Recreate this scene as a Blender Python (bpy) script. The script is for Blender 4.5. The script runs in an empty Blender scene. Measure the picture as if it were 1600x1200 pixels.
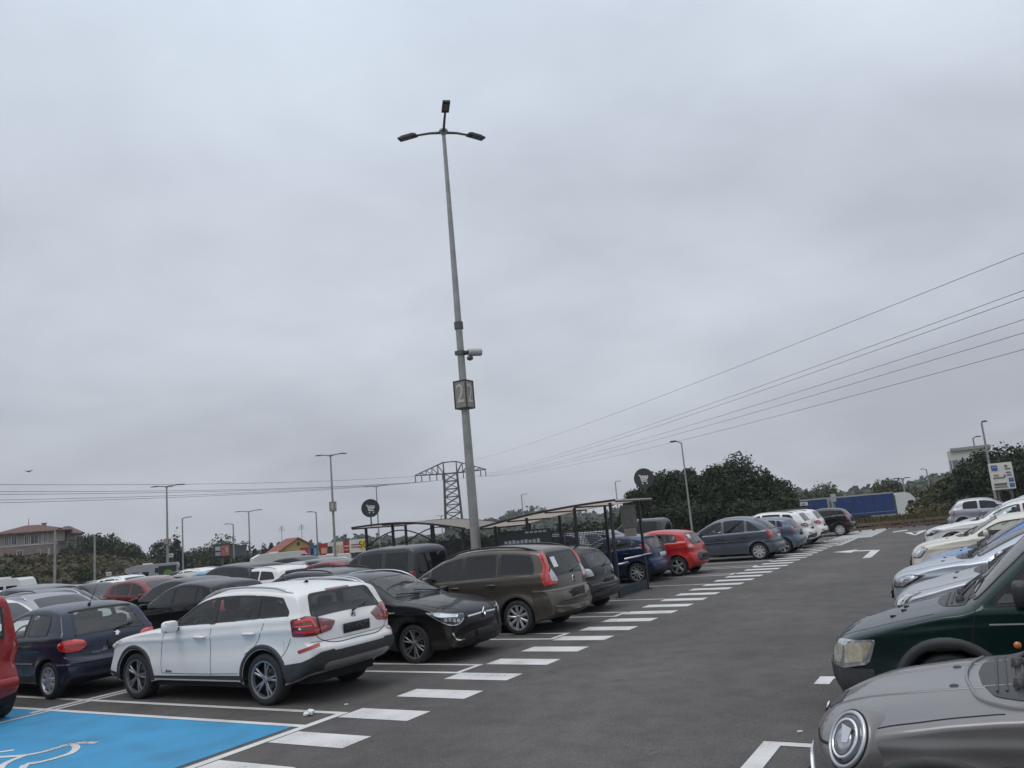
import bpy, bmesh, math, random
import numpy as np
from mathutils import Vector, Matrix
from mathutils.bvhtree import BVHTree
from mathutils.geometry import delaunay_2d_cdt
random.seed(7); RNG = np.random.default_rng(7)
R_ = math.radians
SC = bpy.context.scene; COL = SC.collection

# ------------------------------------------------------------------ camera
CAM_F, CAM_PITCH, CAM_ROLL, CAM_YAW, CAM_H = 1258.84, 0.171596, -0.088557, 0.519035, 2.1
def _cam_axes():
    c, s = math.cos, math.sin
    fw = Vector((-s(CAM_YAW)*c(CAM_PITCH), c(CAM_YAW)*c(CAM_PITCH), s(CAM_PITCH)))
    r0 = Vector((c(CAM_YAW), s(CAM_YAW), 0)); u0 = r0.cross(fw)
    r = r0*c(CAM_ROLL) + u0*s(CAM_ROLL); u = u0*c(CAM_ROLL) - r0*s(CAM_ROLL)
    return r, u, fw
CR, CU, CF = _cam_axes()
cam = bpy.data.cameras.new('camera'); camo = bpy.data.objects.new('camera', cam); COL.objects.link(camo)
cam.sensor_fit = 'HORIZONTAL'; cam.sensor_width = 36; cam.lens = 36*CAM_F/1600
cam.clip_start = 0.05; cam.clip_end = 9000
camo.matrix_world = Matrix(((CR.x, CU.x, -CF.x, 0), (CR.y, CU.y, -CF.y, 0), (CR.z, CU.z, -CF.z, CAM_H), (0, 0, 0, 1)))
SC.camera = camo
def at(px, py, X=None, Y=None, Z=None, D=None):
    """survey helper: the world point a direction of view reaches at a given coordinate or distance"""
    d = CF + CR*((px-800)/CAM_F) - CU*((py-600)/CAM_F)
    if X is not None: t = X/d.x
    elif Y is not None: t = Y/d.y
    elif Z is not None: t = (Z-CAM_H)/d.z
    else: t = D/math.hypot(d.x, d.y)
    return Vector((0, 0, CAM_H)) + d*t

# ------------------------------------------------------------------ world, sun, exposure
SUN_EL, SUN_AZ = R_(58), R_(200)
def build_world():
    w = bpy.data.worlds.new('World'); SC.world = w; w.use_nodes = True
    nt = w.node_tree; nt.nodes.clear(); N = nt.nodes.new; L = nt.links.new
    out = N('ShaderNodeOutputWorld')
    sky = N('ShaderNodeTexSky'); sky.sky_type = 'NISHITA'; sky.sun_disc = False
    sky.sun_elevation = SUN_EL; sky.sun_rotation = SUN_AZ
    bg1 = N('ShaderNodeBackground'); bg1.inputs[1].default_value = 0.1; L(sky.outputs[0], bg1.inputs[0])
    tc = N('ShaderNodeTexCoord'); sep = N('ShaderNodeSeparateXYZ'); L(tc.outputs['Generated'], sep.inputs[0])
    def M(op, a, b=None, c=None):
        n = N('ShaderNodeMath'); n.operation = op
        for i, v in enumerate((a, b, c)):
            if v is None: continue
            if isinstance(v, (int, float)): n.inputs[i].default_value = v
            else: L(v, n.inputs[i])
        return n.outputs[0]
    z = M('MAXIMUM', sep.outputs[2], 0.0)
    zz = M('ADD', z, 0.24)
    cx = M('DIVIDE', sep.outputs[0], zz); cy = M('DIVIDE', sep.outputs[1], zz)
    comb = N('ShaderNodeCombineXYZ'); L(cx, comb.inputs[0]); L(cy, comb.inputs[1])
    def noise(scale, detail, rough, dist, off):
        mp = N('ShaderNodeMapping'); mp.inputs['Location'].default_value = off; L(comb.outputs[0], mp.inputs[0])
        n = N('ShaderNodeTexNoise'); n.inputs['Scale'].default_value = scale; n.inputs['Detail'].default_value = detail
        n.inputs['Roughness'].default_value = rough; n.inputs['Distortion'].default_value = dist
        L(mp.outputs[0], n.inputs['Vector']); return n.outputs['Fac']
    n1 = noise(0.75, 5, 0.5, 0.25, (3.1, 1.7, 0)); n2 = noise(2.1, 6, 0.55, 0.3, (0.4, 5.2, 2))
    n = M('ADD', M('MULTIPLY', n1, 0.74), M('MULTIPLY', n2, 0.26))
    ramp = N('ShaderNodeValToRGB'); cr = ramp.color_ramp
    cr.elements[0].position = 0.38; cr.elements[0].color = (0.492, 0.525, 0.592, 1)
    cr.elements[1].position = 0.61; cr.elements[1].color = (0.685, 0.738, 0.815, 1)
    L(n, ramp.inputs[0])
    # an overcast dome: dim lilac grey low down, bright overhead
    dome = N('ShaderNodeValToRGB'); dr = dome.color_ramp
    dr.elements[0].position = 0.0; dr.elements[0].color = (0.85, 0.83, 0.825, 1)
    dr.elements[1].position = 1.0; dr.elements[1].color = (2.1, 2.08, 2.02, 1)
    for p, c in ((0.09, (0.89, 0.865, 0.86)), (0.18, (0.97, 0.96, 0.95)), (0.30, (1.03, 1.03, 1.03)), (0.45, (1.12, 1.14, 1.15)), (0.58, (1.16, 1.20, 1.23)), (0.75, (1.75, 1.75, 1.74))):
        e = dr.elements.new(p); e.color = (*c, 1)
    L(z, dome.inputs[0])
    mul = N('ShaderNodeMix'); mul.data_type = 'RGBA'; mul.blend_type = 'MULTIPLY'; mul.inputs[0].default_value = 1
    L(ramp.outputs[0], mul.inputs[6]); L(dome.outputs[0], mul.inputs[7])
    bg2 = N('ShaderNodeBackground'); bg2.inputs[1].default_value = 1.0; L(mul.outputs[2], bg2.inputs[0])
    ms = N('ShaderNodeMixShader'); ms.inputs[0].default_value = 0.93
    L(bg1.outputs[0], ms.inputs[1]); L(bg2.outputs[0], ms.inputs[2]); L(ms.outputs[0], out.inputs[0])
build_world()
sun = bpy.data.lights.new('sun', 'SUN'); sun.energy = 0.7; sun.angle = R_(25); sun.color = (1, 0.97, 0.93)
suno = bpy.data.objects.new('sun', sun); COL.objects.link(suno)
suno.rotation_euler = Vector((math.sin(SUN_AZ)*math.cos(SUN_EL), math.cos(SUN_AZ)*math.cos(SUN_EL), math.sin(SUN_EL))).to_track_quat('Z', 'Y').to_euler()
SC.view_settings.view_transform = 'Standard'; SC.view_settings.look = 'None'
SC.view_settings.exposure = 0.0; SC.view_settings.gamma = 1

# ------------------------------------------------------------------ materials
MATS = {}
def new_mat(name):
    m = bpy.data.materials.new(name); m.use_nodes = True; nt = m.node_tree
    b = nt.nodes.get('Principled BSDF'); return m, nt, b
def plain(name, col, rough=0.5, metal=0.0, coat=0.0, var=0.0, scale=8, spec=0.5, bump=0.0, bscale=40, emit=None):
    if name in MATS: return MATS[name]
    m, nt, b = new_mat(name); N = nt.nodes.new; L = nt.links.new
    b.inputs['Base Color'].default_value = (*col, 1); b.inputs['Roughness'].default_value = rough
    b.inputs['Metallic'].default_value = metal; b.inputs['Coat Weight'].default_value = coat; b.inputs['Coat Roughness'].default_value = 0.04
    b.inputs['Specular IOR Level'].default_value = spec
    if var or bump:
        tc = N('ShaderNodeTexCoord'); n = N('ShaderNodeTexNoise'); n.inputs['Scale'].default_value = scale; n.inputs['Detail'].default_value = 6
        n.inputs['Roughness'].default_value = 0.6
        L(tc.outputs['Object'], n.inputs['Vector'])
    if var:
        r = N('ShaderNodeValToRGB'); r.color_ramp.elements[0].position = 0.3; r.color_ramp.elements[1].position = 0.7
        r.color_ramp.elements[0].color = (*[c*(1-var) for c in col], 1); r.color_ramp.elements[1].color = (*[min(1, c*(1+var)) for c in col], 1)
        L(n.outputs['Fac'], r.inputs[0]); L(r.outputs[0], b.inputs['Base Color'])
    if bump:
        n2 = N('ShaderNodeTexNoise'); n2.inputs['Scale'].default_value = bscale; n2.inputs['Detail'].default_value = 5; L(tc.outputs['Object'], n2.inputs['Vector'])
        bp = N('ShaderNodeBump'); bp.inputs['Strength'].default_value = bump; bp.inputs['Distance'].default_value = 0.02
        L(n2.outputs['Fac'], bp.inputs['Height']); L(bp.outputs[0], b.inputs['Normal'])
    if emit:
        b.inputs['Emission Color'].default_value = (*emit[:3], 1); b.inputs['Emission Strength'].default_value = emit[3]
    MATS[name] = m; return m
def paint(name, col, metal=0.35, rough=0.38, coat=None):
    if coat is None: coat = 1.0
    return _paint(name, col, metal, rough, coat)
def _paint(name, col, metal, rough, coat):
    """car paint: coloured base, clear coat, road dust low on the doors, interior lining on the inner side of the sheet metal"""
    key = 'paint_'+name
    if key in MATS: return MATS[key]
    m, nt, b = new_mat(key); N = nt.nodes.new; L = nt.links.new
    tc = N('ShaderNodeTexCoord'); n = N('ShaderNodeTexNoise'); n.inputs['Scale'].default_value = 5; n.inputs['Detail'].default_value = 8
    L(tc.outputs['Object'], n.inputs['Vector'])
    sep = N('ShaderNodeSeparateXYZ'); L(tc.outputs['Object'], sep.inputs[0])
    mr = N('ShaderNodeMapRange'); mr.inputs[1].default_value = 0.7; mr.inputs[2].default_value = 0.2; mr.inputs[3].default_value = 0.0; mr.inputs[4].default_value = 0.28
    L(sep.outputs[2], mr.inputs[0])
    mu = N('ShaderNodeMath'); mu.operation = 'MULTIPLY'; L(mr.outputs[0], mu.inputs[0]); L(n.outputs['Fac'], mu.inputs[1])
    ad = N('ShaderNodeMath'); ad.operation = 'ADD'; ad.inputs[1].default_value = 0.02; L(mu.outputs[0], ad.inputs[0])
    mx = N('ShaderNodeMix'); mx.data_type = 'RGBA'; mx.inputs[6].default_value = (*col, 1); mx.inputs[7].default_value = (0.16, 0.14, 0.12, 1)
    L(ad.outputs[0], mx.inputs[0]); L(mx.outputs[2], b.inputs['Base Color'])
    rr = N('ShaderNodeMapRange'); rr.inputs[3].default_value = rough-0.06; rr.inputs[4].default_value = rough+0.12; L(n.outputs['Fac'], rr.inputs[0]); L(rr.outputs[0], b.inputs['Roughness'])
    b.inputs['Metallic'].default_value = metal; b.inputs['Coat Weight'].default_value = coat*.62; b.inputs['Specular IOR Level'].default_value = .05 if max(col) < .03 else .22
    cr = N('ShaderNodeMapRange'); cr.inputs[3].default_value = 0.015; cr.inputs[4].default_value = 0.07; L(n.outputs['Fac'], cr.inputs[0]); L(cr.outputs[0], b.inputs['Coat Roughness'])
    inner = N('ShaderNodeBsdfDiffuse'); inner.inputs[0].default_value = (0.025, 0.025, 0.027, 1)
    geo = N('ShaderNodeNewGeometry'); ms = N('ShaderNodeMixShader'); out = nt.nodes.get('Material Output')
    L(geo.outputs['Backfacing'], ms.inputs[0]); L(b.outputs[0], ms.inputs[1]); L(inner.outputs[0], ms.inputs[2]); L(ms.outputs[0], out.inputs[0])
    MATS[key] = m; return m
def glass(name='window_glass', tint=(0.80, 0.84, 0.82), refl=1.0):
    if name in MATS: return MATS[name]
    m, nt, b = new_mat(name); N = nt.nodes.new; L = nt.links.new; nt.nodes.remove(b); out = nt.nodes.get('Material Output')
    tr = N('ShaderNodeBsdfTransparent'); tr.inputs[0].default_value = (*tint, 1)
    gl = N('ShaderNodeBsdfGlossy'); gl.inputs['Roughness'].default_value = 0.02; gl.inputs[0].default_value = (refl, refl, refl, 1)
    lw = N('ShaderNodeLayerWeight'); lw.inputs[0].default_value = 0.5
    p = N('ShaderNodeMath'); p.operation = 'POWER'; p.inputs[1].default_value = 4.6; L(lw.outputs['Facing'], p.inputs[0])
    a = N('ShaderNodeMath'); a.operation = 'MULTIPLY_ADD'; a.inputs[1].default_value = 0.85; a.inputs[2].default_value = 0.055; L(p.outputs[0], a.inputs[0])
    ms = N('ShaderNodeMixShader'); L(a.outputs[0], ms.inputs[0]); L(tr.outputs[0], ms.inputs[1]); L(gl.outputs[0], ms.inputs[2]); L(ms.outputs[0], out.inputs[0])
    MATS[name] = m; return m

M_GLASS = glass(); M_PRIV = glass('privacy_glass', (0.16, 0.165, 0.17))
M_DGLASS = plain('dark_glass', (0.008, 0.009, 0.010), 0.04, spec=0.5)
M_BLACK = plain('black_plastic', (0.018, 0.018, 0.019), 0.45, var=0.2)
M_TRIM = plain('dark_grey_plastic', (0.035, 0.036, 0.038), 0.55, var=0.25, bump=0.1, bscale=300)
M_SEAM = plain('panel_gap_black', (0.006, 0.006, 0.006), 0.8)
M_RUB = plain('tyre_rubber', (0.020, 0.020, 0.020), 0.75, var=0.35, scale=20)
M_ALLOY = plain('alloy_grey', (0.30, 0.30, 0.31), 0.35, 0.8, var=0.12)
M_ALLOYB = plain('alloy_silver', (0.55, 0.56, 0.57), 0.3, 0.75, var=0.1)
M_ALLOYD = plain('alloy_dark', (0.10, 0.10, 0.105), 0.3, 0.7)
M_RIMDARK = plain('wheel_black', (0.012, 0.012, 0.012), 0.6)  # near-black finish of the rim barrel and wheel bolts
M_CHROME = plain('chrome', (0.75, 0.75, 0.76), 0.12, 1.0)
M_SATIN = plain('satin_silver', (0.50, 0.51, 0.53), 0.32, 0.85)
M_RED = plain('tail_lamp_red', (0.32, 0.012, 0.014), 0.12, coat=1.0)
M_REDB = plain('tail_lamp_bright', (0.62, 0.03, 0.025), 0.15, coat=1.0)
M_REDD = plain('tail_lamp_dark', (0.13, 0.006, 0.008), 0.12, coat=1.0)
M_AMB = plain('amber_lens', (0.55, 0.16, 0.02), 0.15, coat=1.0)
M_CLEAR = plain('lamp_clear', (0.42, 0.43, 0.45), 0.12, 0.55, coat=1.0, var=0.3, scale=14)
M_LAMPD = plain('lamp_smoked', (0.06, 0.065, 0.07), 0.08, 0.3, coat=1.0)
M_LAMPW = plain('lamp_reflector', (0.72, 0.74, 0.77), 0.12, 0.7, coat=1.0)
M_SEATM = plain('seat_cloth', (0.045, 0.045, 0.05), 0.9, var=0.2)
M_SEATB = plain('seat_beige', (0.23, 0.19, 0.14), 0.85, var=0.2)
M_PAPER = plain('paper_white', (0.72, 0.72, 0.72), 0.7)
def plate_mat(name, base, fleck):
    if name in MATS: return MATS[name]
    m, nt, b = new_mat(name); N = nt.nodes.new; L = nt.links.new
    tc = N('ShaderNodeTexCoord'); n = N('ShaderNodeTexNoise'); n.inputs['Scale'].default_value = 38; n.inputs['Detail'].default_value = 3
    L(tc.outputs['Object'], n.inputs['Vector']); r = N('ShaderNodeValToRGB'); r.color_ramp.interpolation = 'CONSTANT'
    r.color_ramp.elements[0].color = (*base, 1); r.color_ramp.elements[1].color = (*fleck, 1); r.color_ramp.elements[1].position = 0.62
    L(n.outputs['Fac'], r.inputs[0]); L(r.outputs[0], b.inputs['Base Color']); b.inputs['Roughness'].default_value = 0.6
    MATS[name] = m; return m
M_PLATE = plate_mat('blacked_out_plate', (0.006, 0.006, 0.006), (0.12, 0.11, 0.10))
M_PLATEW = plate_mat('pale_plate', (0.62, 0.63, 0.64), (0.25, 0.25, 0.27))

# ------------------------------------------------------------------ mesh helpers
def tag(o, label=None, cat=None, group=None, kind=None):
    if label: o['label'] = label
    if cat: o['category'] = cat
    if group: o['group'] = group
    if kind: o['kind'] = kind
    return o
def link(name, me, mats, parent=None, smooth=True):
    if not isinstance(mats, (list, tuple)): mats = [mats]
    o = bpy.data.objects.new(name, me); COL.objects.link(o)
    for m in mats: me.materials.append(m)
    if smooth and len(me.polygons): me.polygons.foreach_set('use_smooth', [True]*len(me.polygons))
    if parent is not None: o.parent = parent
    return o
def mesh_obj(name, vs, fs, mats, parent=None, smooth=False, mi=None, recalc=False):
    me = bpy.data.meshes.new(name); me.from_pydata([tuple(v) for v in vs], [], fs)
    if recalc:
        bm = bmesh.new(); bm.from_mesh(me); bmesh.ops.recalc_face_normals(bm, faces=bm.faces); bm.to_mesh(me); bm.free()
    me.update(); o = link(name, me, mats, parent, smooth)
    if mi is not None: me.polygons.foreach_set('material_index', mi)
    return o
def empty(name, loc=(0, 0, 0), rz=0.0):
    o = bpy.data.objects.new(name, None); COL.objects.link(o); o.location = loc; o.rotation_euler = (0, 0, rz); o.empty_display_size = 0.2; return o
class MB:
    """collects boxes, bars, tubes and lathes, then links them as one mesh object"""
    def __init__(s): s.v = []; s.f = []; s.m = []
    def add(s, vs, fs, mi=0):
        k = len(s.v); s.v += [tuple(v) for v in vs]; s.f += [[i+k for i in f] for f in fs]; s.m += [mi]*len(fs); return s
    def box(s, c, d, mi=0, rz=0.0, mat=None, taper=1.0):
        hx, hy, hz = d[0]/2, d[1]/2, d[2]/2
        P = [Vector((sx*hx*(taper if sz > 0 else 1), sy*hy*(taper if sz > 0 else 1), sz*hz)) for sz in (-1, 1) for sy in (-1, 1) for sx in (-1, 1)]
        M = mat if mat is not None else Matrix.Rotation(rz, 3, 'Z')
        P = [M @ p + Vector(c) for p in P]
        return s.add(P, [(0, 2, 3, 1), (4, 5, 7, 6), (0, 1, 5, 4), (2, 6, 7, 3), (1, 3, 7, 5), (0, 4, 6, 2)], mi)
    def bar(s, a, b, w, h=None, mi=0):
        a = Vector(a); b = Vector(b); h = h or w; d = (b-a); l = d.length
        if l < 1e-6: return s
        M = d.to_track_quat('X', 'Z').to_matrix(); return s.box((a+b)/2, (l, w, h), mi, mat=M)
    def tube(s, pts, r, n=8, mi=0, cap=True):
        pts = [Vector(p) for p in pts]; rs = r if isinstance(r, (list, tuple)) else [r]*len(pts); V = []; F = []
        up = Vector((0, 0, 1))
        for i, p in enumerate(pts):
            t = (pts[min(i+1, len(pts)-1)]-pts[max(i-1, 0)]).normalized()
            a = t.cross(up);
            if a.length < 0.05: a = t.cross(Vector((1, 0, 0)))
            a.normalize(); b = t.cross(a)
            for k in range(n): an = 2*math.pi*k/n; V.append(p + a*math.cos(an)*rs[i] + b*math.sin(an)*rs[i])
        for i in range(len(pts)-1):
            for k in range(n): F.append((i*n+k, i*n+(k+1) % n, (i+1)*n+(k+1) % n, (i+1)*n+k))
        if cap: F.append(tuple(range(n))[::-1]); F.append(tuple((len(pts)-1)*n+k for k in range(n)))
        return s.add(V, F, mi)
    def lathe(s, prof, n=32, mi=0, axis='Y', c=(0, 0, 0)):
        V = []; F = []; c = Vector(c)
        for (r, h) in prof:
            for k in range(n):
                a = 2*math.pi*k/n; p = (r*math.cos(a), h, r*math.sin(a)) if axis == 'Y' else (r*math.cos(a), r*math.sin(a), h)
                V.append(c+Vector(p))
        for i in range(len(prof)-1):
            for k in range(n): F.append((i*n+k, i*n+(k+1) % n, (i+1)*n+(k+1) % n, (i+1)*n+k))
        return s.add(V, F, mi)
    def prism(s, poly, h, mi=0, M=None):
        """polygon in the xy plane extruded by h along z, then transformed"""
        n = len(poly); M = M if M is not None else Matrix.Identity(4)
        V = [M @ Vector((x, y, 0)) for x, y in poly] + [M @ Vector((x, y, h)) for x, y in poly]
        F = [tuple(range(n))[::-1], tuple(range(n, 2*n))] + [(i, (i+1) % n, n+(i+1) % n, n+i) for i in range(n)]
        return s.add(V, F, mi)
    def build(s, name, mats, parent=None, smooth=False, recalc=True): return mesh_obj(name, s.v, s.f, mats, parent, smooth, s.m, recalc)
def bevel_box(name, c, d, mat, parent=None, r=0.03, seg=2):
    bm = bmesh.new(); bmesh.ops.create_cube(bm, size=1.0)
    for v in bm.verts: v.co = Vector((v.co.x*d[0], v.co.y*d[1], v.co.z*d[2]))+Vector(c)
    bmesh.ops.bevel(bm, geom=bm.edges[:], offset=r, segments=seg, profile=0.6, affect='EDGES')
    me = bpy.data.meshes.new(name); bm.to_mesh(me); bm.free(); return link(name, me, mat, parent, True)
def text_obj(name, s, size, mat, M, parent=None, ext=0.002, align='CENTER'):
    cu = bpy.data.curves.new(name, 'FONT'); cu.body = s; cu.size = size; cu.extrude = ext; cu.align_x = align; cu.align_y = 'CENTER'; cu.resolution_u = 3
    tmp = bpy.data.objects.new(name+'_curve', cu); COL.objects.link(tmp)
    dg = bpy.context.evaluated_depsgraph_get(); me = bpy.data.meshes.new_from_object(tmp.evaluated_get(dg)); COL.objects.unlink(tmp); bpy.data.objects.remove(tmp)
    me.transform(M); me.materials.clear(); return link(name, me, mat, parent, False)
def pchip(xs, ys, x):
    xs = np.asarray(xs, float); ys = np.asarray(ys, float); x = np.clip(np.asarray(x, float), xs[0], xs[-1])
    h = np.diff(xs); dl = np.diff(ys)/h; m = np.zeros(len(xs)); m[0] = dl[0]; m[-1] = dl[-1]
    for i in range(1, len(xs)-1):
        if dl[i-1]*dl[i] > 0:
            w1 = 2*h[i]+h[i-1]; w2 = h[i]+2*h[i-1]; m[i] = (w1+w2)/(w1/dl[i-1]+w2/dl[i])
    i = np.clip(np.searchsorted(xs, x)-1, 0, len(xs)-2); t = (x-xs[i])/h[i]
    return ((1+2*t)*(1-t)**2*ys[i] + t*(1-t)**2*h[i]*m[i] + t*t*(3-2*t)*ys[i+1] + t*t*(t-1)*h[i]*m[i+1])
def catmull(P, step, dims=2):
    P = np.asarray(P, float); n = len(P); out = []
    for i in range(n-1):
        p0 = P[i-1] if i > 0 else 2*P[0]-P[1]; p1 = P[i]; p2 = P[i+1]; p3 = P[i+2] if i+2 < n else 2*P[-1]-P[-2]
        d = lambda a, b: max(np.linalg.norm((a-b)[:dims])**0.5, 1e-4)
        t0 = 0; t1 = d(p0, p1); t2 = t1+d(p1, p2); t3 = t2+d(p2, p3)
        k = max(2, int(math.ceil(np.linalg.norm((p2-p1)[:dims])/step)))
        for t in np.linspace(t1, t2, k, endpoint=False):
            A1 = (t1-t)/(t1-t0)*p0+(t-t0)/(t1-t0)*p1; A2 = (t2-t)/(t2-t1)*p1+(t-t1)/(t2-t1)*p2; A3 = (t3-t)/(t3-t2)*p2+(t-t2)/(t3-t2)*p3
            B1 = (t2-t)/(t2-t0)*A1+(t-t0)/(t2-t0)*A2; B2 = (t3-t)/(t3-t1)*A2+(t-t1)/(t3-t1)*A3
            out.append((t2-t)/(t2-t1)*B1+(t-t1)/(t2-t1)*B2)
    out.append(P[-1]); return np.array(out)
def round_poly(P, r=0.03, k=4):
    """round each corner of a 2-D polygon"""
    P = [Vector(p) for p in P]; n = len(P); out = []
    for i in range(n):
        a, b, c = P[i-1], P[i], P[(i+1) % n]; u = a-b; v = c-b
        q = min(r, u.length*0.45, v.length*0.45)
        if q < 1e-4: out.append(b); continue
        s = b+u.normalized()*q; e = b+v.normalized()*q
        for j in range(k+1): t = j/k; out.append(s*(1-t)**2+b*2*t*(1-t)+e*t*t)
    return out
def in_poly(px, py, poly):
    px = np.asarray(px); inside = np.zeros(px.shape, bool); n = len(poly); j = n-1
    for i in range(n):
        xi, yi = poly[i]; xj, yj = poly[j]
        c = ((yi > py) != (yj > py)) & (px < (xj-xi)*(py-yi)/((yj-yi) if yj != yi else 1e-12)+xi)
        inside ^= c; j = i
    return inside
def resample(P, step):
    out = []; n = len(P)
    for i in range(n):
        a, b = Vector(P[i]), Vector(P[(i+1) % n]); k = max(1, int(math.ceil((b-a).length/step)))
        for j in range(k): out.append(a.lerp(b, j/k))
    return out
def inset(P, d):
    n = len(P); P = [Vector(p) for p in P]
    area = sum(P[i-1].x*P[i].y-P[i].x*P[i-1].y for i in range(n)); sg = 1 if area > 0 else -1; out = []
    for i in range(n):
        a = (P[i]-P[i-1]); b = (P[(i+1) % n]-P[i])
        if a.length < 1e-7: a = b
        if b.length < 1e-7: b = a
        na = Vector((-a.y, a.x)).normalized(); nb = Vector((-b.y, b.x)).normalized(); nn = na+nb
        if nn.length < 1e-4: nn = na
        nn.normalize(); c = max(0.5, nn.dot(na)); out.append(P[i]+nn*(sg*d/c))
    return out
# ------------------------------------------------------------------ ground
def _sp(t, s=6.0): t = np.maximum(t, 0); return t*t/(t+s)
def gz(x, y):
    """the lot is level here and dips gently beyond its far and left sides"""
    x = np.asarray(x, float); y = np.asarray(y, float)
    return -np.minimum(.030*_sp(-x-20, 8), 2.2) - np.minimum(.040*_sp(y-54, 8), 2.0)
def gzf(x, y): return float(gz(x, y))
def grid_mesh(name, xs, ys, zf, mat, kind='structure', smooth=True):
    X, Y = np.meshgrid(xs, ys); Z = zf(X, Y); V = np.stack([X.ravel(), Y.ravel(), Z.ravel()], 1); nx = len(xs)
    F = [(j*nx+i, j*nx+i+1, (j+1)*nx+i+1, (j+1)*nx+i) for j in range(len(ys)-1) for i in range(nx-1)]
    o = mesh_obj(name, V, F, mat, None, smooth); tag(o, kind=kind); return o
def asphalt(name='asphalt', base=(.103, .095, .089)):
    m, nt, b = new_mat(name); N = nt.nodes.new; L = nt.links.new; tc = N('ShaderNodeTexCoord')
    def noise(s, d=6, r=.6, dist=0):
        n = N('ShaderNodeTexNoise'); n.inputs['Scale'].default_value = s; n.inputs['Detail'].default_value = d; n.inputs['Roughness'].default_value = r; n.inputs['Distortion'].default_value = dist; L(tc.outputs['Object'], n.inputs['Vector']); return n.outputs['Fac']
    def ramp(fac, a, ca, b_, cb):
        r = N('ShaderNodeValToRGB'); r.color_ramp.elements[0].position = a; r.color_ramp.elements[1].position = b_; r.color_ramp.elements[0].color = (*ca, 1); r.color_ramp.elements[1].color = (*cb, 1); L(fac, r.inputs[0]); return r.outputs[0]
    def mul(a, b_, f=1):
        x = N('ShaderNodeMix'); x.data_type = 'RGBA'; x.blend_type = 'MULTIPLY'; x.inputs[0].default_value = f; L(a, x.inputs[6]); L(b_, x.inputs[7]); return x.outputs[2]
    g = lambda v: (v, v, v)
    grain = ramp(noise(95, 3, .8), .36, [c*.45 for c in base], .66, [c*1.6 for c in base])
    grain = mul(grain, ramp(noise(31, 4, .75), .34, g(.74), .66, g(1.22)))
    col = mul(grain, ramp(noise(.35, 6), .35, g(.80), .65, g(1.12)))
    col = mul(col, ramp(noise(2.6, 5, .55, .4), .30, g(.80), .6, g(1.06)))
    st = N('ShaderNodeTexVoronoi'); st.inputs['Scale'].default_value = .75; L(tc.outputs['Object'], st.inputs['Vector']); col = mul(col, ramp(st.outputs['Distance'], .02, g(.72), .10, g(1.0)))
    # oil drips, hairline cracks and the paving joint down the lane
    wob = N('ShaderNodeTexNoise'); wob.inputs['Scale'].default_value = 1.7; wob.inputs['Detail'].default_value = 4; L(tc.outputs['Object'], wob.inputs['Vector'])
    dm = N('ShaderNodeMix'); dm.data_type = 'RGBA'; dm.blend_type = 'ADD'; dm.inputs[0].default_value = .9; L(tc.outputs['Object'], dm.inputs[6]); L(wob.outputs['Color'], dm.inputs[7])
    ck = N('ShaderNodeTexVoronoi'); ck.feature = 'DISTANCE_TO_EDGE'; ck.inputs['Scale'].default_value = .30; L(dm.outputs[2], ck.inputs['Vector']); cm = N('ShaderNodeMath'); cm.operation = 'MULTIPLY_ADD'; cm.inputs[1].default_value = .0; L(ck.outputs['Distance'], cm.inputs[0]); L(ck.outputs['Distance'], cm.inputs[2])
    col = mul(col, ramp(cm.outputs[0], .0012, g(.80), .0030, g(1.0)))
    ol = N('ShaderNodeTexVoronoi'); ol.inputs['Scale'].default_value = .42; ol.inputs['Randomness'].default_value = 1; L(dm.outputs[2], ol.inputs['Vector']); col = mul(col, ramp(ol.outputs['Distance'], .03, g(.70), .12, g(1.0)))
    sx = N('ShaderNodeSeparateXYZ'); L(tc.outputs['Object'], sx.inputs[0]); ja = N('ShaderNodeMath'); ja.operation = 'ADD'; ja.inputs[1].default_value = 4.35; L(sx.outputs[0], ja.inputs[0]); jb = N('ShaderNodeMath'); jb.operation = 'ABSOLUTE'; L(ja.outputs[0], jb.inputs[0])
    col = mul(col, ramp(jb.outputs[0], .010, g(.90), .022, g(1.0))); col = mul(col, ramp(jb.outputs[0], .2, g(1.06), 2.6, g(.97)))
    # pale specks of grit and worn stone
    sp = N('ShaderNodeTexVoronoi'); sp.inputs['Scale'].default_value = 22; L(tc.outputs['Object'], sp.inputs['Vector']); mx = N('ShaderNodeMix'); mx.data_type = 'RGBA'; mx.inputs[7].default_value = (.24, .23, .22, 1)
    L(ramp(sp.outputs['Distance'], .05, g(.75), .12, g(0)), mx.inputs[0]); L(col, mx.inputs[6]); col = mx.outputs[2]
    L(col, b.inputs['Base Color']); b.inputs['Roughness'].default_value = .86; b.inputs['Specular IOR Level'].default_value = .3
    bp = N('ShaderNodeBump'); bp.inputs['Strength'].default_value = .5; bp.inputs['Distance'].default_value = .008; L(noise(140, 3), bp.inputs['Height']); L(bp.outputs[0], b.inputs['Normal'])
    MATS[name] = m; return m
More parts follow.
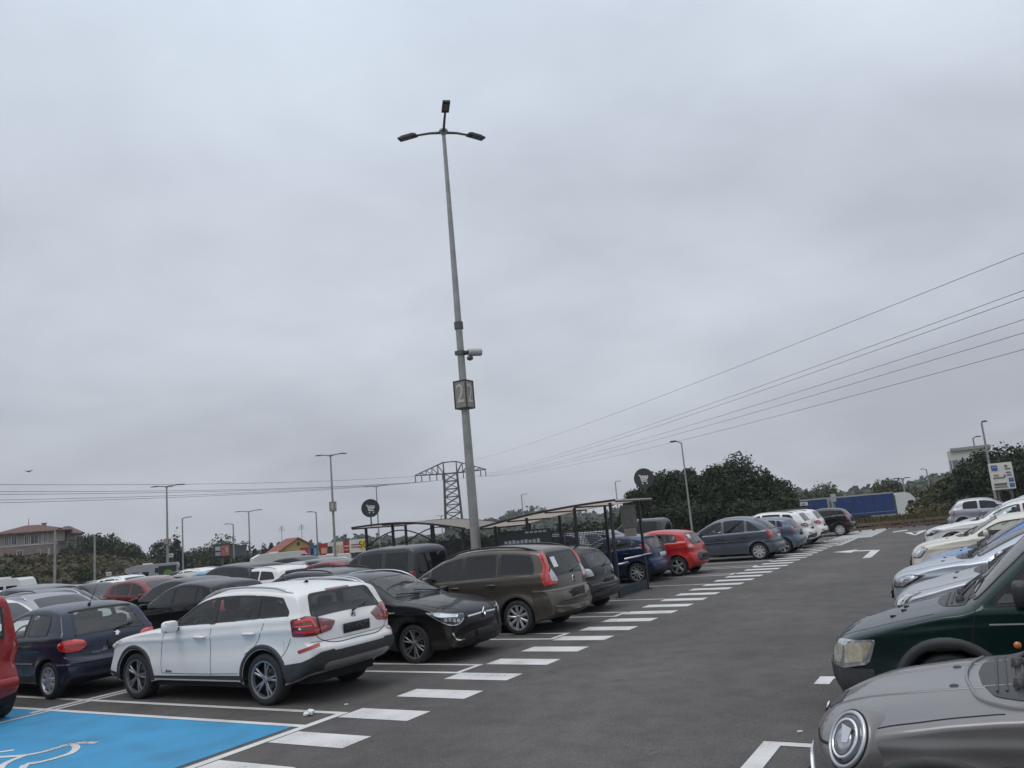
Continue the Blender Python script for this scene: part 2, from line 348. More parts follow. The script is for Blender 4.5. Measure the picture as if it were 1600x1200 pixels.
def road_paint(name, col, wear=.5, scale=42):
    """paint worn through to the asphalt in flecks"""
    m, nt, b = new_mat(name); N = nt.nodes.new; L = nt.links.new; tc = N('ShaderNodeTexCoord')
    n = N('ShaderNodeTexNoise'); n.inputs['Scale'].default_value = scale; n.inputs['Detail'].default_value = 5; n.inputs['Roughness'].default_value = .7; L(tc.outputs['Object'], n.inputs['Vector'])
    n2 = N('ShaderNodeTexNoise'); n2.inputs['Scale'].default_value = 1.6; n2.inputs['Detail'].default_value = 5; L(tc.outputs['Object'], n2.inputs['Vector'])
    ad = N('ShaderNodeMath'); ad.operation = 'MULTIPLY_ADD'; ad.inputs[1].default_value = .55; L(n2.outputs['Fac'], ad.inputs[0]); L(n.outputs['Fac'], ad.inputs[2])
    r = N('ShaderNodeValToRGB'); r.color_ramp.elements[0].position = .50+.16*wear-.03; r.color_ramp.elements[1].position = .50+.16*wear+.09
    r.color_ramp.elements[0].color = (.085, .08, .077, 1); r.color_ramp.elements[1].color = (*col, 1); L(ad.outputs[0], r.inputs[0])
    v = N('ShaderNodeValToRGB'); v.color_ramp.elements[0].position = .3; v.color_ramp.elements[1].position = .7; v.color_ramp.elements[0].color = (.78, .77, .76, 1); v.color_ramp.elements[1].color = (1, 1, 1, 1); L(n2.outputs['Fac'], v.inputs[0])
    x = N('ShaderNodeMix'); x.data_type = 'RGBA'; x.blend_type = 'MULTIPLY'; x.inputs[0].default_value = 1; L(r.outputs[0], x.inputs[6]); L(v.outputs[0], x.inputs[7])
    L(x.outputs[2], b.inputs['Base Color']); b.inputs['Roughness'].default_value = .7; MATS[name] = m; return m
M_ASPH = asphalt(); M_WHITE = road_paint('road_white', (.64, .63, .61), .52); M_WORN = road_paint('road_white_worn', (.42, .41, .40), .62, 30); M_BLUE = road_paint('bay_blue', (.035, .27, .50), .30, 60)
def veg_mat(name, a, b_, scale=.5):
    m, nt, b = new_mat(name); N = nt.nodes.new; L = nt.links.new; tc = N('ShaderNodeTexCoord')
    n = N('ShaderNodeTexNoise'); n.inputs['Scale'].default_value = scale; n.inputs['Detail'].default_value = 9; n.inputs['Roughness'].default_value = .7; L(tc.outputs['Object'], n.inputs['Vector'])
    r = N('ShaderNodeValToRGB'); r.color_ramp.elements[0].position = .32; r.color_ramp.elements[1].position = .68; r.color_ramp.elements[0].color = (*a, 1); r.color_ramp.elements[1].color = (*b_, 1); L(n.outputs['Fac'], r.inputs[0])
    L(r.outputs[0], b.inputs['Base Color']); b.inputs['Roughness'].default_value = .9; b.inputs['Specular IOR Level'].default_value = .15; MATS[name] = m; return m
xs = np.concatenate([-np.geomspace(1400, 160, 9), np.arange(-150, 101, 3.0), np.geomspace(110, 1400, 10)])
ys = np.concatenate([-np.geomspace(1400, 60, 7), np.arange(-50, 201, 3.0), np.geomspace(215, 1400, 10)])
grid_mesh('ground', xs, ys, lambda x, y: gz(x, y)-.10, veg_mat('rough_grass', (.035, .05, .016), (.09, .085, .04), .3))
grid_mesh('car_park', np.arange(-100, 16.1, 2.0), np.arange(-20, 55.1, 1.5), gz, M_ASPH)
# markings: sheets a few millimetres above the asphalt
LX, DP, DW, DL, DY = -7.169, 1.09793, .4514, 1.06, 5.45272
def sheet(m, pts, lift=.004): m.add([(x, y, gzf(x, y)+lift) for x, y in pts], [tuple(range(len(pts)))])
def rect(m, x0, y0, x1, y1, lift=.004): sheet(m, [(x0, y0), (x1, y0), (x1, y1), (x0, y1)], lift)
m = MB()
for k in range(-3, 34):
    y = DY+k*DP; j = random.uniform(-.02, .02); rect(m, LX+j, y, LX+DL+random.uniform(-.03, .03), y+DW)
tag(m.build('crossing_dashes', M_WHITE, recalc=False), kind='structure')
m = MB(); rect(m, LX+.1, 42.3, LX+1.9, 52.5); rect(m, LX+1.0, 37, LX+1.35, 42.3); tag(m.build('worn_crossing', M_WORN, recalc=False), kind='structure')
def bay_pair(m, y0, y1, xl=-12.5, xr=None, w=.10, lift=.005):
    xr = xr if xr is not None else LX-.02
    rect(m, xl, y0-w/2, xr, y0+w/2, lift)
    if y1 is not None:
        rect(m, xl, y1-w/2, xr, y1+w/2, lift); rect(m, xr-w*1.0, y0+w/2+.002, xr, y1-w/2-.002, lift)
m = MB()
for y0, y1 in ((10.28, 10.88), (13.28, 13.92), (16.15, 16.78), (19.08, None), (22.38, None), (25.0, 25.5), (27.7, 28.3), (30.1, 30.4), (33.0, 33.3), (35.8, 36.1), (38.6, 38.9), (41.4, 41.7), (44.3, 44.6)): bay_pair(m, y0, y1)
for y in (10.3, 13.1, 15.8, 18.6, 21.4, 24.1, 26.9): rect(m, -17.2, y-.05, -12.62, y+.05, .005)
rect(m, -12.62, 7.0, -12.5, 50, .0052)
tag(m.build('bay_lines', M_WHITE, recalc=False), kind='structure')
# right row: a thick corner mark between bays
m = MB()
for y in (7.62, 10.42, 13.2, 16.0, 18.8, 21.6, 24.4): rect(m, -2.10, y-.11, 2.6, y, .005); rect(m, -2.10, y-.42, -1.93, y-.112, .005)
rect(m, -2.10, 5.2, -1.93, 7.198, .005)
tag(m.build('bay_corner_marks', M_WHITE, recalc=False), kind='structure')
# blue disabled bays with white borders
BX0, BX1, BY1 = -12.42, -7.42, 7.26
m = MB(); rect(m, BX0+.11, 3.4, BX1-.02, BY1-.11, .004); tag(m.build('blue_bay', M_BLUE, recalc=False), kind='structure')
m = MB(); rect(m, BX0-4.9, 3.4, BX0-.02, BY1-.11, .004); tag(m.build('blue_bay', M_BLUE, recalc=False), kind='structure')
m = MB(); rect(m, BX0-5, BY1-.10, LX-.04, BY1, .005); rect(m, BX0-5, 7.78, LX-.04, 7.88, .005); rect(m, LX-.16, 3.4, LX-.04, BY1-.102, .005); rect(m, LX-.16, BY1+.002, LX-.04, 7.778, .005); rect(m, BX0, 3.4, BX0+.09, BY1-.102, .005); rect(m, BX0, BY1+.002, BX0+.09, 7.778, .005); rect(m, BX0, 7.882, BX0+.09, 9.4, .005)
tag(m.build('blue_bay_border', M_WHITE, recalc=False), kind='structure')
def stroke(m, pts, w, lift, closed=False):
    P = [Vector((x, y)) for x, y in catmull(pts, .06)]; n = len(P)
    L_ = []
    for i, p in enumerate(P):
        t = (P[min(i+1, n-1)]-P[max(i-1, 0)]).normalized(); nn = Vector((-t.y, t.x)); L_.append((p+nn*w/2, p-nn*w/2))
    V = [(q.x, q.y, lift) for a, b in L_ for q in (a, b)]; m.add(V, [(2*i, 2*i+1, 2*i+3, 2*i+2) for i in range(n-1)])
M2 = MB()
def sym(u, v): # symbol frame: u along the bay away from the lane, v across
    return (-9.05-u, 5.35+v)
wheel = [at(px, py, Z=0) for px, py in ((40, 1195), (62, 1192), (92, 1184), (110, 1178), (119, 1170), (110, 1164), (95, 1167))]
stroke(M2, [(p.x, p.y) for p in wheel], .085, .009)
leg = [at(px, py, Z=0) for px, py in ((-40, 1188), (0, 1184), (40, 1181), (70, 1175), (98, 1167), (122, 1162), (151, 1161.5))]
stroke(M2, [(p.x, p.y) for p in leg], .085, .0085)
arm = [at(px, py, Z=0) for px, py in ((-30, 1180), (0, 1176), (22, 1173))]; stroke(M2, [(p.x, p.y) for p in arm], .07, .0088)
back = [at(px, py, Z=0) for px, py in ((40, 1181), (12, 1192), (0, 1203), (20, 1215), (40, 1196))]; stroke(M2, [(p.x, p.y) for p in back], .085, .0092)
tag(M2.build('wheelchair_symbol', M_WHITE, recalc=False), kind='structure')
# arrows and give-way triangle on the lane
def lane_arrow(name, cx, y0, s=1.0):
    m = MB(); 
    sheet(m, [(cx+.60*s, y0), (cx+.86*s, y0+.2*s), (cx+.75*s, y0+3.9*s), (cx+.45*s, y0+3.6*s)], .004); sheet(m, [(cx+.45*s, y0+3.6*s+.003), (cx+.75*s, y0+3.9*s+.003), (cx-.2*s, y0+4.35*s), (cx-.2*s, y0+3.85*s)], .0045); sheet(m, [(cx-.202*s, y0+3.2*s), (cx-.202*s, y0+5.0*s), (cx-1.0*s, y0+4.0*s)], .004)
    tag(m.build(name, M_WHITE, recalc=False), kind='structure')
P0 = at(1335, 861, Z=0); lane_arrow('lane_arrow', -4.55, 29.0, .95)
m = MB()
tri = [at(px, py, Z=0) for px, py in ((1413, 832.5), (1447, 829.5), (1430, 836.5))]; tri = [Vector((p.x, p.y)) for p in tri]; inn = inset(tri, .28)
for i in range(3): j = (i+1) % 3; sheet(m, [tuple(tri[i]), tuple(tri[j]), tuple(inn[j]), tuple(inn[i])])
for a, b in ((1395, 1418), (1430, 1447)): P = [at(px, py, Z=0) for px, py in ((a, 832), (b, 829), (b, 827.8), (a, 830.8))]; sheet(m, [(p.x, p.y) for p in P])
tag(m.build('give_way_triangle', M_WHITE, recalc=False), kind='structure')
# ------------------------------------------------------------------ far land, trees
def ridge(name, prof, D, base_px, depth, mat, rough=1.0, seed=1, kind='structure', n=None, zb=None):
    """a hill: its crest follows surveyed directions at distance D, real slopes fall to both sides"""
    rng = np.random.default_rng(seed); px = np.array([p[0] for p in prof], float); n = n or int((px[-1]-px[0])/1.6)
    t = np.linspace(px[0], px[-1], n); top = np.interp(t, px, [p[1] for p in prof]); V = []; rows = 7
    jit = rng.normal(0, 1, n); jit = np.convolve(jit, [.25, .5, .25], 'same')*rough
    for i in range(n):
        c = at(t[i], top[i], D=D); c.z += jit[i]; d = Vector((c.x, c.y, 0)).normalized(); zb_ = zb if zb is not None else min(c.z-1, gzf(c.x, c.y)-1.5)
        for k in range(rows):
            s = k/(rows-1); q = -depth*.5+depth*s*1.0; hz = 1-abs(2*s-1)**1.5; r = rng.normal(0, rough*.6) if 0 < k < rows-1 and k != 3 else 0
            V.append((c.x+d.x*q, c.y+d.y*q, zb_+(c.z-zb_)*hz+r))
    F = [(i*rows+k, (i+1)*rows+k, (i+1)*rows+k+1, i*rows+k+1) for i in range(n-1) for k in range(rows-1)]
    return tag(mesh_obj(name, V, F, mat, None, False, recalc=True), kind=kind)
M_HILL = veg_mat('far_wood', (.030, .042, .028), (.07, .085, .05), .12); M_BANK = veg_mat('bank_scrub', (.022, .022, .011), (.105, .085, .055), .55)
HP1 = [(520, 845), (560, 836), (600, 838), (650, 842), (700, 832), (735, 822), (775, 810), (800, 800), (826, 795), (850, 797), (880, 802), (930, 800), (1000, 795)]
ridge('hill', [(p[0], p[1]+4) for p in HP1], 620, 0, 160, M_HILL, 1.0, 3)
HP2 = [(1150, 775), (1200, 770), (1245, 764), (1290, 768), (1320, 764), (1350, 762), (1390, 758), (1430, 752), (1470, 742), (1500, 735), (1560, 728), (1680, 715)]
ridge('hill', [(p[0], p[1]+4) for p in HP2], 560, 0, 150, M_HILL, 1.0, 4)
HP3 = [(-200, 885), (0, 872), (150, 868), (240, 872), (300, 866), (360, 866), (420, 864), (480, 850), (540, 846)]
ridge('hill', [(p[0], p[1]+4) for p in HP3], 420, 0, 120, M_HILL, 1.0, 5)
def bank():
    rng = np.random.default_rng(11); V = []; t = np.arange(-180, 280, 2.2); rows = 15; pts = []
    topy = np.interp(t, [-180, 0, 60, 120, 165, 205, 235, 262, 280], [884, 869, 867, 869, 869, 872, 879, 893, 905])
    for i, px in enumerate(t):
        c = at(px, topy[i], D=150); f = at(px, 905, D=112); f.z = gzf(f.x, f.y)-.25; b = at(px, 880, D=215); b.z = c.z*.9
        for k in range(rows):
            s = k/(rows-2)
            if k == rows-1: V.append(tuple(b)); continue
            p = f.lerp(c, s); z = f.z+(c.z-f.z)*(s**.75); e = 1 if 0 < k < rows-2 else 0
            V.append((p.x+rng.normal(0, .5)*e, p.y+rng.normal(0, .5)*e, z+rng.normal(0, .28)*e))
    n = len(t); F = [(i*rows+k, (i+1)*rows+k, (i+1)*rows+k+1, i*rows+k+1) for i in range(n-1) for k in range(rows-1)]
    tag(mesh_obj('hillside', V, F, M_BANK, None, True, recalc=True), kind='structure')
    V = np.array(V).reshape(n, rows, 3); k = 9000; iu = rng.uniform(0, n-1.01, k); iv = rng.uniform(0, rows-2.6, k); a, b = iu.astype(int), iv.astype(int); fu, fv = (iu-a)[:, None], (iv-b)[:, None]
    P = (V[a, b]*(1-fu)+V[a+1, b]*fu)*(1-fv)+(V[a, b+1]*(1-fu)+V[a+1, b+1]*fu)*fv; P[:, 2] += rng.uniform(0, .35, k); d = rng.normal(size=(k, 3)); d /= np.linalg.norm(d, axis=1)[:, None]; e = np.cross(d, rng.normal(size=(k, 3))); e /= np.linalg.norm(e, axis=1)[:, None]; g = np.cross(d, e); s = .34*rng.uniform(.4, 1.4, k)[:, None]
    Q = np.stack([P-e*s, P+g*s*.6, P+e*s, P-g*s*.6], 1).reshape(-1, 3); tag(mesh_obj('scrub_cover', Q, [(4*i, 4*i+1, 4*i+2, 4*i+3) for i in range(k)], LEAF['olive'], None), 'rough brown-green scrub covering the face of the bank', 'scrub', kind='stuff')
def wood_cover(name, prof, D, depth, n, size, mat, seed, label, low=.6):
    rng = np.random.default_rng(seed); px = rng.uniform(prof[0][0], prof[-1][0], n); ty = np.interp(px, [p[0] for p in prof], [p[1] for p in prof]); V = []
    kx = rng.uniform(prof[0][0], prof[-1][0], max(8, n//60)); kx.sort(); kh = rng.normal(0, 1, len(kx))
    C = []
    for a, t in zip(px, ty):
        q = rng.uniform(-.5, .15); c = at(a, t, D=D+q*depth); g = gzf(c.x, c.y); u = rng.uniform(0, 1)**low; top_ = g+(c.z-g)*(1-abs(2*q)**1.5*.9)+float(np.interp(a, kx, kh))*size*.9; C.append((c.x, c.y, g+(top_-g)*u))
    C = np.array(C); d = rng.normal(size=(n, 3)); d[:, 2] = np.abs(d[:, 2])+.3; d /= np.linalg.norm(d, axis=1)[:, None]; a = np.cross(d, rng.normal(size=(n, 3))); a /= np.linalg.norm(a, axis=1)[:, None]; b = np.cross(d, a); s = size*rng.uniform(.5, 1.3, n)[:, None]
    V = np.stack([C-a*s, C+b*s*.7, C+a*s, C-b*s*.7], 1).reshape(-1, 3); F = [(4*i, 4*i+1, 4*i+2, 4*i+3) for i in range(n)]
    return tag(mesh_obj(name, V, F, LEAF[mat], None), label, 'wood', kind='stuff')
def leaf_mat(name, a, b_):
    m, nt, b = new_mat(name); N = nt.nodes.new; L = nt.links.new; g = N('ShaderNodeNewGeometry'); r = N('ShaderNodeValToRGB'); r.color_ramp.elements[0].color = (*a, 1); r.color_ramp.elements[1].color = (*b_, 1)
    L(g.outputs['Random Per Island'], r.inputs[0]); L(r.outputs[0], b.inputs['Base Color']); b.inputs['Roughness'].default_value = .7; b.inputs['Specular IOR Level'].default_value = .25
    MATS[name] = m; return m
M_BARK = plain('bark', (.06, .045, .032), .9, var=.3, scale=5)
LEAF = {'dark': leaf_mat('leaf_dark', (.008, .016, .007), (.040, .058, .020)), 'mid': leaf_mat('leaf_mid', (.018, .030, .010), (.07, .085, .03)), 'olive': leaf_mat('leaf_olive', (.028, .028, .010), (.11, .090, .035)), 'fir': leaf_mat('needle', (.006, .014, .008), (.022, .036, .016))}
bank()
wood_cover('far_wood', HP1, 600, 90, 9000, 1.9, 'mid', 21, 'far wooded hill behind the trolley shelters')
wood_cover('far_wood', HP2, 540, 90, 9000, 1.8, 'mid', 22, 'far wooded hill behind the lorry')
wood_cover('far_wood', HP3, 405, 60, 9000, 1.5, 'mid', 23, 'far wooded rise behind the left rows')
wood_cover('hedge_wood', [(560, 850), (600, 847), (660, 845), (720, 836), (780, 828), (850, 822), (920, 812), (1010, 800)], 150, 20, 9000, .5, 'dark', 24, 'dark belt of trees seen through the trolley shelters', .8)
wood_cover('hedge_wood', [(230, 874), (300, 872), (340, 870), (400, 872), (450, 866), (560, 856)], 175, 20, 6000, .55, 'dark', 25, 'dark belt of trees behind the motorhomes', .8)
def leaf_cloud(blobs, n, size, rng, up=.2):
    """n leaf-sized quads through the outer part of a set of ellipsoid clumps"""
    vol = np.array([b[3]*b[4]*b[5] for b in blobs])**(2/3); pick = rng.choice(len(blobs), n, p=vol/vol.sum()); B = np.array(blobs)[pick]
    d = rng.normal(size=(n, 3)); d /= np.linalg.norm(d, axis=1)[:, None]; r = rng.uniform(.35, 1.0, n)**.45*(1+.12*rng.normal(size=n))
    P = B[:, :3]+d*B[:, 3:6]*r[:, None]
    nrm = d*.7+rng.normal(size=(n, 3))*.6+[0, 0, up]; nrm /= np.linalg.norm(nrm, axis=1)[:, None]
    a = np.cross(nrm, rng.normal(size=(n, 3))); a /= np.linalg.norm(a, axis=1)[:, None]; b = np.cross(nrm, a)
    s = size*rng.uniform(.6, 1.35, n)[:, None]; e = rng.uniform(.45, .8, n)[:, None]
    V = np.stack([P-a*s, P+b*s*e, P+a*s, P-b*s*e], 1).reshape(-1, 3); return V
def tree(kind, loc, h, w, label, cat='tree', group=None, seed=0, leaves=3000, size=.26, mat='dark', low=.12, rz=None):
    rng = np.random.default_rng(seed+100); key = (kind, seed, leaves, size, mat, low, round(h/w, 1))
    root = empty({'round': 'broadleaf_tree', 'bush': 'shrub', 'fir': 'conifer_tree', 'tall': 'poplar_tree'}[kind], loc, rng.uniform(0, 6.28) if rz is None else rz); tag(root, label, cat, group)
    blobs = []
    if kind in ('round', 'bush'):
        k = 26 if kind == 'round' else 15
        for i in range(k):
            a = rng.uniform(0, 6.28); u = rng.uniform(low, 1); rad = w*.5*(math.sin(math.pi*min(1, .18+u*.80))**.7)*rng.uniform(.35, .98)
            s = w*rng.uniform(.12, .23); blobs.append((rad*math.cos(a)*.85, rad*math.sin(a)*.85, h*u*.90, s, s, s*.8))
        blobs.append((0, 0, h*.55, w*.32, w*.32, h*.32))
    elif kind == 'fir':
        for i in range(22):
            u = rng.uniform(.1, 1); a = rng.uniform(0, 6.28); rad = w*.5*(1-u)*rng.uniform(.3, .9); s = w*.16*(1.15-u)+.12; blobs.append((rad*math.cos(a), rad*math.sin(a), h*u, s, s, s*1.1))
        blobs.append((0, 0, h*.55, w*.12, w*.12, h*.48))
    leaves = int(leaves*2.4); V = leaf_cloud(blobs, leaves, size*.58, rng); V[:, 2] *= h/np.percentile(V[:, 2], 99.7); F = [(4*i, 4*i+1, 4*i+2, 4*i+3) for i in range(leaves)]
    mesh_obj('crown', V, F, LEAF[mat], root)
    m = MB(); th = h*.55; r0 = max(.06, w*.035); m.tube([(0, 0, -.4), (0.02*w, 0, th*.5), (0, .02*w, th), (0, 0, h*.8)], [r0, r0*.8, r0*.55, r0*.2], 7)
    for i in range(6):
        b = blobs[i % len(blobs)]; m.tube([(0, 0, th*(.4+.1*i)), (b[0]*.5, b[1]*.5, (th*(.4+.1*i)+b[2])*.5), (b[0], b[1], b[2])], [r0*.5, r0*.35, r0*.12], 5)
    m.build('trunk', M_BARK, root, True); return root
def at_ground(px, D, dz=0.0):
    p = at(px, 850, D=D); return Vector((p.x, p.y, gzf(p.x, p.y)+dz))
def htop(px, py, D): return at(px, py, D=D).z
def tree_to(kind, px, ytop, D, w, label, **kw):
    g = kw.pop('base', None); b = at_ground(px, D); 
    if g is not None: b.z = g
    return tree(kind, b, htop(px, ytop, D)-b.z, w, label, **kw)
# the dark belt behind the left row
G = 'dark trees behind the far end of the left row'
for i, (px, yt, D, w, lb) in enumerate([(1003, 768, 70, 3.2, 'low dark tree just left of the cart sign, edge of the dark belt'), (1022, 742, 73, 3.6, 'dark tree right behind the trolley cart sign'), (1048, 739, 76, 3.8, 'dark tree left of the slanting lamp post'), (1072, 737, 75, 3.8, 'dark tree the slanting lamp post crosses'), (1093, 734, 77, 3.4, 'dark pointed tree right of the slanting lamp post'),
        (1112, 745, 78, 3.0, 'narrow dark tree in the dip of the dark belt'), (1135, 728, 74, 5.0, 'broad dark tree left of the tallest crown'), (1163, 712, 75, 6.2, 'tallest dark tree in the belt behind the left row'), (1196, 732, 74, 5.6, 'rounded dark tree right of the tallest crown'), (1222, 748, 76, 4.2, 'dark tree at the right end of the belt beside the lorry')]):
    tree_to('round', px, yt-2, D, w*1.25, lb, group=G, seed=i, leaves=4200, size=.22, mat='dark', low=.05)
for i, px in enumerate((1010, 1040, 1080, 1120, 1160, 1205, 1235)):
    tree_to('bush', px, 786-i*1.2, 71+i % 2, 5.5, 'dark low shrub filling the foot of the tree belt', cat='shrub', group='shrubs at the foot of the tree belt', seed=40+i, leaves=2200, size=.22, mat='dark', low=.0)
# thicket on the right, in front of the lorry cab
G = 'thicket on the right'
for i, (px, yt, D, w, mt, lb) in enumerate([(1478, 768, 92, 3.4, 'olive', 'olive brown shrub in front of the lorry cab'), (1476, 757, 90, 4.2, 'olive', 'olive shrub right of the lorry cab'), (1498, 748, 88, 4.6, 'mid', 'green tree left of the notice board and below the pale building'),
        (1532, 730, 86, 5.0, 'mid', 'green tree under the slanting right lamp posts'), (1562, 706, 84, 6.0, 'dark', 'dark tree directly behind the notice board'), (1588, 699, 82, 7.0, 'dark', 'dark tree right of the notice board at the photo edge'), (1625, 697, 80, 7, 'dark', 'dark tree mostly beyond the right edge')]):
    tree_to('round', px, yt-1, D, w*1.15, lb, group=G, seed=60+i, leaves=3600, size=.26, mat=mt, low=.02)
for i, (px, yt) in enumerate(((1478, 787), (1494, 784), (1510, 780), (1540, 777), (1575, 773))):
    tree_to('bush', px, yt, 78, 5.5, 'low olive bush along the foot of the right thicket', cat='shrub', group='bushes below the right thicket', seed=80+i, leaves=1800, size=.24, mat='olive' if i < 2 else 'dark', low=0)
for i, (px, yt, D, w, lb) in enumerate([(1275, 768, 190, 9, 'dim tree above the left end of the lorry'), (1300, 755, 185, 12, 'round dim tree above the joint of the lorry trailers'), (1258, 772, 200, 9, 'small dim tree beside the dark belt above the lorry'), (1405, 748, 170, 9, 'tree behind the lorry roof near the cab')]):
    tree_to('round', px, yt, D, w, lb, group='trees behind the lorry', seed=90+i, leaves=1500, size=.5, mat='mid', low=.1)
# left distance
G = 'trees in the left distance'
for i, (kd, px, yt, D, w, mt, lb) in enumerate([('round', 140, 836, 160, 7, 'mid', 'green tree right of the hill house'), ('round', 160, 836, 161, 8, 'mid', 'green tree crossed by the thin lamp post on the bank'), ('round', 182, 846, 162, 8, 'mid', 'green tree on the falling end of the bank'), ('round', 205, 853, 164, 7, 'mid', 'small green tree at the right end of the bank'), ('bush', 112, 856, 158, 7, 'dark', 'dark shrub beside the lower wall of the hill house'),
        ('round', 252, 846, 175, 9, 'dark', 'dark tree left of the three-armed lamp post'), ('fir', 274, 838, 172, 8, 'fir', 'dark pointed conifer behind the three-armed lamp post'), ('round', 300, 858, 190, 10, 'dark', 'dark tree between two lamp posts left of the billboard'), ('round', 318, 852, 185, 9, 'dark', 'dark tree left of the big round crown'), ('round', 350, 836, 165, 12, 'mid', 'big round green tree above the dark billboard'), ('round', 380, 868, 150, 8, 'dark', 'dark tree below the grey shed'),
        ('fir', 398, 858, 200, 6, 'fir', 'small conifer left of the campervan row'), ('fir', 412, 853, 205, 7, 'fir', 'conifer above the white motorhome, left one'), ('fir', 424, 850, 204, 6, 'fir', 'conifer above the white motorhome, middle one'), ('fir', 436, 848, 203, 7, 'fir', 'taller conifer beside the yellow building'), ('round', 405, 866, 190, 9, 'dark', 'dark rounded tree behind the white motorhome')]):
    base = None
    if px < 210: base = htop(px, {140: 873, 160: 871, 182: 873, 205: 877, 112: 872}[px], D)-1.5
    tree_to(kd, px, yt, D, w, lb, group=G, seed=120+i, leaves=1500, size=.42, mat=mt, low=.08, base=base)
for i, px in enumerate((10, 70, 130, 196)):
    D = 120+(i*7) % 13; f = at(px, 892+(i % 3)*4, D=D); tree('bush', (f.x, f.y, f.z-1.2), 1.7+.4*(i % 3), 4.0, 'low scrub bush growing on the face of the bank', 'shrub', 'scrub on the bank', 150+i, 700, .3, 'olive' if i % 2 else 'mid', 0)
# ------------------------------------------------------------------ lamp posts
M_GALV = plain('galvanised_steel', (.30, .30, .285), .5, .35, var=.18, scale=3); M_GALVD = plain('dark_steel', (.10, .105, .105), .5, .4, var=.2); M_HEAD = plain('lamp_head_grey', (.045, .047, .05), .5, .2)
M_SIGNBR = plain('sign_taupe', (.27, .245, .22), .55, var=.12); M_SIGNTX = plain('sign_pale_figure', (.50, .50, .485), .6); M_SIGNED = plain('sign_edge', (.05, .042, .035), .6)
def lamp(x, y, zb, h, az, label, arm=.95, head=.72, r0=.11, r1=.045, group='car park lamp posts', board=None, drop=.10, sides=8):
    root = empty('lamp_post', (x, y, zb)); tag(root, label, 'lamp post', group)
    m = MB(); m.tube([(0, 0, -.3), (0, 0, h*.5), (0, 0, h)], [r0, (r0+r1)/2, r1], sides); m.box((0, 0, .02), (r0*4, r0*4, .04)); p = m.build('pole', M_GALV, root)
    if sides > 8:
        m = MB(); m.box((0, -r0-.001, .9), (.12, .02, .38)); m.build('access_hatch', M_GALVD, p)
        m = MB()
        for z in (h*.30, h*.62): m.lathe([(r0*.98, z), (r0*.98, z+.10)], 12, 0, 'Z')
        m = MB(); m.tube([(0, 0, h*.555), (0, 0, h*.57)], r0*.86, 12); m.build('pole_joint', M_GALVD, p)
    for a in az:
        d = Vector((math.cos(a), math.sin(a), 0)); s = Vector((-math.sin(a), math.cos(a), 0))
        m = MB(); m.tube([Vector((0, 0, h-.06)), d*arm*.5+Vector((0, 0, h+drop*.5)), d*arm+Vector((0, 0, h+drop))], [r1*.8, r1*.7, r1*.6], 6); am = m.build('arm', M_GALVD, root, True)
        m = MB(); Mx = Matrix((d, s, Vector((0, 0, 1)))).transposed(); c = d*(arm+head*.5-.04)+Vector((0, 0, h+drop+.02))
        m.box(c, (head, head*.36, .06), mat=Mx); m.box(c+Vector((0, 0, .05)), (head*.7, head*.26, .05), mat=Mx); hd = m.build('lamp_head', M_HEAD, root)
        m = MB(); m.box(c+d*head*.06+Vector((0, 0, -.037)), (head*.62, head*.30, .012), mat=Mx); m.build('lens', M_LAMPD, hd)
    if len(az) > 1: 
        m = MB(); m.lathe([(r1*1.0, h-.16), (r1*2.6, h-.02), (r1*2.4, h+.03), (.001, h+.04)], 10, 0, 'Z'); m.build('arm_bracket', M_GALV, root)
    return root
# the main post between the two shelters
base = at(743.5, 852, X=-12.8); az0 = math.atan2(-19.5, 12.8)+.10
top = at(690.5, 203, X=-12.8)
post = lamp(base.x, base.y, 0, top.z, [az0, az0+R_(120), az0+R_(240)], 'tall three-headed lamp post with a number 2 board and a camera', .98, .62, .155, .055, sides=12)
def number_board(root, z0, z1, w, fig, az):
    bx = empty('number_board', (0, 0, 0)); bx.parent = root; bx.rotation_euler = (0, 0, az)
    b = MB(); h = z1-z0; 
    b.box((0, 0, (z0+z1)/2), (w, w, h)); bo = b.build('board_box', M_SIGNBR, bx)
    e = MB()
    for sx in (1, -1):
        for sy in (1, -1): e.box((sx*w/2, sy*w/2, (z0+z1)/2), (.035, .035, h+.03))
    for z in (z0, z1):
        for s in (1, -1): e.box((0, s*w/2, z), (w+.02, .03, .03)); e.box((s*w/2, 0, z), (.03, w+.02, .03))
    e.build('board_edge', M_SIGNED, bx)
    if fig:
        for k in range(4):
            Mx = Matrix.Rotation(k*math.pi/2, 4, 'Z') @ Matrix.Translation((w/2+.006, 0, (z0+z1)/2)) @ Matrix(((0, 0, 1, 0), (1, 0, 0, 0), (0, 1, 0, 0), (0, 0, 0, 1)))
            text_obj('board_figure', fig, h*.98, M_SIGNTX, Mx @ Matrix.Diagonal((.74 if w < h else 1, 1, 1, 1)), bx, .004)
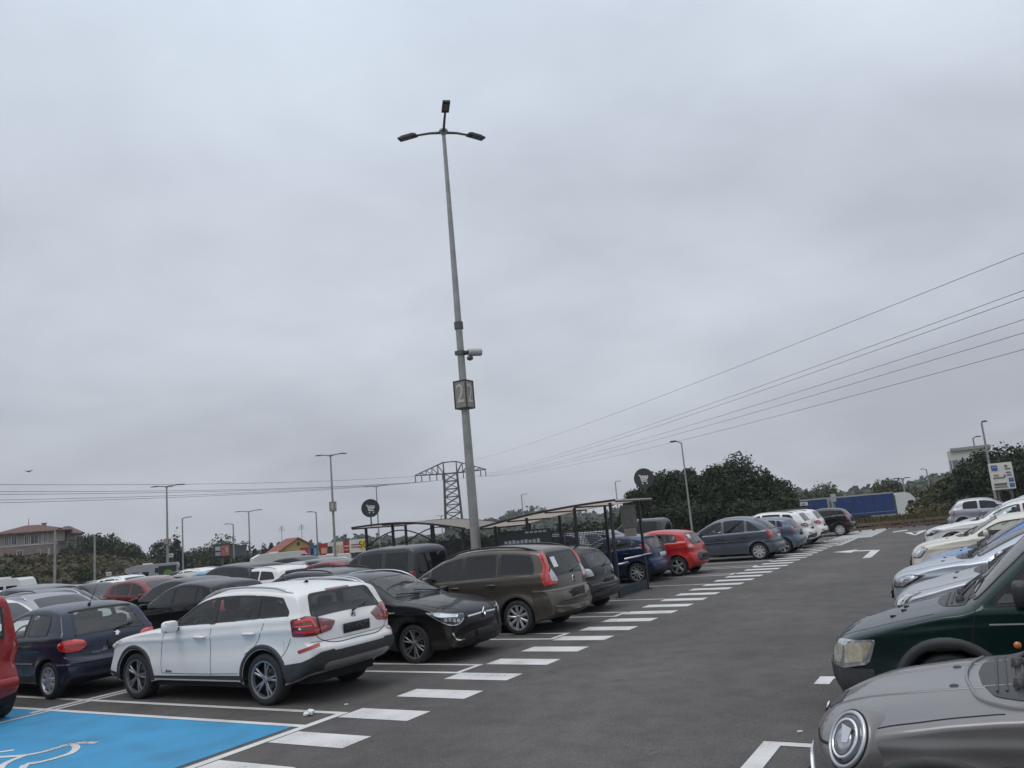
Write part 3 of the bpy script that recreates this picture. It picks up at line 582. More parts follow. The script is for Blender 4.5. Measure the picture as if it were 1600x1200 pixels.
# corner of the board turned slightly right of the viewer
vaz = math.atan2(-base.y, -base.x)
number_board(post, 5.54, 6.34, .40, '2', vaz+R_(45)+R_(12))
def camera_unit(root, z, az):
    d = Vector((math.cos(az), math.sin(az), 0)); m = MB(); m.bar(d*.08+Vector((0, 0, z)), d*.34+Vector((0, 0, z)), .07, .06); m.box((0, 0, z-.02), (.26, .26, .12)); br = m.build('camera_bracket', M_GALVD, root)
    c = d*.42+Vector((0, 0, z-.03)); m = MB(); Mx = Matrix.Translation(c) @ Matrix.Rotation(az-R_(70), 4, 'Z'); m.lathe([(.001, -.22), (.10, -.22), (.115, -.1), (.115, .16), (.10, .20), (.001, .20)], 16); m.v = [tuple(Mx @ Vector(v)) for v in m.v]; cm = m.build('security_camera', plain('camera_grey', (.42, .42, .41), .45), root, True)
    m = MB(); m.lathe([(.001, -.228), (.07, -.226), (.08, -.20)], 16); m.v = [tuple(Mx @ Vector(v)) for v in m.v]; m.build('camera_lens', M_DGLASS, cm, True)
    m = MB(); m.lathe([(.001, .06), (.09, .03), (.10, -.05), (.001, -.10)], 14, 0, 'Z', c=d*.26+Vector((0, 0, z-.18))); m.build('camera_dome', M_LAMPD, cm, True)
camera_unit(post, 7.22, math.atan2(CR.y, CR.x))
def lamp_at(px, pyb, pyt, D, arms, label, az=None, **kw):
    p = at(px, pyb, D=D); zb = gzf(p.x, p.y); ht = htop(px, pyt, D)-zb; a = az if az is not None else math.atan2(CR.y, CR.x)
    A = {1: [a], -1: [a+math.pi], 2: [a, a+math.pi], 3: [a+.25, a+math.pi-.25, a+math.pi*.55]}[arms]
    return lamp(p.x, p.y, zb, ht, A, label, **kw)
lp = lamp_at(523, 850, 711, 100, 3, 'three-armed lamp post with a small board, in front of the red and white hoardings', arm=1.0, head=1.0, r0=.19, r1=.09)
h_ = htop(523, 790, 100); number_board(lp, h_-lp.location.z-.65, h_-lp.location.z+.45, .62, '4', .4)
lp = lamp_at(262, 876, 760, 112, 3, 'three-armed lamp post with a board low down, above the dark conifer', arm=1.1, head=1.2, r0=.19, r1=.09)
number_board(lp, htop(262, 850, 112)-lp.location.z, htop(262, 842, 112)-lp.location.z, .6, None, .4)
for px, pb, pt, D, ar, lb, kw in [(592, 835, 760, 170, 2, 'two-armed lamp post just right of the left cart sign', dict(arm=1.2, head=1.4, r0=.18, r1=.11)), (391, 880, 799, 165, 2, 'two-armed lamp post left of the white motorhome', dict(arm=1.2, head=1.5, r0=.17, r1=.11)),
        (496, 850, 800, 130, -1, 'short single-armed lamp post in front of the yellow building', dict(arm=.6, head=.9, r0=.15, r1=.09)), (366, 880, 819, 150, -1, 'single-armed lamp post beside the dark billboard', dict(arm=.6, head=1.0, r0=.16, r1=.1)), (286, 880, 810, 140, 1, 'single-armed lamp post in the gap right of the dark conifer', dict(arm=.6, head=1.0, r0=.15, r1=.1)),
        (148, 906, 836, 98, 1, 'pale lamp post in front of the bank, right of the hill house', dict(arm=.3, head=.5, r0=.13, r1=.09)), (85.5, 910, 829, 92, 1, 'pale lamp post crossing the right part of the hill house', dict(arm=.3, head=.4, r0=.14, r1=.10)),
        (1079, 808, 690, 62, -1, 'slanting single lamp post in front of the dark tree belt', dict(arm=.35, head=.55, r0=.085, r1=.05)), (1545, 722, 660, 72, 1, 'taller lamp post behind the notice board', dict(arm=.08, head=.4, r0=.10, r1=.07)), (1526, 716, 684, 98, 1, 'thin lamp post before the pale building', dict(arm=.3, head=.6, r0=.09, r1=.07)),
        (963, 770, 753, 190, 1, 'far lamp post peeping over the right end of the shelter roof', dict(arm=.5, head=.9, r0=.16, r1=.12)), (817, 800, 773, 240, 1, 'far lamp post above the wooded hill', dict(arm=.7, head=1.2, r0=.18, r1=.14)), (1452, 760, 733, 170, -1, 'far lamp post above the olive shrubs', dict(arm=.4, head=.8, r0=.13, r1=.1)), (1414, 770, 748, 130, 2, 'short lamp post over the lorry roof', dict(arm=.25, head=.9, r0=.12, r1=.1)), (690, 815, 806, 240, 2, 'tiny far lamp post left of the lattice pylon', dict(arm=.6, head=.9, r0=.16, r1=.13)),
        (1672, 760, 577, 34, -1, 'lamp post just outside the right edge with its head in view', dict(arm=.25, head=.42, r0=.10, r1=.06))]:
    lamp_at(px, pb, pt, D, ar, lb, **kw)
# ------------------------------------------------------------------ trolley shelters
M_FRAME = plain('shelter_steel', (.030, .034, .038), .45, .3, var=.2); 
def translucent(name, col):
    m, nt, b = new_mat(name); N = nt.nodes.new; L = nt.links.new; t = N('ShaderNodeBsdfTranslucent'); t.inputs[0].default_value = (*col, 1); b.inputs['Base Color'].default_value = (*col, 1); b.inputs['Roughness'].default_value = .5
    ms = N('ShaderNodeMixShader'); ms.inputs[0].default_value = .75; L(b.outputs[0], ms.inputs[1]); L(t.outputs[0], ms.inputs[2]); L(ms.outputs[0], nt.nodes.get('Material Output').inputs[0]); MATS[name] = m; return m
M_ROOF = translucent('roof_sheet_cream', (.74, .69, .63)); M_TEAL = plain('kick_panel', (.012, .030, .034), .5, var=.2); M_MESH = plain('mesh_wire', (.022, .026, .028), .5, .3)
def shelter(x0, x1, y0, y1, prof, label, sign_label, sgn, front_bars=True):
    """x0 = open end by the lane, x1 = low end; prof(t) gives the roof height"""
    root = empty('trolley_shelter', ((x0+x1)/2, (y0+y1)/2, 0)); tag(root, label, 'shelter', 'trolley shelters'); ox, oy = (x0+x1)/2, (y0+y1)/2
    T = np.linspace(0, 1, 15); X = [x0+(x1-x0)*t-ox for t in T]; Z = [prof(t) for t in T]; ya, yb = y0-oy-.32, y1-oy+.32
    V = []
    for x, z in zip(X, Z): V += [(x, ya, z), (x, yb, z), (x, yb, z+.03), (x, ya, z+.03)]
    F = [(4*i+k, 4*i+(k+1) % 4, 4*i+4+(k+1) % 4, 4*i+4+k) for i in range(14) for k in range(4)]+[(0, 1, 2, 3), (56, 59, 58, 57)]
    mesh_obj('roof_sheet', V, F, M_ROOF, root, recalc=True)
    m = MB()
    for y in (ya, yb):
        for i in range(14): m.bar((X[i], y, Z[i]+.02), (X[i+1], y, Z[i+1]+.02), .04, .055)
    for i in (0, 4, 7, 11, 14): m.bar((X[i], ya+.03, Z[i]-.02), (X[i], yb-.03, Z[i]-.02), .035, .04)
    m.build('roof_frame', M_FRAME, root)
    px = [X[1], X[4]*.5+X[5]*.5, X[9]*.5+X[10]*.5, X[13]]
    for y in (y0-oy, y1-oy):
        for k, x in enumerate(px):
            z = float(np.interp((x+ox-x0)/(x1-x0), T, Z)); q = MB(); q.box((x, y, z/2-.02), (.065, .065, z)); q.box((x, y, .012), (.18, .18, .024)); q.build('post', M_FRAME, root)
    for y in (y0-oy, y1-oy):
        q = MB(); a, b = min(px[1], px[3]), max(px[1], px[3]); zt = 1.78
        for x in np.arange(a+.09, b, .05): q.bar((x, y, .30), (x, y, zt), .015, .015)
        for z in np.arange(.30, zt+.01, .05): q.bar((a, y, z), (b, y, z), .016, .016)
        q.build('mesh_side', M_MESH, root)
        q = MB(); q.box(((a+b)/2, y+.02*(1 if y > 0 else -1), .15), (b-a, .02, .26)); q.build('kick_panel', M_TEAL, root)
    q = MB(); xe = px[3]
    for y in np.arange(y0-oy+.06, y1-oy, .07): q.bar((xe, y, .30), (xe, y, 1.75), .010, .010)
    for z in np.arange(.3, 1.76, .14): q.bar((xe, y0-oy, z), (xe, y1-oy, z), .011, .011)
    q.build('mesh_back', M_MESH, root)
    if sgn < 0:
        q = MB()
        for y in (y0-oy, y1-oy): q.tube([(px[0]+(px[2]-px[0])*t, y, 1.80+.42*math.sin(math.pi*t)) for t in np.linspace(0, 1, 13)], .02, 6)
        q.build('arched_brace', M_FRAME, root, True)
    for zz, ln in ((.96, 1.0), (.86, .45)):
        q = MB(); y = y0-oy+.02; q.tube([(px[0]+.22*sgn, y0-oy+(.05 if ln == 1 else -.35), zz), (px[0]+.22*sgn, (y1-oy-.05) if ln == 1 else y0-oy+.25, zz)], .025, 8); q.build('chrome_rail', M_CHROME, root, True)
    q = MB(); q.box((px[0], 0, .14), (.03, y1-y0-.10, .24)); 
    q.build('threshold_panel', M_TEAL, root)
    # round cart sign on a short mast over the open end
    s = empty('cart_sign', (x0-.15*sgn, sign_y[sgn], prof(0)+.0)); tag(s, sign_label, 'sign', 'round cart signs')
    d = Vector((-s.location.x, -s.location.y, 0)).normalized(); az = math.atan2(d.y, d.x)+(-.25 if sgn > 0 else .1); s.rotation_euler = (0, 0, az); R = .29
    q = MB(); q.tube([(0, 0, -.02), (0, 0, .42)], .022, 8); q.build('mast', M_FRAME, s, True)
    q = MB(); q.lathe([(.001, -.02), (R, -.02), (R, .02), (.001, .02)], 36, 0, 'Y', c=(0, 0, .60)); q.v = [(-v[1], v[0], v[2]) for v in q.v]; di = q.build('disc', plain('sign_charcoal', (.035, .037, .042), .5), s)
    q = MB(); W_ = .028
    def ln(a, b): q.bar((.026, a[0], .60+a[1]), (.026, b[0], .60+b[1]), .010, W_)
    k = .8
    for a, b in (((-.17, .12), (-.12, .12)), ((-.12, .12), (-.07, -.10)), ((-.12, .09), (.16, .07)), ((.16, .07), (.12, -.03)), ((.12, -.03), (-.09, -.05)), ((-.07, -.10), (.12, -.10)), ((-.03, .08), (-.015, -.04)), ((.05, .075), (.055, -.035)), ((-.11, .03), (.14, .02))): ln((a[0]*k, a[1]*k), (b[0]*k, b[1]*k))
    q.lathe([(.001, -.006), (.022, -.006), (.022, .006), (.001, .006)], 12, 0, 'Y'); wv = q.v[-48:]; q.v[-48:] = [(.026+v[1], v[0]-.04, .60-.14+v[2]) for v in wv]
    q.lathe([(.001, -.006), (.022, -.006), (.022, .006), (.001, .006)], 12, 0, 'Y'); wv = q.v[-48:]; q.v[-48:] = [(.026+v[1], v[0]+.085, .60-.14+v[2]) for v in wv]
    q.build('cart_symbol', plain('sign_white', (.68, .68, .68), .5), di)
    return root
sign_y = {1: 22.0, -1: 20.2}
sh = shelter(-8.35, -12.55, 19.75, 21.75, lambda t: 2.46-.40*t+.08*math.sin(math.pi*t), 'near trolley shelter with a curved cream roof on dark posts', 'round charcoal cart sign in front of the dark trees', 1)
sf = shelter(-17.3, -13.05, 19.75, 21.75, lambda t: 2.40-.33*t+.16*math.sin(math.pi*t), 'far trolley shelter with a curved roof left of the main lamp post', 'round charcoal cart sign against the sky at the far shelter', -1)
# pale notices fixed inside the near shelter
for (x, y, z, w, h, c) in ((-8.95, 21.70, 2.03, .46, .62, (.20, .21, .21)), (-8.95, 21.69, 1.58, .36, .22, (.36, .33, .29))):
    b = MB(); b.box((x-sh.location.x, y-sh.location.y-.05, z), (w, .02, h)); b.build('notice', plain('notice_%d' % int(c[0]*1000), c, .6, var=.15), sh)
b = MB()
for k in range(9): b.box((-11.9+.13*k-sh.location.x, 19.70-sh.location.y, 1.60), (.09, .012, .07+.02*(k % 3)))
for k in range(5): b.box((-11.2+.14*k-sh.location.x, 19.70-sh.location.y, 1.84), (.10, .012, .05))
b.build('notice_lettering', plain('notice_white', (.34, .34, .34), .6), sh)
b = MB(); b.box((-11.3-sh.location.x, 19.715-sh.location.y, 1.70), (1.7, .012, .42)); b.build('notice_panel', plain('banner_dark', (.022, .030, .032), .6), sh)
def trolley(x, y, rz, label):
    r = empty('shopping_trolley', (x, y, 0), rz); tag(r, label, 'shopping trolley', 'trolleys in the shelter'); W = MB()
    for z, a, b, w in ((.55, -.36, .36, .22), (.70, -.40, .40, .245), (.88, -.44, .42, .27), (1.0, -.46, .44, .28)):
        W.bar((a, -w, z), (b, -w, z), .008); W.bar((a, w, z), (b, w, z), .008); W.bar((a, -w, z), (a, w, z), .008); W.bar((b, -w, z), (b, w, z), .008)
    for t in np.linspace(0, 1, 11):
        for s in (1, -1): W.bar((-.36+.72*t, s*.22, .55), (-.46+.90*t, s*.28, 1.0), .006)
    for t in np.linspace(-1, 1, 7): W.bar((.36, .22*t, .55), (.44, .28*t, 1.0), .006); W.bar((-.36, .22*t, .55), (.36, .22*t, .55), .006)
    W.build('basket', M_SATIN, r); f = MB()
    for s in (1, -1): f.tube([(-.5, s*.26, 1.02), (-.4, s*.25, .55), (-.34, s*.24, .18), (.40, s*.20, .16)], .013, 6)
    f.build('trolley_frame', M_SATIN, r, True); h = MB(); h.tube([(-.5, -.27, 1.03), (-.5, .27, 1.03)], .018, 8); h.build('handle', plain('handle_red', (.3, .02, .02), .4), r, True)
    for s in (1, -1):
        for x_ in (-.30, .36): w = MB(); w.lathe([(.001, -.015), (.06, -.015), (.06, .015), (.001, .015)], 12, 0, 'Y', c=(x_, s*.22, .06)); w.build('castor', M_RUB, r)
for i in range(5): trolley(-10.2-.32*i, 20.3, math.pi, ('first', 'second', 'third', 'fourth', 'fifth')[i]+' wire shopping trolley from the open end of the near shelter, nested in a row')
# ------------------------------------------------------------------ pylon and lines
M_PYL = plain('rusty_lattice', (.05, .034, .03), .8, .1, var=.25, scale=1)
def pylon():
    b = at_ground(712, 350); c = at(700, 722, D=350); H = c.z-b.z; r = empty('lattice_pylon', b, math.atan2(CR.y, CR.x)); tag(r, 'rusty lattice pylon with a long crossarm, left of the main lamp post', 'pylon')
    m = MB(); n = 9; wd = lambda t: (3.9-1.1*t)
    P = [[Vector((sx*wd(k/n), sy*wd(k/n)*.8, H*.86*k/n)) for sx, sy in ((1, 1), (-1, 1), (-1, -1), (1, -1))] for k in range(n+1)]
    for k in range(n):
        for i in range(4):
            j = (i+1) % 4; m.bar(P[k][i], P[k+1][i], .46); m.bar(P[k][i], P[k+1][j], .28); m.bar(P[k][j], P[k+1][i], .28); m.bar(P[k+1][i], P[k+1][j], .3)
    m.build('tower', M_PYL, r); m = MB(); z0 = H*.86
    for s in (1, -1):
        tip = Vector((s*15.5, 0, z0+.3))
        for sy in (1.8, -1.8):
            a, u = Vector((s*2.8, sy, z0)), Vector((s*2.8, sy*.4, H)); m.bar(a, tip, .38); m.bar(u, tip, .38); m.bar(a, u, .36)
            for t in (.2, .4, .6, .8): m.bar(a.lerp(tip, t), u.lerp(tip, t), .26); m.bar(a.lerp(tip, t-.2), u.lerp(tip, t), .26)
        for t in (.25, .5, .75): m.bar(Vector((s*2.8, 1.8, z0)).lerp(tip, t), Vector((s*2.8, -1.8, z0)).lerp(tip, t), .16)
    m.bar((-2.8, .7, H), (2.8, .7, H), .34); m.bar((-2.8, -.7, H), (2.8, -.7, H), .34); m.build('crossarm', M_PYL, r)
    for x in (-15.2, -12.5, -9, -6, -3.5, 5.5, 9.5, 13, 15.2):
        q = MB(); q.tube([(x, 0, z0-.1), (x, 0, z0-2.6)], .24, 6); q.build('insulator', M_GALVD, r)
    return r, z0
py, pz0 = pylon()
M_WIRE = plain('wire_dark', (.05, .05, .055), .6)
def wire(a, b, sag, r, label, group):
    a, b = Vector(a), Vector(b); pts = [a.lerp(b, t)-Vector((0, 0, sag*4*t*(1-t))) for t in np.linspace(0, 1, 40)]; m = MB(); m.tube(pts, r, 5); tag(m.build('overhead_wire', M_WIRE, None, True), label, 'power line', group)
pm = lambda x: py.matrix_basis @ Vector((x, 0, pz0-2.6))
bpy.context.view_layer.update()
def pyl_pt(x, z): return Vector(py.location)+Vector((math.cos(py.rotation_euler.z)*x, math.sin(py.rotation_euler.z)*x, z))
for i, (x, yr, D, sg) in enumerate([(0, 380, 62, 2.2), (3.5, 438, 66, 2.4), (5.5, 447, 64, 2.6), (9.5, 483, 70, 2.6), (13, 505, 70, 2.4), (15.2, 530, 72, 2.6)]):
    a = pyl_pt(x, py_h if False else (pz0-2.6 if x else pz0+3.4)); e = at(1600, yr, D=D); d = (e-a); b = e+d.normalized()*25
    wire(a, b, sg, .022, 'thin dark power line climbing from the pylon to the right edge', 'power lines right of the pylon')
for i, (x, yl, D, sg) in enumerate([(-15.2, 752, 210, 1.5), (-12.5, 763, 214, 1.5), (-9, 767, 212, 1.6), (-6, 776, 216, 1.6), (-3.5, 780, 214, 1.7)]):
    a = pyl_pt(x, pz0-2.6 if i else pz0); e = at(0, yl, D=D); b = e+(e-a).normalized()*30; wire(a, b, sg, .052, 'faint power line running level from the pylon to the left edge', 'power lines left of the pylon')
# ------------------------------------------------------------------ buildings
M_TILE = plain('roof_tile_brown', (.115, .060, .045), .85, var=.3, scale=2.5); M_TILER = plain('roof_tile_red', (.24, .075, .045), .85, var=.25, scale=2.5); M_STONE = plain('stone_pink', (.27, .215, .19), .9, var=.25, scale=1.4); M_PLAST = plain('plaster_grey', (.33, .30, .28), .9, var=.12, scale=.7); M_PLASTW = plain('plaster_white', (.55, .53, .50), .9, var=.08)
M_WIN = plain('house_window', (.02, .024, .028), .08, spec=.8); M_OCH = plain('ochre_wall', (.52, .36, .14), .9, var=.12, scale=.8)
def win(root, x, y, z, w, h, depth=.12, ax='y', mat=None):
    f = MB(); d = lambda a, b, c: (a, b, c) if ax == 'y' else (b, a, c); P = lambda a, b, c: Vector((x, y, z))+Vector((a, b, c)) if ax == 'y' else Vector((x, y, z))+Vector((b, a, c))
    for s in (1, -1): f.box(P(s*(w/2-.05), 0, 0), d(.1, depth, h)); f.box(P(0, 0, s*(h/2-.05)), d(w-.2, depth, .1))
    f.box(P(0, 0, 0), d(.06, depth*.7, h-.2)); fo = f.build('window', M_PLASTW, root); g = MB(); g.box(P(0, 0, 0), d(w-.2, .03, h-.2)); g.build('pane', mat or M_WIN, fo); return fo
def hip_roof(root, x0, x1, y0, y1, z, h, over, mat, ridge=.5):
    x0 -= over; x1 += over; y0 -= over; y1 += over; yc = (y0+y1)/2; k = min((y1-y0)/2*ridge*2, (x1-x0)*.46)
    V = [(x0, y0, z), (x1, y0, z), (x1, y1, z), (x0, y1, z), (x0+k*.9, yc, z+h), (x1-k*.9, yc, z+h)]; V += [(a, b, c-.18) for a, b, c in V[:4]]
    return mesh_obj('roof', V, [(0, 1, 5, 4), (1, 2, 5), (2, 3, 4, 5), (3, 0, 4), (6, 7, 1, 0), (7, 8, 2, 1), (8, 9, 3, 2), (9, 6, 0, 3), (9, 8, 7, 6)], mat, root, recalc=True)
def px_m(px, D): return D/(1+((px-800)/CAM_F)**2)/CAM_F
def facing(px): p = at(px, 850, D=1); return math.atan2(p.y, p.x)-math.pi/2
def hill_house():
    D = 163; b = at(42, 873, D=D); zt = lambda y: htop(42, y, D)-b.z; s = px_m(42, D); r = empty('hill_house', b, facing(42)); tag(r, 'house with a brown hipped roof and dark windows on top of the bank', 'house')
    w0, w1 = -46*s, 62*s; ze = zt(832.5)+.1; zm = zt(852)
    m = MB(); m.box(((w0+w1)/2, 5, zm/2-.5), (w1-w0, 10, zm+1)); m.build('lower_wall', M_STONE, r); m = MB(); m.box(((w0+w1)/2, 5, (zm+ze)/2), (w1-w0-.5, 9.5, ze-zm)); m.build('upper_wall', M_PLAST, r); m = MB(); m.box(((w0+w1)/2, 5, zm), (w1-w0+.2, 10.2, .18)); m.build('string_course', M_PLASTW, r)
    rf = hip_roof(r, w0, w1, 0, 10, ze, zt(819)-ze, .9, M_TILE, .62)
    m = MB(); m.box((27*s, 5.5, zt(825)), (.7, .7, 1.5)); m.box((27*s, 5.5, zt(825)+.85), (.9, .9, .15)); m.build('chimney', M_STONE, rf); m = MB(); m.tube([(2*s, 5, zt(820)), (2*s, 5, zt(808))], .05, 5); m.build('aerial', M_GALVD, rf)
    zc = (zm+ze)/2
    for px, w, h in ((10, 7, .86), (22, 9, .86), (41, 7, .92), (53, 13, .92), (66, 4, .86), (73, 4, .86)): win(r, (px-42)*s, .18, zc, w*s, (ze-zm)*h, .22)
    for px, w, h in ((31, 10, 1.1), (61, 5, 1.0), (76, 3, 1.0)): win(r, (px-42)*s, -.02, zm*.42, w*s, h, .2)
    x0, x1 = 62*s, 84*s; ze2 = zt(838); m = MB(); m.box(((x0+x1)/2, 6.5, ze2/2-.4), (x1-x0, 9, ze2+.8)); m.build('wing_wall', M_PLAST, r)
    rr = hip_roof(r, x0-1.5, x1, 2, 11, ze2, zt(824)-ze2, .8, M_TILE, .5)
    m = MB(); m.box((55*s, -.6, zt(850)), (15*s, 1.4, .18)); m.build('porch_roof', M_TILE, r)
    win(r, (x1+x0)/2+1, 1.95, ze2*.7, 1.0, 1.3, .2)
hill_house()
def yellow_building():
    D = 165; b = at_ground(466, D); s = px_m(466, D); r = empty('yellow_building', b, facing(466)+.2); tag(r, 'ochre building with a red tiled gable roof behind the hoardings', 'building'); z = lambda y: htop(466, y, D)-b.z
    w = 66*s; ze = z(860); zr = z(840); L = 12; V = [(-w/2, 0, -1), (w/2, 0, -1), (w/2, 0, ze), (0, 0, zr), (-w/2, 0, ze)]; V += [(x, L, zz) for x, y, zz in V]
    mesh_obj('wall', V, [(0, 1, 2, 3, 4), (9, 8, 7, 6, 5), (0, 5, 6, 1), (1, 6, 7, 2), (4, 9, 5, 0)], M_OCH, r, recalc=True); o = .7; k = (zr-ze)/(w/2); V = []
    for y in (-.5, L+.5): V += [(-w/2-o, y, ze-k*o+.05), (0, y, zr+.08), (w/2+o, y, ze-k*o+.05), (w/2+o, y, ze-k*o-.15), (0, y, zr-.12), (-w/2-o, y, ze-k*o-.15)]
    rf = mesh_obj('roof', V, [(0, 1, 7, 6), (1, 2, 8, 7), (2, 3, 9, 8), (3, 4, 10, 9), (4, 5, 11, 10), (5, 0, 6, 11), (0, 5, 4, 1), (1, 4, 3, 2), (6, 7, 10, 11), (7, 8, 9, 10)], M_TILER, r, recalc=True)
    m = MB(); m.box((0, -.06, zr-1.2), (.5, .1, .6)); m.build('vent', M_WIN, r)
    for x in (-2, 2.2): win(r, x, -.03, ze*.6, 1.3, 1.3, .14)
    for x, y in ((-2.5, 3), (1.2, 2)):
        m = MB(); m.tube([(x, y, zr-.8), (x, y, zr+2.6)], .05, 5)
        for j in range(4): m.bar((x-.7+.1*j, y, zr+1.6+.25*j), (x+.7-.1*j, y, zr+1.6+.25*j), .05)
        m.build('tv_aerial', M_GALVD, rf)
yellow_building()
def far_block(px0, px1, ytop, ymid, D, label, roof=True):
    a, c = at(px0, ytop, D=D), at(px1, ytop, D=D); b = Vector(((a.x+c.x)/2, (a.y+c.y)/2, gzf(a.x, a.y))); w = (Vector((c.x-a.x, c.y-a.y))).length; H = htop((px0+px1)/2, ytop+2, D)-b.z; r = empty('office_block', b, math.atan2(c.y-a.y, c.x-a.x)); tag(r, label, 'building')
    m = MB(); m.box((0, 5, H/2-.5), (w, 10, H+1)); m.build('wall', M_PLASTW, r); zm = htop((px0+px1)/2, ymid, D)-b.z
    m = MB(); m.box((0, -.06, zm-1.1), (w*.94, .14, 2.0)); m.build('window_band', plain('window_band_grey', (.16, .17, .18), .3), r); m = MB(); m.box((.4, 4.8, H+.15), (w*.96, 10.4, .5)); m.build('parapet', M_GALV, r)
    for k in range(6): m = MB(); m.box((-w*.42+k*w*.168, -.16, zm-1.1), (.14, .08, 2.0)); m.build('mullion', M_PLASTW, r)
far_block(1478, 1545, 700, 716, 150, 'pale flat-roofed block above the right-hand trees')
def shed():
    D = 158; b = at_ground(372, D); s = px_m(372, D); r = empty('grey_shed', b, facing(372)); tag(r, 'grey ribbed shed behind the dark billboard', 'shed'); H = htop(372, 853, D)-b.z; m = MB(); m.box((0, 3, H/2), (26*s, 6, H)); m.build('wall', plain('shed_grey', (.13, .14, .145), .6, var=.15), r)
    m = MB()
    for k in range(12): m.box((-12*s+k*2.2*s, -.05, H/2), (.08, .1, H))
    m.build('rib', M_GALVD, r); m = MB(); m.box((0, 3, H+.06), (27*s, 6.4, .12)); m.build('roof', M_GALVD, r)
shed()
# hoardings: a row of red and white panels on legs
M_HR = plain('hoarding_red', (.42, .018, .020), .5, var=.12); M_HW = plain('hoarding_white', (.66, .64, .60), .5, var=.08); M_HY = plain('hoarding_yellow', (.72, .50, .03), .5); M_HB = plain('hoarding_blue', (.03, .10, .28), .5); M_HP = plain('hoarding_peach', (.58, .36, .24), .5)
def panel_sign(name, px0, px1, y0, y1, D, mat, label, cat, bits, group=None, legs=True, cant=0.0):
    a, c = at(px0, y1, D=D), at(px1, y1+(px1-px0)*-.089, D=D); w = Vector((c.x-a.x, c.y-a.y)).length; zb = gzf(a.x, a.y); b = Vector(((a.x+c.x)/2, (a.y+c.y)/2, zb)); r = empty(name, b, math.atan2(c.y-a.y, c.x-a.x)); tag(r, label, cat, group)
    z0 = htop((px0+px1)/2, y1-(px1-px0)*.044, D)-zb; z1 = htop((px0+px1)/2, y0-(px1-px0)*.044, D)-zb; H = z1-z0
    m = MB(); m.box((0, 0, (z0+z1)/2), (w, .14, H)); p = m.build('panel', mat, r)
    for (u, v, bw, bh, mt) in bits: q = MB(); q.box((-w/2+w*u, -.085, z0+H*v), (w*bw, .03, H*bh)); q.build('printed_block', mt, p)
    if legs:
        for s in (.28, -.28): q = MB(); q.box((w*s, .1, z0/2), (.12, .12, z0)); q.build('leg', M_GALVD, r)
    return r, w, z0, z1
G = 'hoardings in the distance'; D = 122
panel_sign('hoarding', 469, 483, 856, 876, D, M_HR, 'red hoarding at the left end of the row', 'hoarding', [(.5, .22, .8, .12, M_HP), (.5, .5, .7, .08, M_HW)], G)
panel_sign('hoarding', 484, 497, 852.5, 873, D, M_HB, 'blue windowed panel between red hoardings', 'hoarding', [(.3, .5, .25, .6, M_WIN), (.7, .5, .3, .5, plain('pale_blue', (.2, .35, .45), .4))], G)
panel_sign('hoarding', 501, 514, 850, 872, D, M_HR, 'red hoarding with a pale block, second red one', 'hoarding', [(.45, .5, .7, .4, M_HP)], G)
panel_sign('hoarding', 513, 537, 848, 871, D-.3, M_HW, 'pale hoarding with orange figures behind the board lamp post', 'hoarding', [(.15, .5, .3, .5, M_WIN), (.66, .5, .18, .55, M_HP), (.88, .5, .14, .55, M_HP), (.08, .12, .15, .2, M_HR)], G)
panel_sign('hoarding', 537, 547, 846, 868, D, M_HR, 'narrow red hoarding left of the yellow figured one', 'hoarding', [(.5, .4, .7, .1, M_HP), (.5, .65, .7, .08, M_HW)], G)
r, w, z0, z1 = panel_sign('hoarding', 546.5, 573, 843.5, 864, D-.3, M_HW, 'white hoarding with a black 50 on yellow', 'hoarding', [(.34, .60, .46, .08, M_GALVD), (.36, .42, .5, .08, M_HR), (.80, .52, .32, .72, M_HY)], G)
text_obj('hoarding_figure', '50', (z1-z0)*.72, M_BLACK, Matrix.Translation((-w/2+w*.80, -.108, (z0+z1)/2+.05)) @ Matrix.Rotation(R_(90), 4, 'X'), r, .004)
r, w, z0, z1 = panel_sign('billboard', 335, 360, 851, 872, 118, M_WIN, 'dark framed billboard with a red panel on one post', 'billboard', [(.23, .68, .32, .3, plain('bb_grey', (.4, .4, .4), .5)), (.23, .28, .32, .26, plain('bb_grey2', (.3, .3, .33), .5)), (.68, .50, .52, .78, plain('bb_red', (.45, .10, .10), .5)), (.68, .55, .36, .36, M_HW), (.68, .55, .06, .36, M_HR), (.58, .62, .10, .10, M_HR)], legs=False)
q = MB(); q.tube([(0, .1, 0), (0, .1, z0)], .14, 8); q.build('post', M_GALVD, r)
# the notice board on the right and the small road signs
r, w, z0, z1 = panel_sign('notice_board', 1551, 1588, 724, 766, 47, plain('board_cream', (.60, .57, .52), .6, var=.06), 'large cream notice board with blue squares on two posts', 'notice board',
    [(.24, .82, .26, .20, M_HB), (.86, .34, .20, .14, M_HB), (.86, .14, .20, .14, M_HB), (.74, .86, .12, .07, plain('board_brown', (.16, .09, .07), .6)), (.27, .54, .20, .06, plain('board_orange', (.36, .20, .05), .6))]+[(.35, .44-.0, .46, .035, M_GALVD), (.80, .76, .24, .03, M_GALVD), (.80, .62, .2, .04, M_GALVD), (.82, .52, .2, .04, M_GALVD), (.38, .22, .56, .03, M_GALVD), (.38, .17, .52, .03, M_GALVD), (.38, .09, .56, .03, M_GALVD), (.62, .50, .07, .09, M_GALVD), (.24, .84, .16, .04, M_HW), (.86, .36, .12, .03, M_HW), (.86, .15, .12, .03, M_HW)])
r, w, z0, z1 = panel_sign('direction_sign', 1250.5, 1262.5, 785, 790.5, 66, plain('sign_pale', (.55, .55, .53), .5), 'small pale sign on two thin posts left of the lorry', 'road sign', [(.4, .5, .5, .25, M_GALVD)])
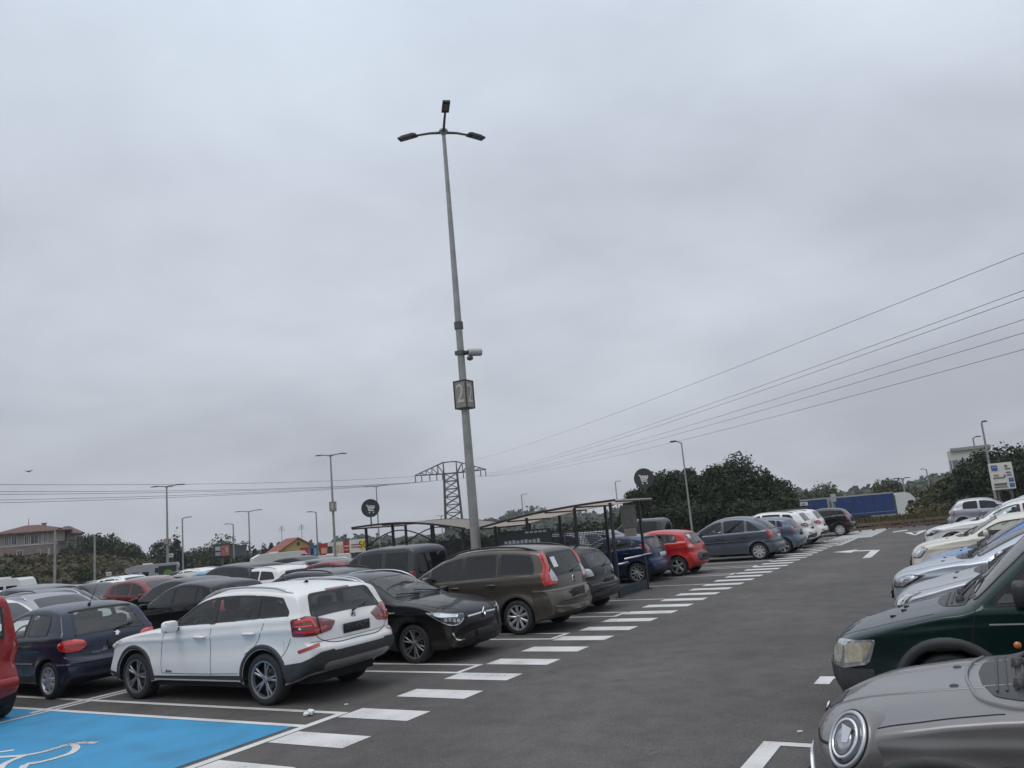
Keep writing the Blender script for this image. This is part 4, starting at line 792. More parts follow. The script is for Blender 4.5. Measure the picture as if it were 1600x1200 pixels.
r, w, z0, z1 = panel_sign('road_sign', 1299, 1307, 772, 784, 64, plain('sign_back', (.40, .41, .41), .5), 'grey backed road sign on one post before the lorry', 'road sign', [(.5, .5, .8, .08, M_GALV)], legs=False)
q = MB(); q.tube([(0, .1, 0), (0, .1, z0+.2)], .05, 8); q.build('post', M_GALV, r)
for px, py_, D, lb in ((217, 888, 100, 'small tan sign on a stake in front of the bank'), (170, 897, 104, 'tiny white sign low before the bank'), (267, 868, 112, 'small white plate right of the conifer')): panel_sign('small_sign', px-4, px+4, py_-3, py_+3, D, plain('tan_sign', (.36, .28, .20), .6) if px == 217 else M_HW, lb, 'sign', [(.5, .5, .6, .2, M_GALVD)])
# guard rail at the end of the lot
def guard_rail():
    r = empty('guard_rail', (0, 0, 0)); tag(r, 'low brown timber guard rail along the far end of the lot', 'guard rail'); M_TIM = plain('weathered_timber', (.135, .095, .070), .85, var=.3, scale=3)
    A, B = at(1318, 833, Z=0), at(1560, 811.5, Z=0)
    for z in (.13, .36): q = MB(); a, b = A.copy(), B.copy(); a.z = gzf(a.x, a.y)+z; b.z = gzf(b.x, b.y)+z; q.bar(a, b, .06, .14); q.build('rail', M_TIM, r)
    for t in np.linspace(0.02, .98, 12): p = A.lerp(B, t); zz = gzf(p.x, p.y); q = MB(); q.box((p.x, p.y+.09, zz+.2), (.12, .12, .52)); q.build('post', M_TIM, r)
guard_rail()
# ------------------------------------------------------------------ lorry
def lorry():
    D = 118; pw = at(1415, 806, D=D); s = D/CAM_F; ax = Vector((CR.x, CR.y, 0)).normalized()
    r = empty('lorry', (pw.x, pw.y, htop(1415, 812, D)), math.atan2(ax.y, ax.x)-.10); tag(r, 'white cab lorry pulling two blue curtain-sided trailers', 'lorry')
    M_CUR = plain('curtain_blue', (.007, .034, .155), .5, var=.12, scale=.6); M_CABW = paint('cab_white', (.66, .66, .65), 0, .4); M_ALU = plain('alu_rail', (.42, .42, .42), .45, .5)
    H0, H1 = 1.05, 3.55
    def box_body(x0, x1, nm):
        q = MB(); q.box(((x0+x1)/2, 0, (H0+H1)/2), (x1-x0, 2.5, H1-H0)); c = q.build(nm, M_CUR, r)
        q = MB(); q.box(((x0+x1)/2, 0, H1+.08), (x1-x0+.06, 2.56, .16)); q.build('top_rail', M_ALU, c); q = MB(); q.box(((x0+x1)/2, 0, H0-.06), (x1-x0+.04, 2.54, .12)); q.build('side_rail', plain('rail_blue', (.01, .03, .10), .5), c)
        for x in (x0, x1): q = MB(); q.box((x, 0, (H0+H1)/2), (.14, 2.58, H1-H0)); q.build('corner_post', M_GALVD if x > -2 else M_ALU, c)
        for k in range(1, 6): q = MB(); x = x0+(x1-x0)*k/6; q.box((x, -1.262, (H0+H1)/2), (.05, .012, H1-H0-.1)); q.build('curtain_strap', plain('strap_dark', (.006, .012, .04), .6), c)
        q = MB(); q.box(((x0+x1)/2, -1.27, H0+.28), (x1-x0-.3, .015, .04)); q.build('reflective_strip', M_ALU, c)
    box_body(-9.3, -1.55, 'trailer_body'); box_body(-17.2, -9.85, 'trailer_body')
    q = MB(); q.box((-5.2, 0, .85), (9, .9, .25)); q.box((-13.5, 0, .85), (7, .9, .25)); q.build('chassis', M_SEAM, r)
    # cab: side outline extruded across
    prof = [(-1.35, .55), (1.35, .50), (1.42, 1.2), (1.25, 1.9), (1.05, 2.75), (.55, 3.35), (.0, 3.55), (-1.2, 3.5), (-1.35, 3.3)]
    q = MB(); q.prism(prof, 2.46, 0, Matrix.Translation((0, 1.23, 0)) @ Matrix.Rotation(R_(90), 4, 'X')); cb = q.build('cab', M_CABW, r)
    q = MB(); q.prism([(.15, 1.75), (.95, 1.75), (.85, 2.45), (.15, 2.45)], .02, 0, Matrix.Translation((0, -1.232, 0)) @ Matrix.Rotation(R_(90), 4, 'X')); q.build('side_window', M_DGLASS, cb)
    q = MB(); q.prism([(1.28, 1.85), (1.30, 1.85), (1.10, 2.72), (1.08, 2.72)], 2.2, 0, Matrix.Translation((0, 1.1, 0)) @ Matrix.Rotation(R_(90), 4, 'X')); q.build('windscreen', M_DGLASS, cb)
    q = MB(); q.box((1.15, -1.45, 2.15), (.14, .3, .7)); q.build('mirror', M_BLACK, cb); q = MB(); q.box((.2, -1.24, 1.25), (.3, .02, .25)); q.build('step_grille', M_BLACK, cb)
    q = MB(); q.box((1.42, 0, .75), (.1, 2.3, .5)); q.build('bumper', M_CABW, cb); q = MB(); q.box((1.44, 0, 1.35), (.06, 1.9, .5)); q.build('grille', M_BLACK, cb)
    q = MB(); q.box((-3.2, -1.2, .78), (3.2, .1, .35)); q.build('side_skirt', M_PLASTW, r)
    for x, w in ((.1, 1), (-6.9, 1), (-8.2, 1), (-11.5, 1), (-15.6, 1)):
        for y in (-1.05, 1.05):
            q = MB(); q.lathe([(.001, -.15), (.3, -.15), (.46, -.13), (.5, -.08), (.5, .08), (.46, .13), (.3, .15), (.001, .15)], 22, 0, 'Y', c=(x, y, .5)); wo = q.build('wheel', M_RUB, r, True); q = MB(); q.lathe([(.001, -.10), (.16, -.10), (.28, -.165)], 16, 0, 'Y', c=(x, y, .5)); q.build('rim', M_ALLOY, wo, True)
    q = MB(); q.tube([(.1+.62*math.cos(t), -1.24, .5+.62*math.sin(t)) for t in np.linspace(.1, math.pi-.1, 12)], .06, 6); q.build('wheel_arch', M_CABW, cb)
lorry()
verge = [at(px, 826, D=d) for px, d in ((1200, 52.5), (1640, 52.5), (1640, 84), (1200, 84))]
m = MB(); nx = 24; V = []
for i in range(nx+1):
    for j, (a, b) in enumerate(((0, 1), (3, 2))):
        p = verge[a].lerp(verge[b], i/nx); V.append((p.x, p.y, gzf(p.x, p.y)+(.05 if j == 0 else .35)+random.uniform(0, .2)))
tag(mesh_obj('grass_verge', V, [(2*i, 2*i+2, 2*i+3, 2*i+1) for i in range(nx)], veg_mat('verge_grass', (.04, .045, .018), (.11, .09, .045), .8), None), kind='structure')
rng = np.random.default_rng(5); V = []; F = []
for i in range(5200):
    u, v = rng.uniform(0, 1), rng.uniform(.0, 1); p = verge[0].lerp(verge[1], u).lerp(verge[3].lerp(verge[2], u), v*.8); z = gzf(p.x, p.y)+.05+.3*v; hgt = rng.uniform(.2, .55); a = rng.uniform(0, 6.28); dx, dy = .05*math.cos(a), .05*math.sin(a); k = len(V); V += [(p.x-dx, p.y-dy, z), (p.x+dx, p.y+dy, z), (p.x+rng.normal(0, .1), p.y+rng.normal(0, .1), z+hgt)]; F.append((k, k+1, k+2))
tag(mesh_obj('tall_grass', V, F, LEAF['olive'], None), 'rough tall grass along the verge behind the guard rail', 'grass', kind='stuff')
# small things
def crumple():
    p = at(483, 1112, Z=0.05); bm = bmesh.new(); bmesh.ops.create_icosphere(bm, subdivisions=2, radius=.07)
    for v in bm.verts: v.co *= random.uniform(.55, 1.25); v.co.z = max(v.co.z*.6, -.03)
    me = bpy.data.meshes.new('paper_litter'); bm.to_mesh(me); bm.free(); o = link('paper_litter', me, plain('litter_white', (.75, .75, .76), .8), None, False); o.location = (p.x, p.y, .035); tag(o, 'crumpled white paper lying on the bay line behind the white crossover', 'litter')
crumple()
for px, py_, lb in ((541, 1102, 'tiny pale scrap on the asphalt between two white dashes'), (1250, 1145, 'tiny pale twig on the lane left of the grey small car')):
    p = at(px, py_, Z=0); q = MB(); q.box((p.x, p.y, .012), (.045, .02, .012), rz=.6); tag(q.build('litter_scrap', M_PAPER), lb, 'litter')
def bird():
    p = at(45, 737, D=140); m = MB(); r_ = Vector((CR.x, CR.y, 0)); V = [p+r_*x+Vector((0, 0, z))+Vector((-CR.y, CR.x, 0))*y for x, z, y in ((-.7, .22, 0), (0, .0, .12), (0, 0, -.12), (.7, .22, 0), (0, .14, 0), (.0, -.12, 0))]
    m.add(V, [(0, 1, 4), (0, 4, 2), (3, 4, 1), (3, 2, 4), (0, 5, 1), (0, 2, 5), (3, 1, 5), (3, 5, 2)]); tag(m.build('flying_bird', M_BLACK), 'small dark bird in the grey sky over the hill house', 'bird')
bird()
# ------------------------------------------------------------------ cars
DIRS = {'L': (0, 1, 0), 'R': (0, -1, 0), 'F': (1, 0, 0), 'B': (-1, 0, 0), 'T': (0, 0, 1), 'FL': (1, .9, 0), 'FR': (1, -.9, 0),
        'BL': (-1, .8, 0), 'BR': (-1, -.8, 0), 'WS': (.72, 0, .69), 'RW': (-.8, 0, .6), 'FT': (.6, 0, .8), 'BT': (-.7, 0, .7), 'FLT': (.8, .8, .55), 'FRT': (.8, -.8, .55)}
BVALS = [0, .18, .36, .52, .66, .77, .86, .925, .965, .988, 1.0]
class Car:
    def __init__(s, spec, name, label, cat, loc, rz, pmat, group=None, lod=1):
        s.sp = spec; s.lod = lod; s.pm = pmat
        s.L, s.W, s.wb, s.fo, s.rw = spec['L'], spec['W'], spec['wb'], spec['fo'], spec.get('rw', .315)
        s.xa = s.fo+s.wb/2; s.ax = (s.fo, s.fo+s.wb); s.ra = s.rw+spec.get('gap', .055)
        s.root = empty(name, loc, rz); tag(s.root, label, cat, group)
        s.step = {0: .10, 1: .055, 2: .03}[lod]
        s.top = catmull(spec['top'], s.step, 2)
        s.belt = spec['belt']; s.plan = spec.get('plan') or [(0, .90), (.25, .955), (.8, .992), (1.4, 1), (s.L-1.4, 1), (s.L-.7, .985), (s.L-.2, .94), (s.L, .91)]
        s.holes = []; s._shell()
    def sil(s, d): return pchip(*s._silxy, d)
    def Wf(s, d, z):
        sp = s.sp; d = np.asarray(d, float); z = np.asarray(z, float)
        base = s.W/2*pchip([p[0] for p in s.plan], [p[1] for p in s.plan], d)
        b = np.interp(d, [p[0] for p in s.belt], [p[1] for p in s.belt]); ov = z-b
        t = np.clip(ov/.055+.35, 0, 1); t = t*t*(3-2*t)
        w = base - sp.get('sh', .028)*t - sp.get('tum', .24)*np.maximum(ov, 0) - sp.get('tum2', .18)*np.maximum(ov, 0)**2
        lo = np.clip((.56-z)/.38, 0, 1.3); w = w - sp.get('tuck', .055)*lo**2
        cz = b-sp.get('crz', .15); w = w + sp.get('cr', .010)*np.exp(-((z-cz)/.035)**2) - .012*np.exp(-((z-(cz-.2))/.11)**2)
        for a in s.ax:
            r = np.hypot(d-a, z-s.rw); w = w + sp.get('fl', .016)*np.exp(-((r-s.ra-.01)/.075)**2)
        return w
    def _shell(s):
        sp = s.sp; top = s.top; L = s.L
        i0 = int(np.argmax(top[:, 1] > .0)); d = top[:, 0]; o = np.argsort(d); dm = d[o]; zm = top[o, 1]
        keep = [k for k in range(len(dm))]; up = {}
        for k in keep:
            q = round(dm[k], 2)
            up[q] = max(up.get(q, 0), zm[k])
        xs = sorted(up); s._silxy = (xs, [up[x] for x in xs])
        zs = sp.get('sill', .2); bot = []; zb = top[-1, 1]; zf = top[0, 1]
        def arch(a):
            h = max(-.999, min(.999, (zs-s.rw)/s.ra)); a0 = math.asin(h); k = {0: 10, 1: 18, 2: 30}[s.lod]
            return [(a+s.ra*math.cos(t), s.rw+s.ra*math.sin(t), 1e-4) for t in np.linspace(a0, math.pi-a0, k)]
        ar = arch(s.ax[1]); af = arch(s.ax[0])
        def seg(p, q, R, st=.12):
            n = max(1, int(abs(p[0]-q[0])/st)); return [(p[0]+(q[0]-p[0])*k/n, p[1]+(q[1]-p[1])*k/n, R) for k in range(1, n)]
        e = (top[-1, 0], zb); bot += seg(e, ar[0], .03); bot += ar; bot += seg(ar[-1], af[0], .03); bot += af; bot += seg(af[-1], (top[0, 0], zf), .03)
        S = np.vstack([top, np.array(bot)]); n = len(S)
        spf, spr = sp.get('spine', (.74, .78)); x0, x1 = sp.get('sx', (.46, L-.40))
        mx = np.clip(S[:, 0], x0, x1); mz = spf+(spr-spf)*(mx-x0)/(x1-x0)
        C = S[:, :2]; Mm = np.stack([mx, mz], 1); D = np.linalg.norm(Mm-C, axis=1); R = np.minimum(S[:, 2], D*.85)
        nn = sp.get('n', 2.3); b = np.array(BVALS if s.lod else BVALS[::2]); q = 1-(1-b**nn)**(1/nn)
        nu = {0: 5, 1: 9, 2: 18}[s.lod]; u = np.linspace(0, 1, nu+1)[1:]
        T = np.concatenate([q[None, :]*R[:, None], R[:, None]+(D-R)[:, None]*u[None, :]], 1)/D[:, None]
        B = np.concatenate([np.tile(b, (n, 1)), np.ones((n, nu))], 1)
        X = C[:, None, 0]+(Mm-C)[:, None, 0]*T; Z = C[:, None, 1]+(Mm-C)[:, None, 1]*T
        Y = s.Wf(X, Z)*B; m = X.shape[1]
        if sp.get('noseR'):
            pass
        na = len(top); arcset = np.zeros(n, bool); arcset[na:] = np.abs(S[na:, 2]-1e-4) < 1e-6; nb = len(b)
        vs = []; idx = {}
        P = np.stack([s.xa-X, Y, Z], 2).reshape(-1, 3)
        Pm = P*np.array([1, -1, 1]); V = np.vstack([P, Pm]); N = n*m
        F = []
        for i in range(n):
            j = (i+1) % n
            for k in range(m-1):
                a, b_, c, d_ = i*m+k, i*m+k+1, j*m+k+1, j*m+k
                w_ = int(arcset[i] and arcset[j] and k < nb-1); F.append((a, b_, c, d_, w_)); F.append((N+d_, N+c, N+b_, N+a, w_))
        bm = bmesh.new(); bv = [bm.verts.new(v) for v in V]
        for f in F:
            try: bm.faces.new([bv[k] for k in f[:4]]).material_index = f[4]
            except ValueError: pass
        bmesh.ops.remove_doubles(bm, verts=bm.verts, dist=2e-4)
        bmesh.ops.dissolve_degenerate(bm, edges=bm.edges, dist=1e-5)
        bmesh.ops.recalc_face_normals(bm, faces=bm.faces)
        # outward check on the roof
        f = max(bm.faces, key=lambda f: f.calc_center_median().z)
        if f.normal.z < 0: bmesh.ops.reverse_faces(bm, faces=bm.faces)
        s.bm = bm; bm.verts.ensure_lookup_table(); s.bvh = BVHTree.FromBMesh(bm)
        s.zmax = float(S[:, 1].max())
    # -- projections
    def basis(s, dn):
        o = Vector(DIRS[dn] if isinstance(dn, str) else dn).normalized()
        e1 = Vector((0, 0, 1)).cross(o)
        if e1.length < 1e-3: e1 = Vector((0, 1, 0))
        e1.normalize(); e2 = o.cross(e1); return o, e1, e2
    def P(s, p): return Vector((s.xa-p[0], p[1], p[2]))
    def to2(s, pts, dn):
        o, e1, e2 = s.basis(dn); return [Vector((s.P(p).dot(e1), s.P(p).dot(e2))) for p in pts]
    def hit(s, uv, bs, off):
        o, e1, e2 = bs; org = e1*uv[0]+e2*uv[1]+o*6
        loc, nor, i, dist = s.bvh.ray_cast(org, -o)
        if loc is None or dist > 9:
            loc, nor, i, dist = s.bvh.find_nearest(e1*uv[0]+e2*uv[1]+o*.6)
        if nor.dot(o) < 0: nor = -nor
        return loc+(nor*.6+o*.4)*off
    def fix(s, V, uv, bs, off):
        """pull back points whose ray slipped past the edge of the panel"""
        o, e1, e2 = bs; t = [v.dot(o) for v in V]; m = sorted(t)[len(t)//2]; k = max(.16, 2.2*(sorted(t)[int(len(t)*.75)]-sorted(t)[int(len(t)*.25)]))
        for i, v in enumerate(V):
            if t[i] < m-k:
                loc, nor, _, _ = s.bvh.find_nearest(e1*uv[i][0]+e2*uv[i][1]+o*(m-k*.5)); nor = nor if nor.dot(o) > 0 else -nor; V[i] = loc+(nor*.6+o*.4)*off
        return V
    def poly2(s, pts, dn, rnd):
        P = s.to2(pts, dn); return round_poly(P, rnd, 4 if s.lod else 2) if rnd else P
    def patch2(s, name, P, dn, mat, off=.004, res=None, parent=None, skirt=.012):
        res = res or {0: .16, 1: .09, 2: .055}[s.lod]; bs = s.basis(dn); P = resample(P, res); n = len(P)
        xs = [p.x for p in P]; ys = [p.y for p in P]
        gx, gy = np.meshgrid(np.arange(min(xs)+res/2, max(xs), res), np.arange(min(ys)+res/2, max(ys), res)); gx = gx.ravel(); gy = gy.ravel()
        Q = inset(P, res*.4); ins = in_poly(gx, gy, [(p.x, p.y) for p in Q]); pts = [tuple(p) for p in P]+[(x, y) for x, y in zip(gx[ins], gy[ins])]
        vv, ee, ff, *_ = delaunay_2d_cdt([Vector(p) for p in pts], [(i, (i+1) % n) for i in range(n)], [], 1, 1e-6)
        V = s.fix([s.hit(v, bs, off) for v in vv], vv, bs, off); F = [list(f) for f in ff]
        cnt = {}
        for f in F:
            for a, b in zip(f, f[1:]+f[:1]): cnt[(a, b)] = 1
        k0 = len(V); V += [v-bs[0]*skirt for v in V]
        S = [(b, a, a+k0, b+k0) for (a, b) in cnt if (b, a) not in cnt]
        bm = bmesh.new(); bv = [bm.verts.new(v) for v in V]
        for f in F+S:
            try: bm.faces.new([bv[i] for i in f])
            except ValueError: pass
        for v in [v for v in bm.verts if not v.link_faces]: bm.verts.remove(v)
        for f in bm.faces: f.normal_update()
        main = [f for f in bm.faces]
        if sum(f.normal.dot(bs[0])*f.calc_area() for f in main) < 0: bmesh.ops.reverse_faces(bm, faces=bm.faces)
        for f in bm.faces: f.smooth = True
        sk = set(); 
        for e in bm.edges:
            if len(e.link_faces) == 2 and e.link_faces[0].normal.dot(e.link_faces[1].normal) < .5: e.smooth = False
        me = bpy.data.meshes.new(name); bm.to_mesh(me); bm.free()
        return link(name, me, mat, parent or s.root, False)
    def patch(s, name, pts, dn, mat, off=.004, rnd=.03, res=None, parent=None): return s.patch2(name, s.poly2(pts, dn, rnd), dn, mat, off, res, parent)
    def ring2(s, name, P, dn, w, mat, off=.004, parent=None, res=.05, out=False):
        bs = s.basis(dn); P = resample(P, res); Q = inset(P, -w if out else w); n = len(P); V = []; F = []
        lv = [[p.lerp(q, t) for p, q in zip(P, Q)] for t in (0, .5, 1)]
        for k, l in enumerate(lv): V += [s.hit(p, bs, off) for p in l]
        V = s.fix(V, [p for l in lv for p in l], bs, off); V += [v-bs[0]*.012 for v in V[:n]]
        for k in range(2):
            for i in range(n): j = (i+1) % n; F.append((k*n+i, k*n+j, (k+1)*n+j, (k+1)*n+i))
        for i in range(n): j = (i+1) % n; F.append((3*n+i, 3*n+j, j, i))
        return mesh_obj(name, V, F, mat, parent or s.root, False, recalc=True)
    def strip(s, name, pts, dn, w, mat, off=.003, closed=False, parent=None, res=.05, smooth=True, h=0):
        P = s.to2(pts, dn) if not isinstance(pts[0], Vector) or len(pts[0]) == 3 else pts; bs = s.basis(dn); Q = []
        if smooth and len(P) > 2 and not closed: Q = [Vector(p) for p in catmull([tuple(p) for p in P], res)]
        else:
            for i in range(len(P)-(0 if closed else 1)):
                a, b = P[i], P[(i+1) % len(P)]; k = max(1, int((b-a).length/res)); Q += [a.lerp(b, j/k) for j in range(k)]
            if not closed: Q.append(P[-1])
        n = len(Q); V = []; F = []
        for i, q in enumerate(Q):
            a = Q[i-1] if (i > 0 or closed) else Q[i]; b = Q[(i+1) % n] if (i < n-1 or closed) else Q[i]
            t = (b-a); t = t.normalized() if t.length > 1e-9 else Vector((1, 0)); nn = Vector((-t.y, t.x))
            if h: V += [s.hit(q+nn*w/2, bs, -.003), s.hit(q+nn*w*.32, bs, h), s.hit(q-nn*w*.32, bs, h), s.hit(q-nn*w/2, bs, -.003)]
            else: V += [s.hit(q+nn*w/2, bs, off), s.hit(q-nn*w/2, bs, off)]
        m = 4 if h else 2
        for i in range(n-(0 if closed else 1)):
            j = (i+1) % n
            for k in range(m-1): F.append((i*m+k, i*m+k+1, j*m+k+1, j*m+k))
        return mesh_obj(name, V, F, mat, parent or s.root, True, recalc=True)
    # -- windows
    def window(s, name, pts, dn, rnd=.05, see=True, mat=None, ring=.03):
        P = s.poly2(pts, dn, rnd)
        return s.window2(name, P, dn, see, mat, ring)
    def window2(s, name, P, dn, see=True, mat=None, ring=.03):
        if s.lod < 2 or not see: return s.patch2(name, P, dn, mat or M_DGLASS, .004)
        bs = s.basis(dn); g = s.patch2(name, inset(resample(P, .05), ring*.5), dn, mat or M_GLASS, .004, skirt=.001)
        s.ring2('window_seal', P, dn, ring, M_BLACK, .006, parent=g)
        Q = [(p.x, p.y) for p in inset(resample(P, .05), .012)]; s.holes.append((bs, Q)); return g
    def dlo(s, sd, base0, wins, rear, zt=.115, zb=.025, see=True, names=None, mat=None, matrear=None, ring=.03):
        """side glass: wins = [(d0, d1), ...] between pillars, cut by the windscreen slope, the roof edge and the rear line"""
        dn = 'L' if sd > 0 else 'R'; (rx0, rz0), (rx1, rz1) = rear
        for k, (a, b) in enumerate(wins):
            ds = np.arange(a, b+.001, .04); lo = []; hi = []
            for d in ds:
                bz = float(np.interp(d, [p[0] for p in s.belt], [p[1] for p in s.belt]))+zb; tz = float(s.sil(d))-zt
                if d > min(rx0, rx1):
                    if abs(rx1-rx0) < .01: tz = tz
                    else:
                        lz = rz0+(rz1-rz0)*(d-rx0)/(rx1-rx0)
                        if rx0 > rx1: tz = min(tz, lz)
                        else: bz = max(bz, lz)
                if tz-bz > .03: lo.append((d, 0, bz)); hi.append((d, 0, tz))
            if len(lo) < 3: continue
            P = lo+hi[::-1]; P2 = s.to2(P, dn)
            # thin out then round
            Q = [P2[0]]+[P2[i] for i in range(1, len(P2)-1) if i in (len(lo)-1, len(lo)) or i % 2 == 0]+[P2[-1]]
            s.window2('side_window', round_poly(Q, .06, 4), dn, see, (matrear if k > 0 and matrear else mat), ring)
    def finish(s, mats=None):
        bm = s.bm; kill = []
        if s.holes:
            fc = [f for f in bm.faces]; C = np.array([f.calc_center_median() for f in fc]); Nn = np.array([f.normal for f in fc]); dead = np.zeros(len(fc), bool)
            for (o, e1, e2), Q in s.holes:
                o, e1, e2 = np.array(o), np.array(e1), np.array(e2)
                dead |= in_poly(C@e1, C@e2, Q) & (Nn@o > .15)
            bmesh.ops.delete(bm, geom=[fc[i] for i in np.nonzero(dead)[0]], context='FACES')
        for f in bm.faces: f.smooth = True
        for e in bm.edges:
            if len(e.link_faces) == 2 and e.calc_face_angle(0) > .9: e.smooth = False
        me = bpy.data.meshes.new('body'); bm.to_mesh(me); bm.free(); s.bm = None
        o = link('body', me, [s.pm, M_SEAM], s.root, False); return o
    def arches(s, w=.055, mat=M_BLACK, h=.012, extra=.012):
        for sd in (1, -1):
            for a in s.ax:
                r = s.ra+w/2-.004; a0 = math.asin(max(-.99, min(.99, (s.sp.get('sill', .2)+.02-s.rw)/r)))
                s.strip('arch_trim', [(a+r*math.cos(t), 0, s.rw+r*math.sin(t)) for t in np.linspace(a0, math.pi-a0, 22)], 'L' if sd > 0 else 'R', w, mat, h=h, smooth=False)
    def underbody(s):
        m = MB(); x0, x1 = .35, s.L-.35; w = s.W*.5*.74
        m.box((s.xa-(s.ax[0]+s.ax[1])/2, 0, .33), (s.wb-2*s.ra-.02, s.W*.88, .24))
        m.box((s.xa-(x0+x1)/2, 0, .42), (x1-x0, 2*(s.W/2-.27), .36)); m.build('underbody', M_SEAM, s.root)
    def wheels(s, design, tw=.205, steer=0.0, **kw):
        tm, rm = wheel_meshes(s.rw, tw, design, s.lod)
        for a in s.ax:
            for sd in (1, -1):
                y = float(s.Wf(np.array([a]), np.array([s.rw+s.ra*.7]))[0])-tw/2-.012
                o = bpy.data.objects.new('wheel', tm); COL.objects.link(o); o.parent = s.root; o.location = (s.xa-a, sd*y, s.rw)
                o.rotation_euler = (0, random.uniform(0, 6), 0 if sd > 0 else math.pi)
                if a == s.ax[0] and steer: o.rotation_euler[2] += steer
                r = bpy.data.objects.new('rim', rm); COL.objects.link(r); r.parent = o
    def mirrors(s, d, z, mat, size=(.10, .20, .14), house=None):
        for sd in (1, -1):
            y = float(s.Wf(np.array([d]), np.array([z]))[0]); c = Vector((s.xa-d, sd*(y+size[1]*.55+.015), z+.03))
            bm = bmesh.new(); bmesh.ops.create_uvsphere(bm, u_segments=16, v_segments=10, radius=.5)
            for v in bm.verts:
                k = v.co; e = lambda t: math.copysign(abs(2*t)**.55/2, t)
                v.co = Vector((e(k.x)*size[0], e(k.y)*size[1], e(k.z)*size[2]))+c
                if k.x < -.2: v.co.x = max(v.co.x, c.x-size[0]*.32)
            me = bpy.data.meshes.new('mirror'); bm.to_mesh(me); bm.free(); o = link('mirror', me, mat, s.root)
            m = MB(); m.bar((c.x, sd*(y-.02), z-.015), (c.x, c.y, z-.01), .07, .035); m.build('mirror_arm', M_BLACK, o)
            g = MB(); g.box((c.x-size[0]*.34, c.y, c.z), (.006, size[1]*.86, size[2]*.8)); g.build('mirror_glass', M_DGLASS, o)
    def handles(s, spots, mat, w=.20, hgt=.03):
        for sd in (1, -1):
            for d, z in spots:
                y = float(s.Wf(np.array([d]), np.array([z]))[0]); m = MB(); X = s.xa-d
                m.tube([(X-w/2, sd*(y-.01), z), (X-w/2+.02, sd*(y+.022), z), (X, sd*(y+.03), z+.003), (X+w/2-.02, sd*(y+.022), z), (X+w/2, sd*(y-.01), z)], [hgt*.4, hgt*.5, hgt*.55, hgt*.5, hgt*.4], 8)
                m.build('door_handle', mat, s.root, True)
    def rails(s, d0, d1, mat, r=.016, inset_=.10, lift=.055, flat=False):
        for sd in (1, -1):
            pts = []
            for i, t in enumerate(np.linspace(0, 1, 13)):
                d = d0+(d1-d0)*t; z = float(s.sil(d))-.05; 
                hit = s.bvh.ray_cast(Vector((s.xa-d, sd*(float(s.Wf(np.array([d]), np.array([z-.08]))[0])-inset_), 5)), Vector((0, 0, -1)))[0]
                if hit is None: continue
                e = min(1, 5*min(t, 1-t)); pts.append(hit+Vector((0, 0, -.01+lift*(1-(1-e)**2))))
            m = MB(); m.tube(pts, r, 8); m.build('roof_rail', mat, s.root, True)
    def plate(s, d, z, mat=M_PLATE, w=.52, h=.115, dn='B', yc=0.0, tilt=0):
        bs = s.basis(dn); sg = -1 if dn == 'B' else 1; y0 = Vector((s.xa-d, yc, z))
        loc = s.bvh.ray_cast(Vector((sg*6, yc, z)), Vector((-sg, 0, 0)))[0] or y0
        c = loc+Vector((sg*.014, 0, 0)); bevel_box('number_plate', c, (.016, w, h), mat, s.root, .005, 1)
        return c
    def wiper(s, a, b, dn, r=.008, parent=None):
        bs = s.basis(dn); A, B = s.to2([a, b], dn); m = MB()
        m.tube([s.hit(A.lerp(B, t), bs, .03) for t in np.linspace(0, 1, 7)], [r*1.9, r*1.4, r, r, r, r, r*.7], 6); return m.build('wiper', M_BLACK, s.root, True)
    def interior(s, zf=.5, seats=((-.0, .37), (0, -.37)), mat=M_SEATM, d_front=None, d_rear=None, ztop=1.18):
        """floor, dashboard, steering wheel and seats behind the glass"""
        df = d_front or s.ax[0]+1.25; dr = d_rear or s.ax[1]-.28
        m = MB(); m.box((s.xa-(s.ax[0]+s.ax[1])/2-.1, 0, zf), (s.wb+.5, s.W*.8, .04)); m.build('cabin_floor', M_SEAM, s.root)
        bevel_box('dashboard', (s.xa-(s.ax[0]+.55), 0, .83), (.5, s.W*.8, .3), M_BLACK, s.root, .08)
        m = MB(); c = Vector((s.xa-(df-.42), .37, .93)); Mx = Matrix.Rotation(R_(68), 3, 'Y')
        m.tube([c+Mx @ Vector((.18*math.cos(t), .18*math.sin(t), 0)) for t in np.linspace(0, 2*math.pi, 19)], .016, 6); m.bar(c+Mx @ Vector((-.17, 0, 0)), c+Mx @ Vector((.17, 0, 0)), .03); m.bar(c+Mx @ Vector((0, -.17, 0)), c+Mx @ Vector((0, .17, 0)), .03)
        m.build('steering_wheel', M_BLACK, s.root, True)
        for sd in (1, -1):
            st = bevel_box('seat', (s.xa-df, sd*.37, .6), (.5, .5, .2), mat, s.root, .06)
            for nm, cc, dd in (('backrest', (s.xa-df-.27, sd*.37, .92), (.16, .48, .58)), ('headrest', (s.xa-df-.33, sd*.37, ztop+.13), (.1, .26, .19))): bevel_box(nm, cc, dd, mat, st, .05)
        st = bevel_box('rear_seat', (s.xa-dr+.1, 0, .6), (.5, s.W*.68, .2), mat, s.root, .06)
        bevel_box('backrest', (s.xa-dr-.2, 0, .88), (.16, s.W*.68, .55), mat, st, .05)
        for y in (.38, -.38): bevel_box('headrest', (s.xa-dr-.24, y, ztop+.04), (.1, .26, .16), mat, st, .05)
    def seams(s, lines, dn, w=.008):
        for l in lines: s.strip('door_seam', l, dn, w, M_SEAM, .0022)
    def sidelines(s, lines, w=.008):
        for dn in ('L', 'R'): s.seams(lines, dn, w)

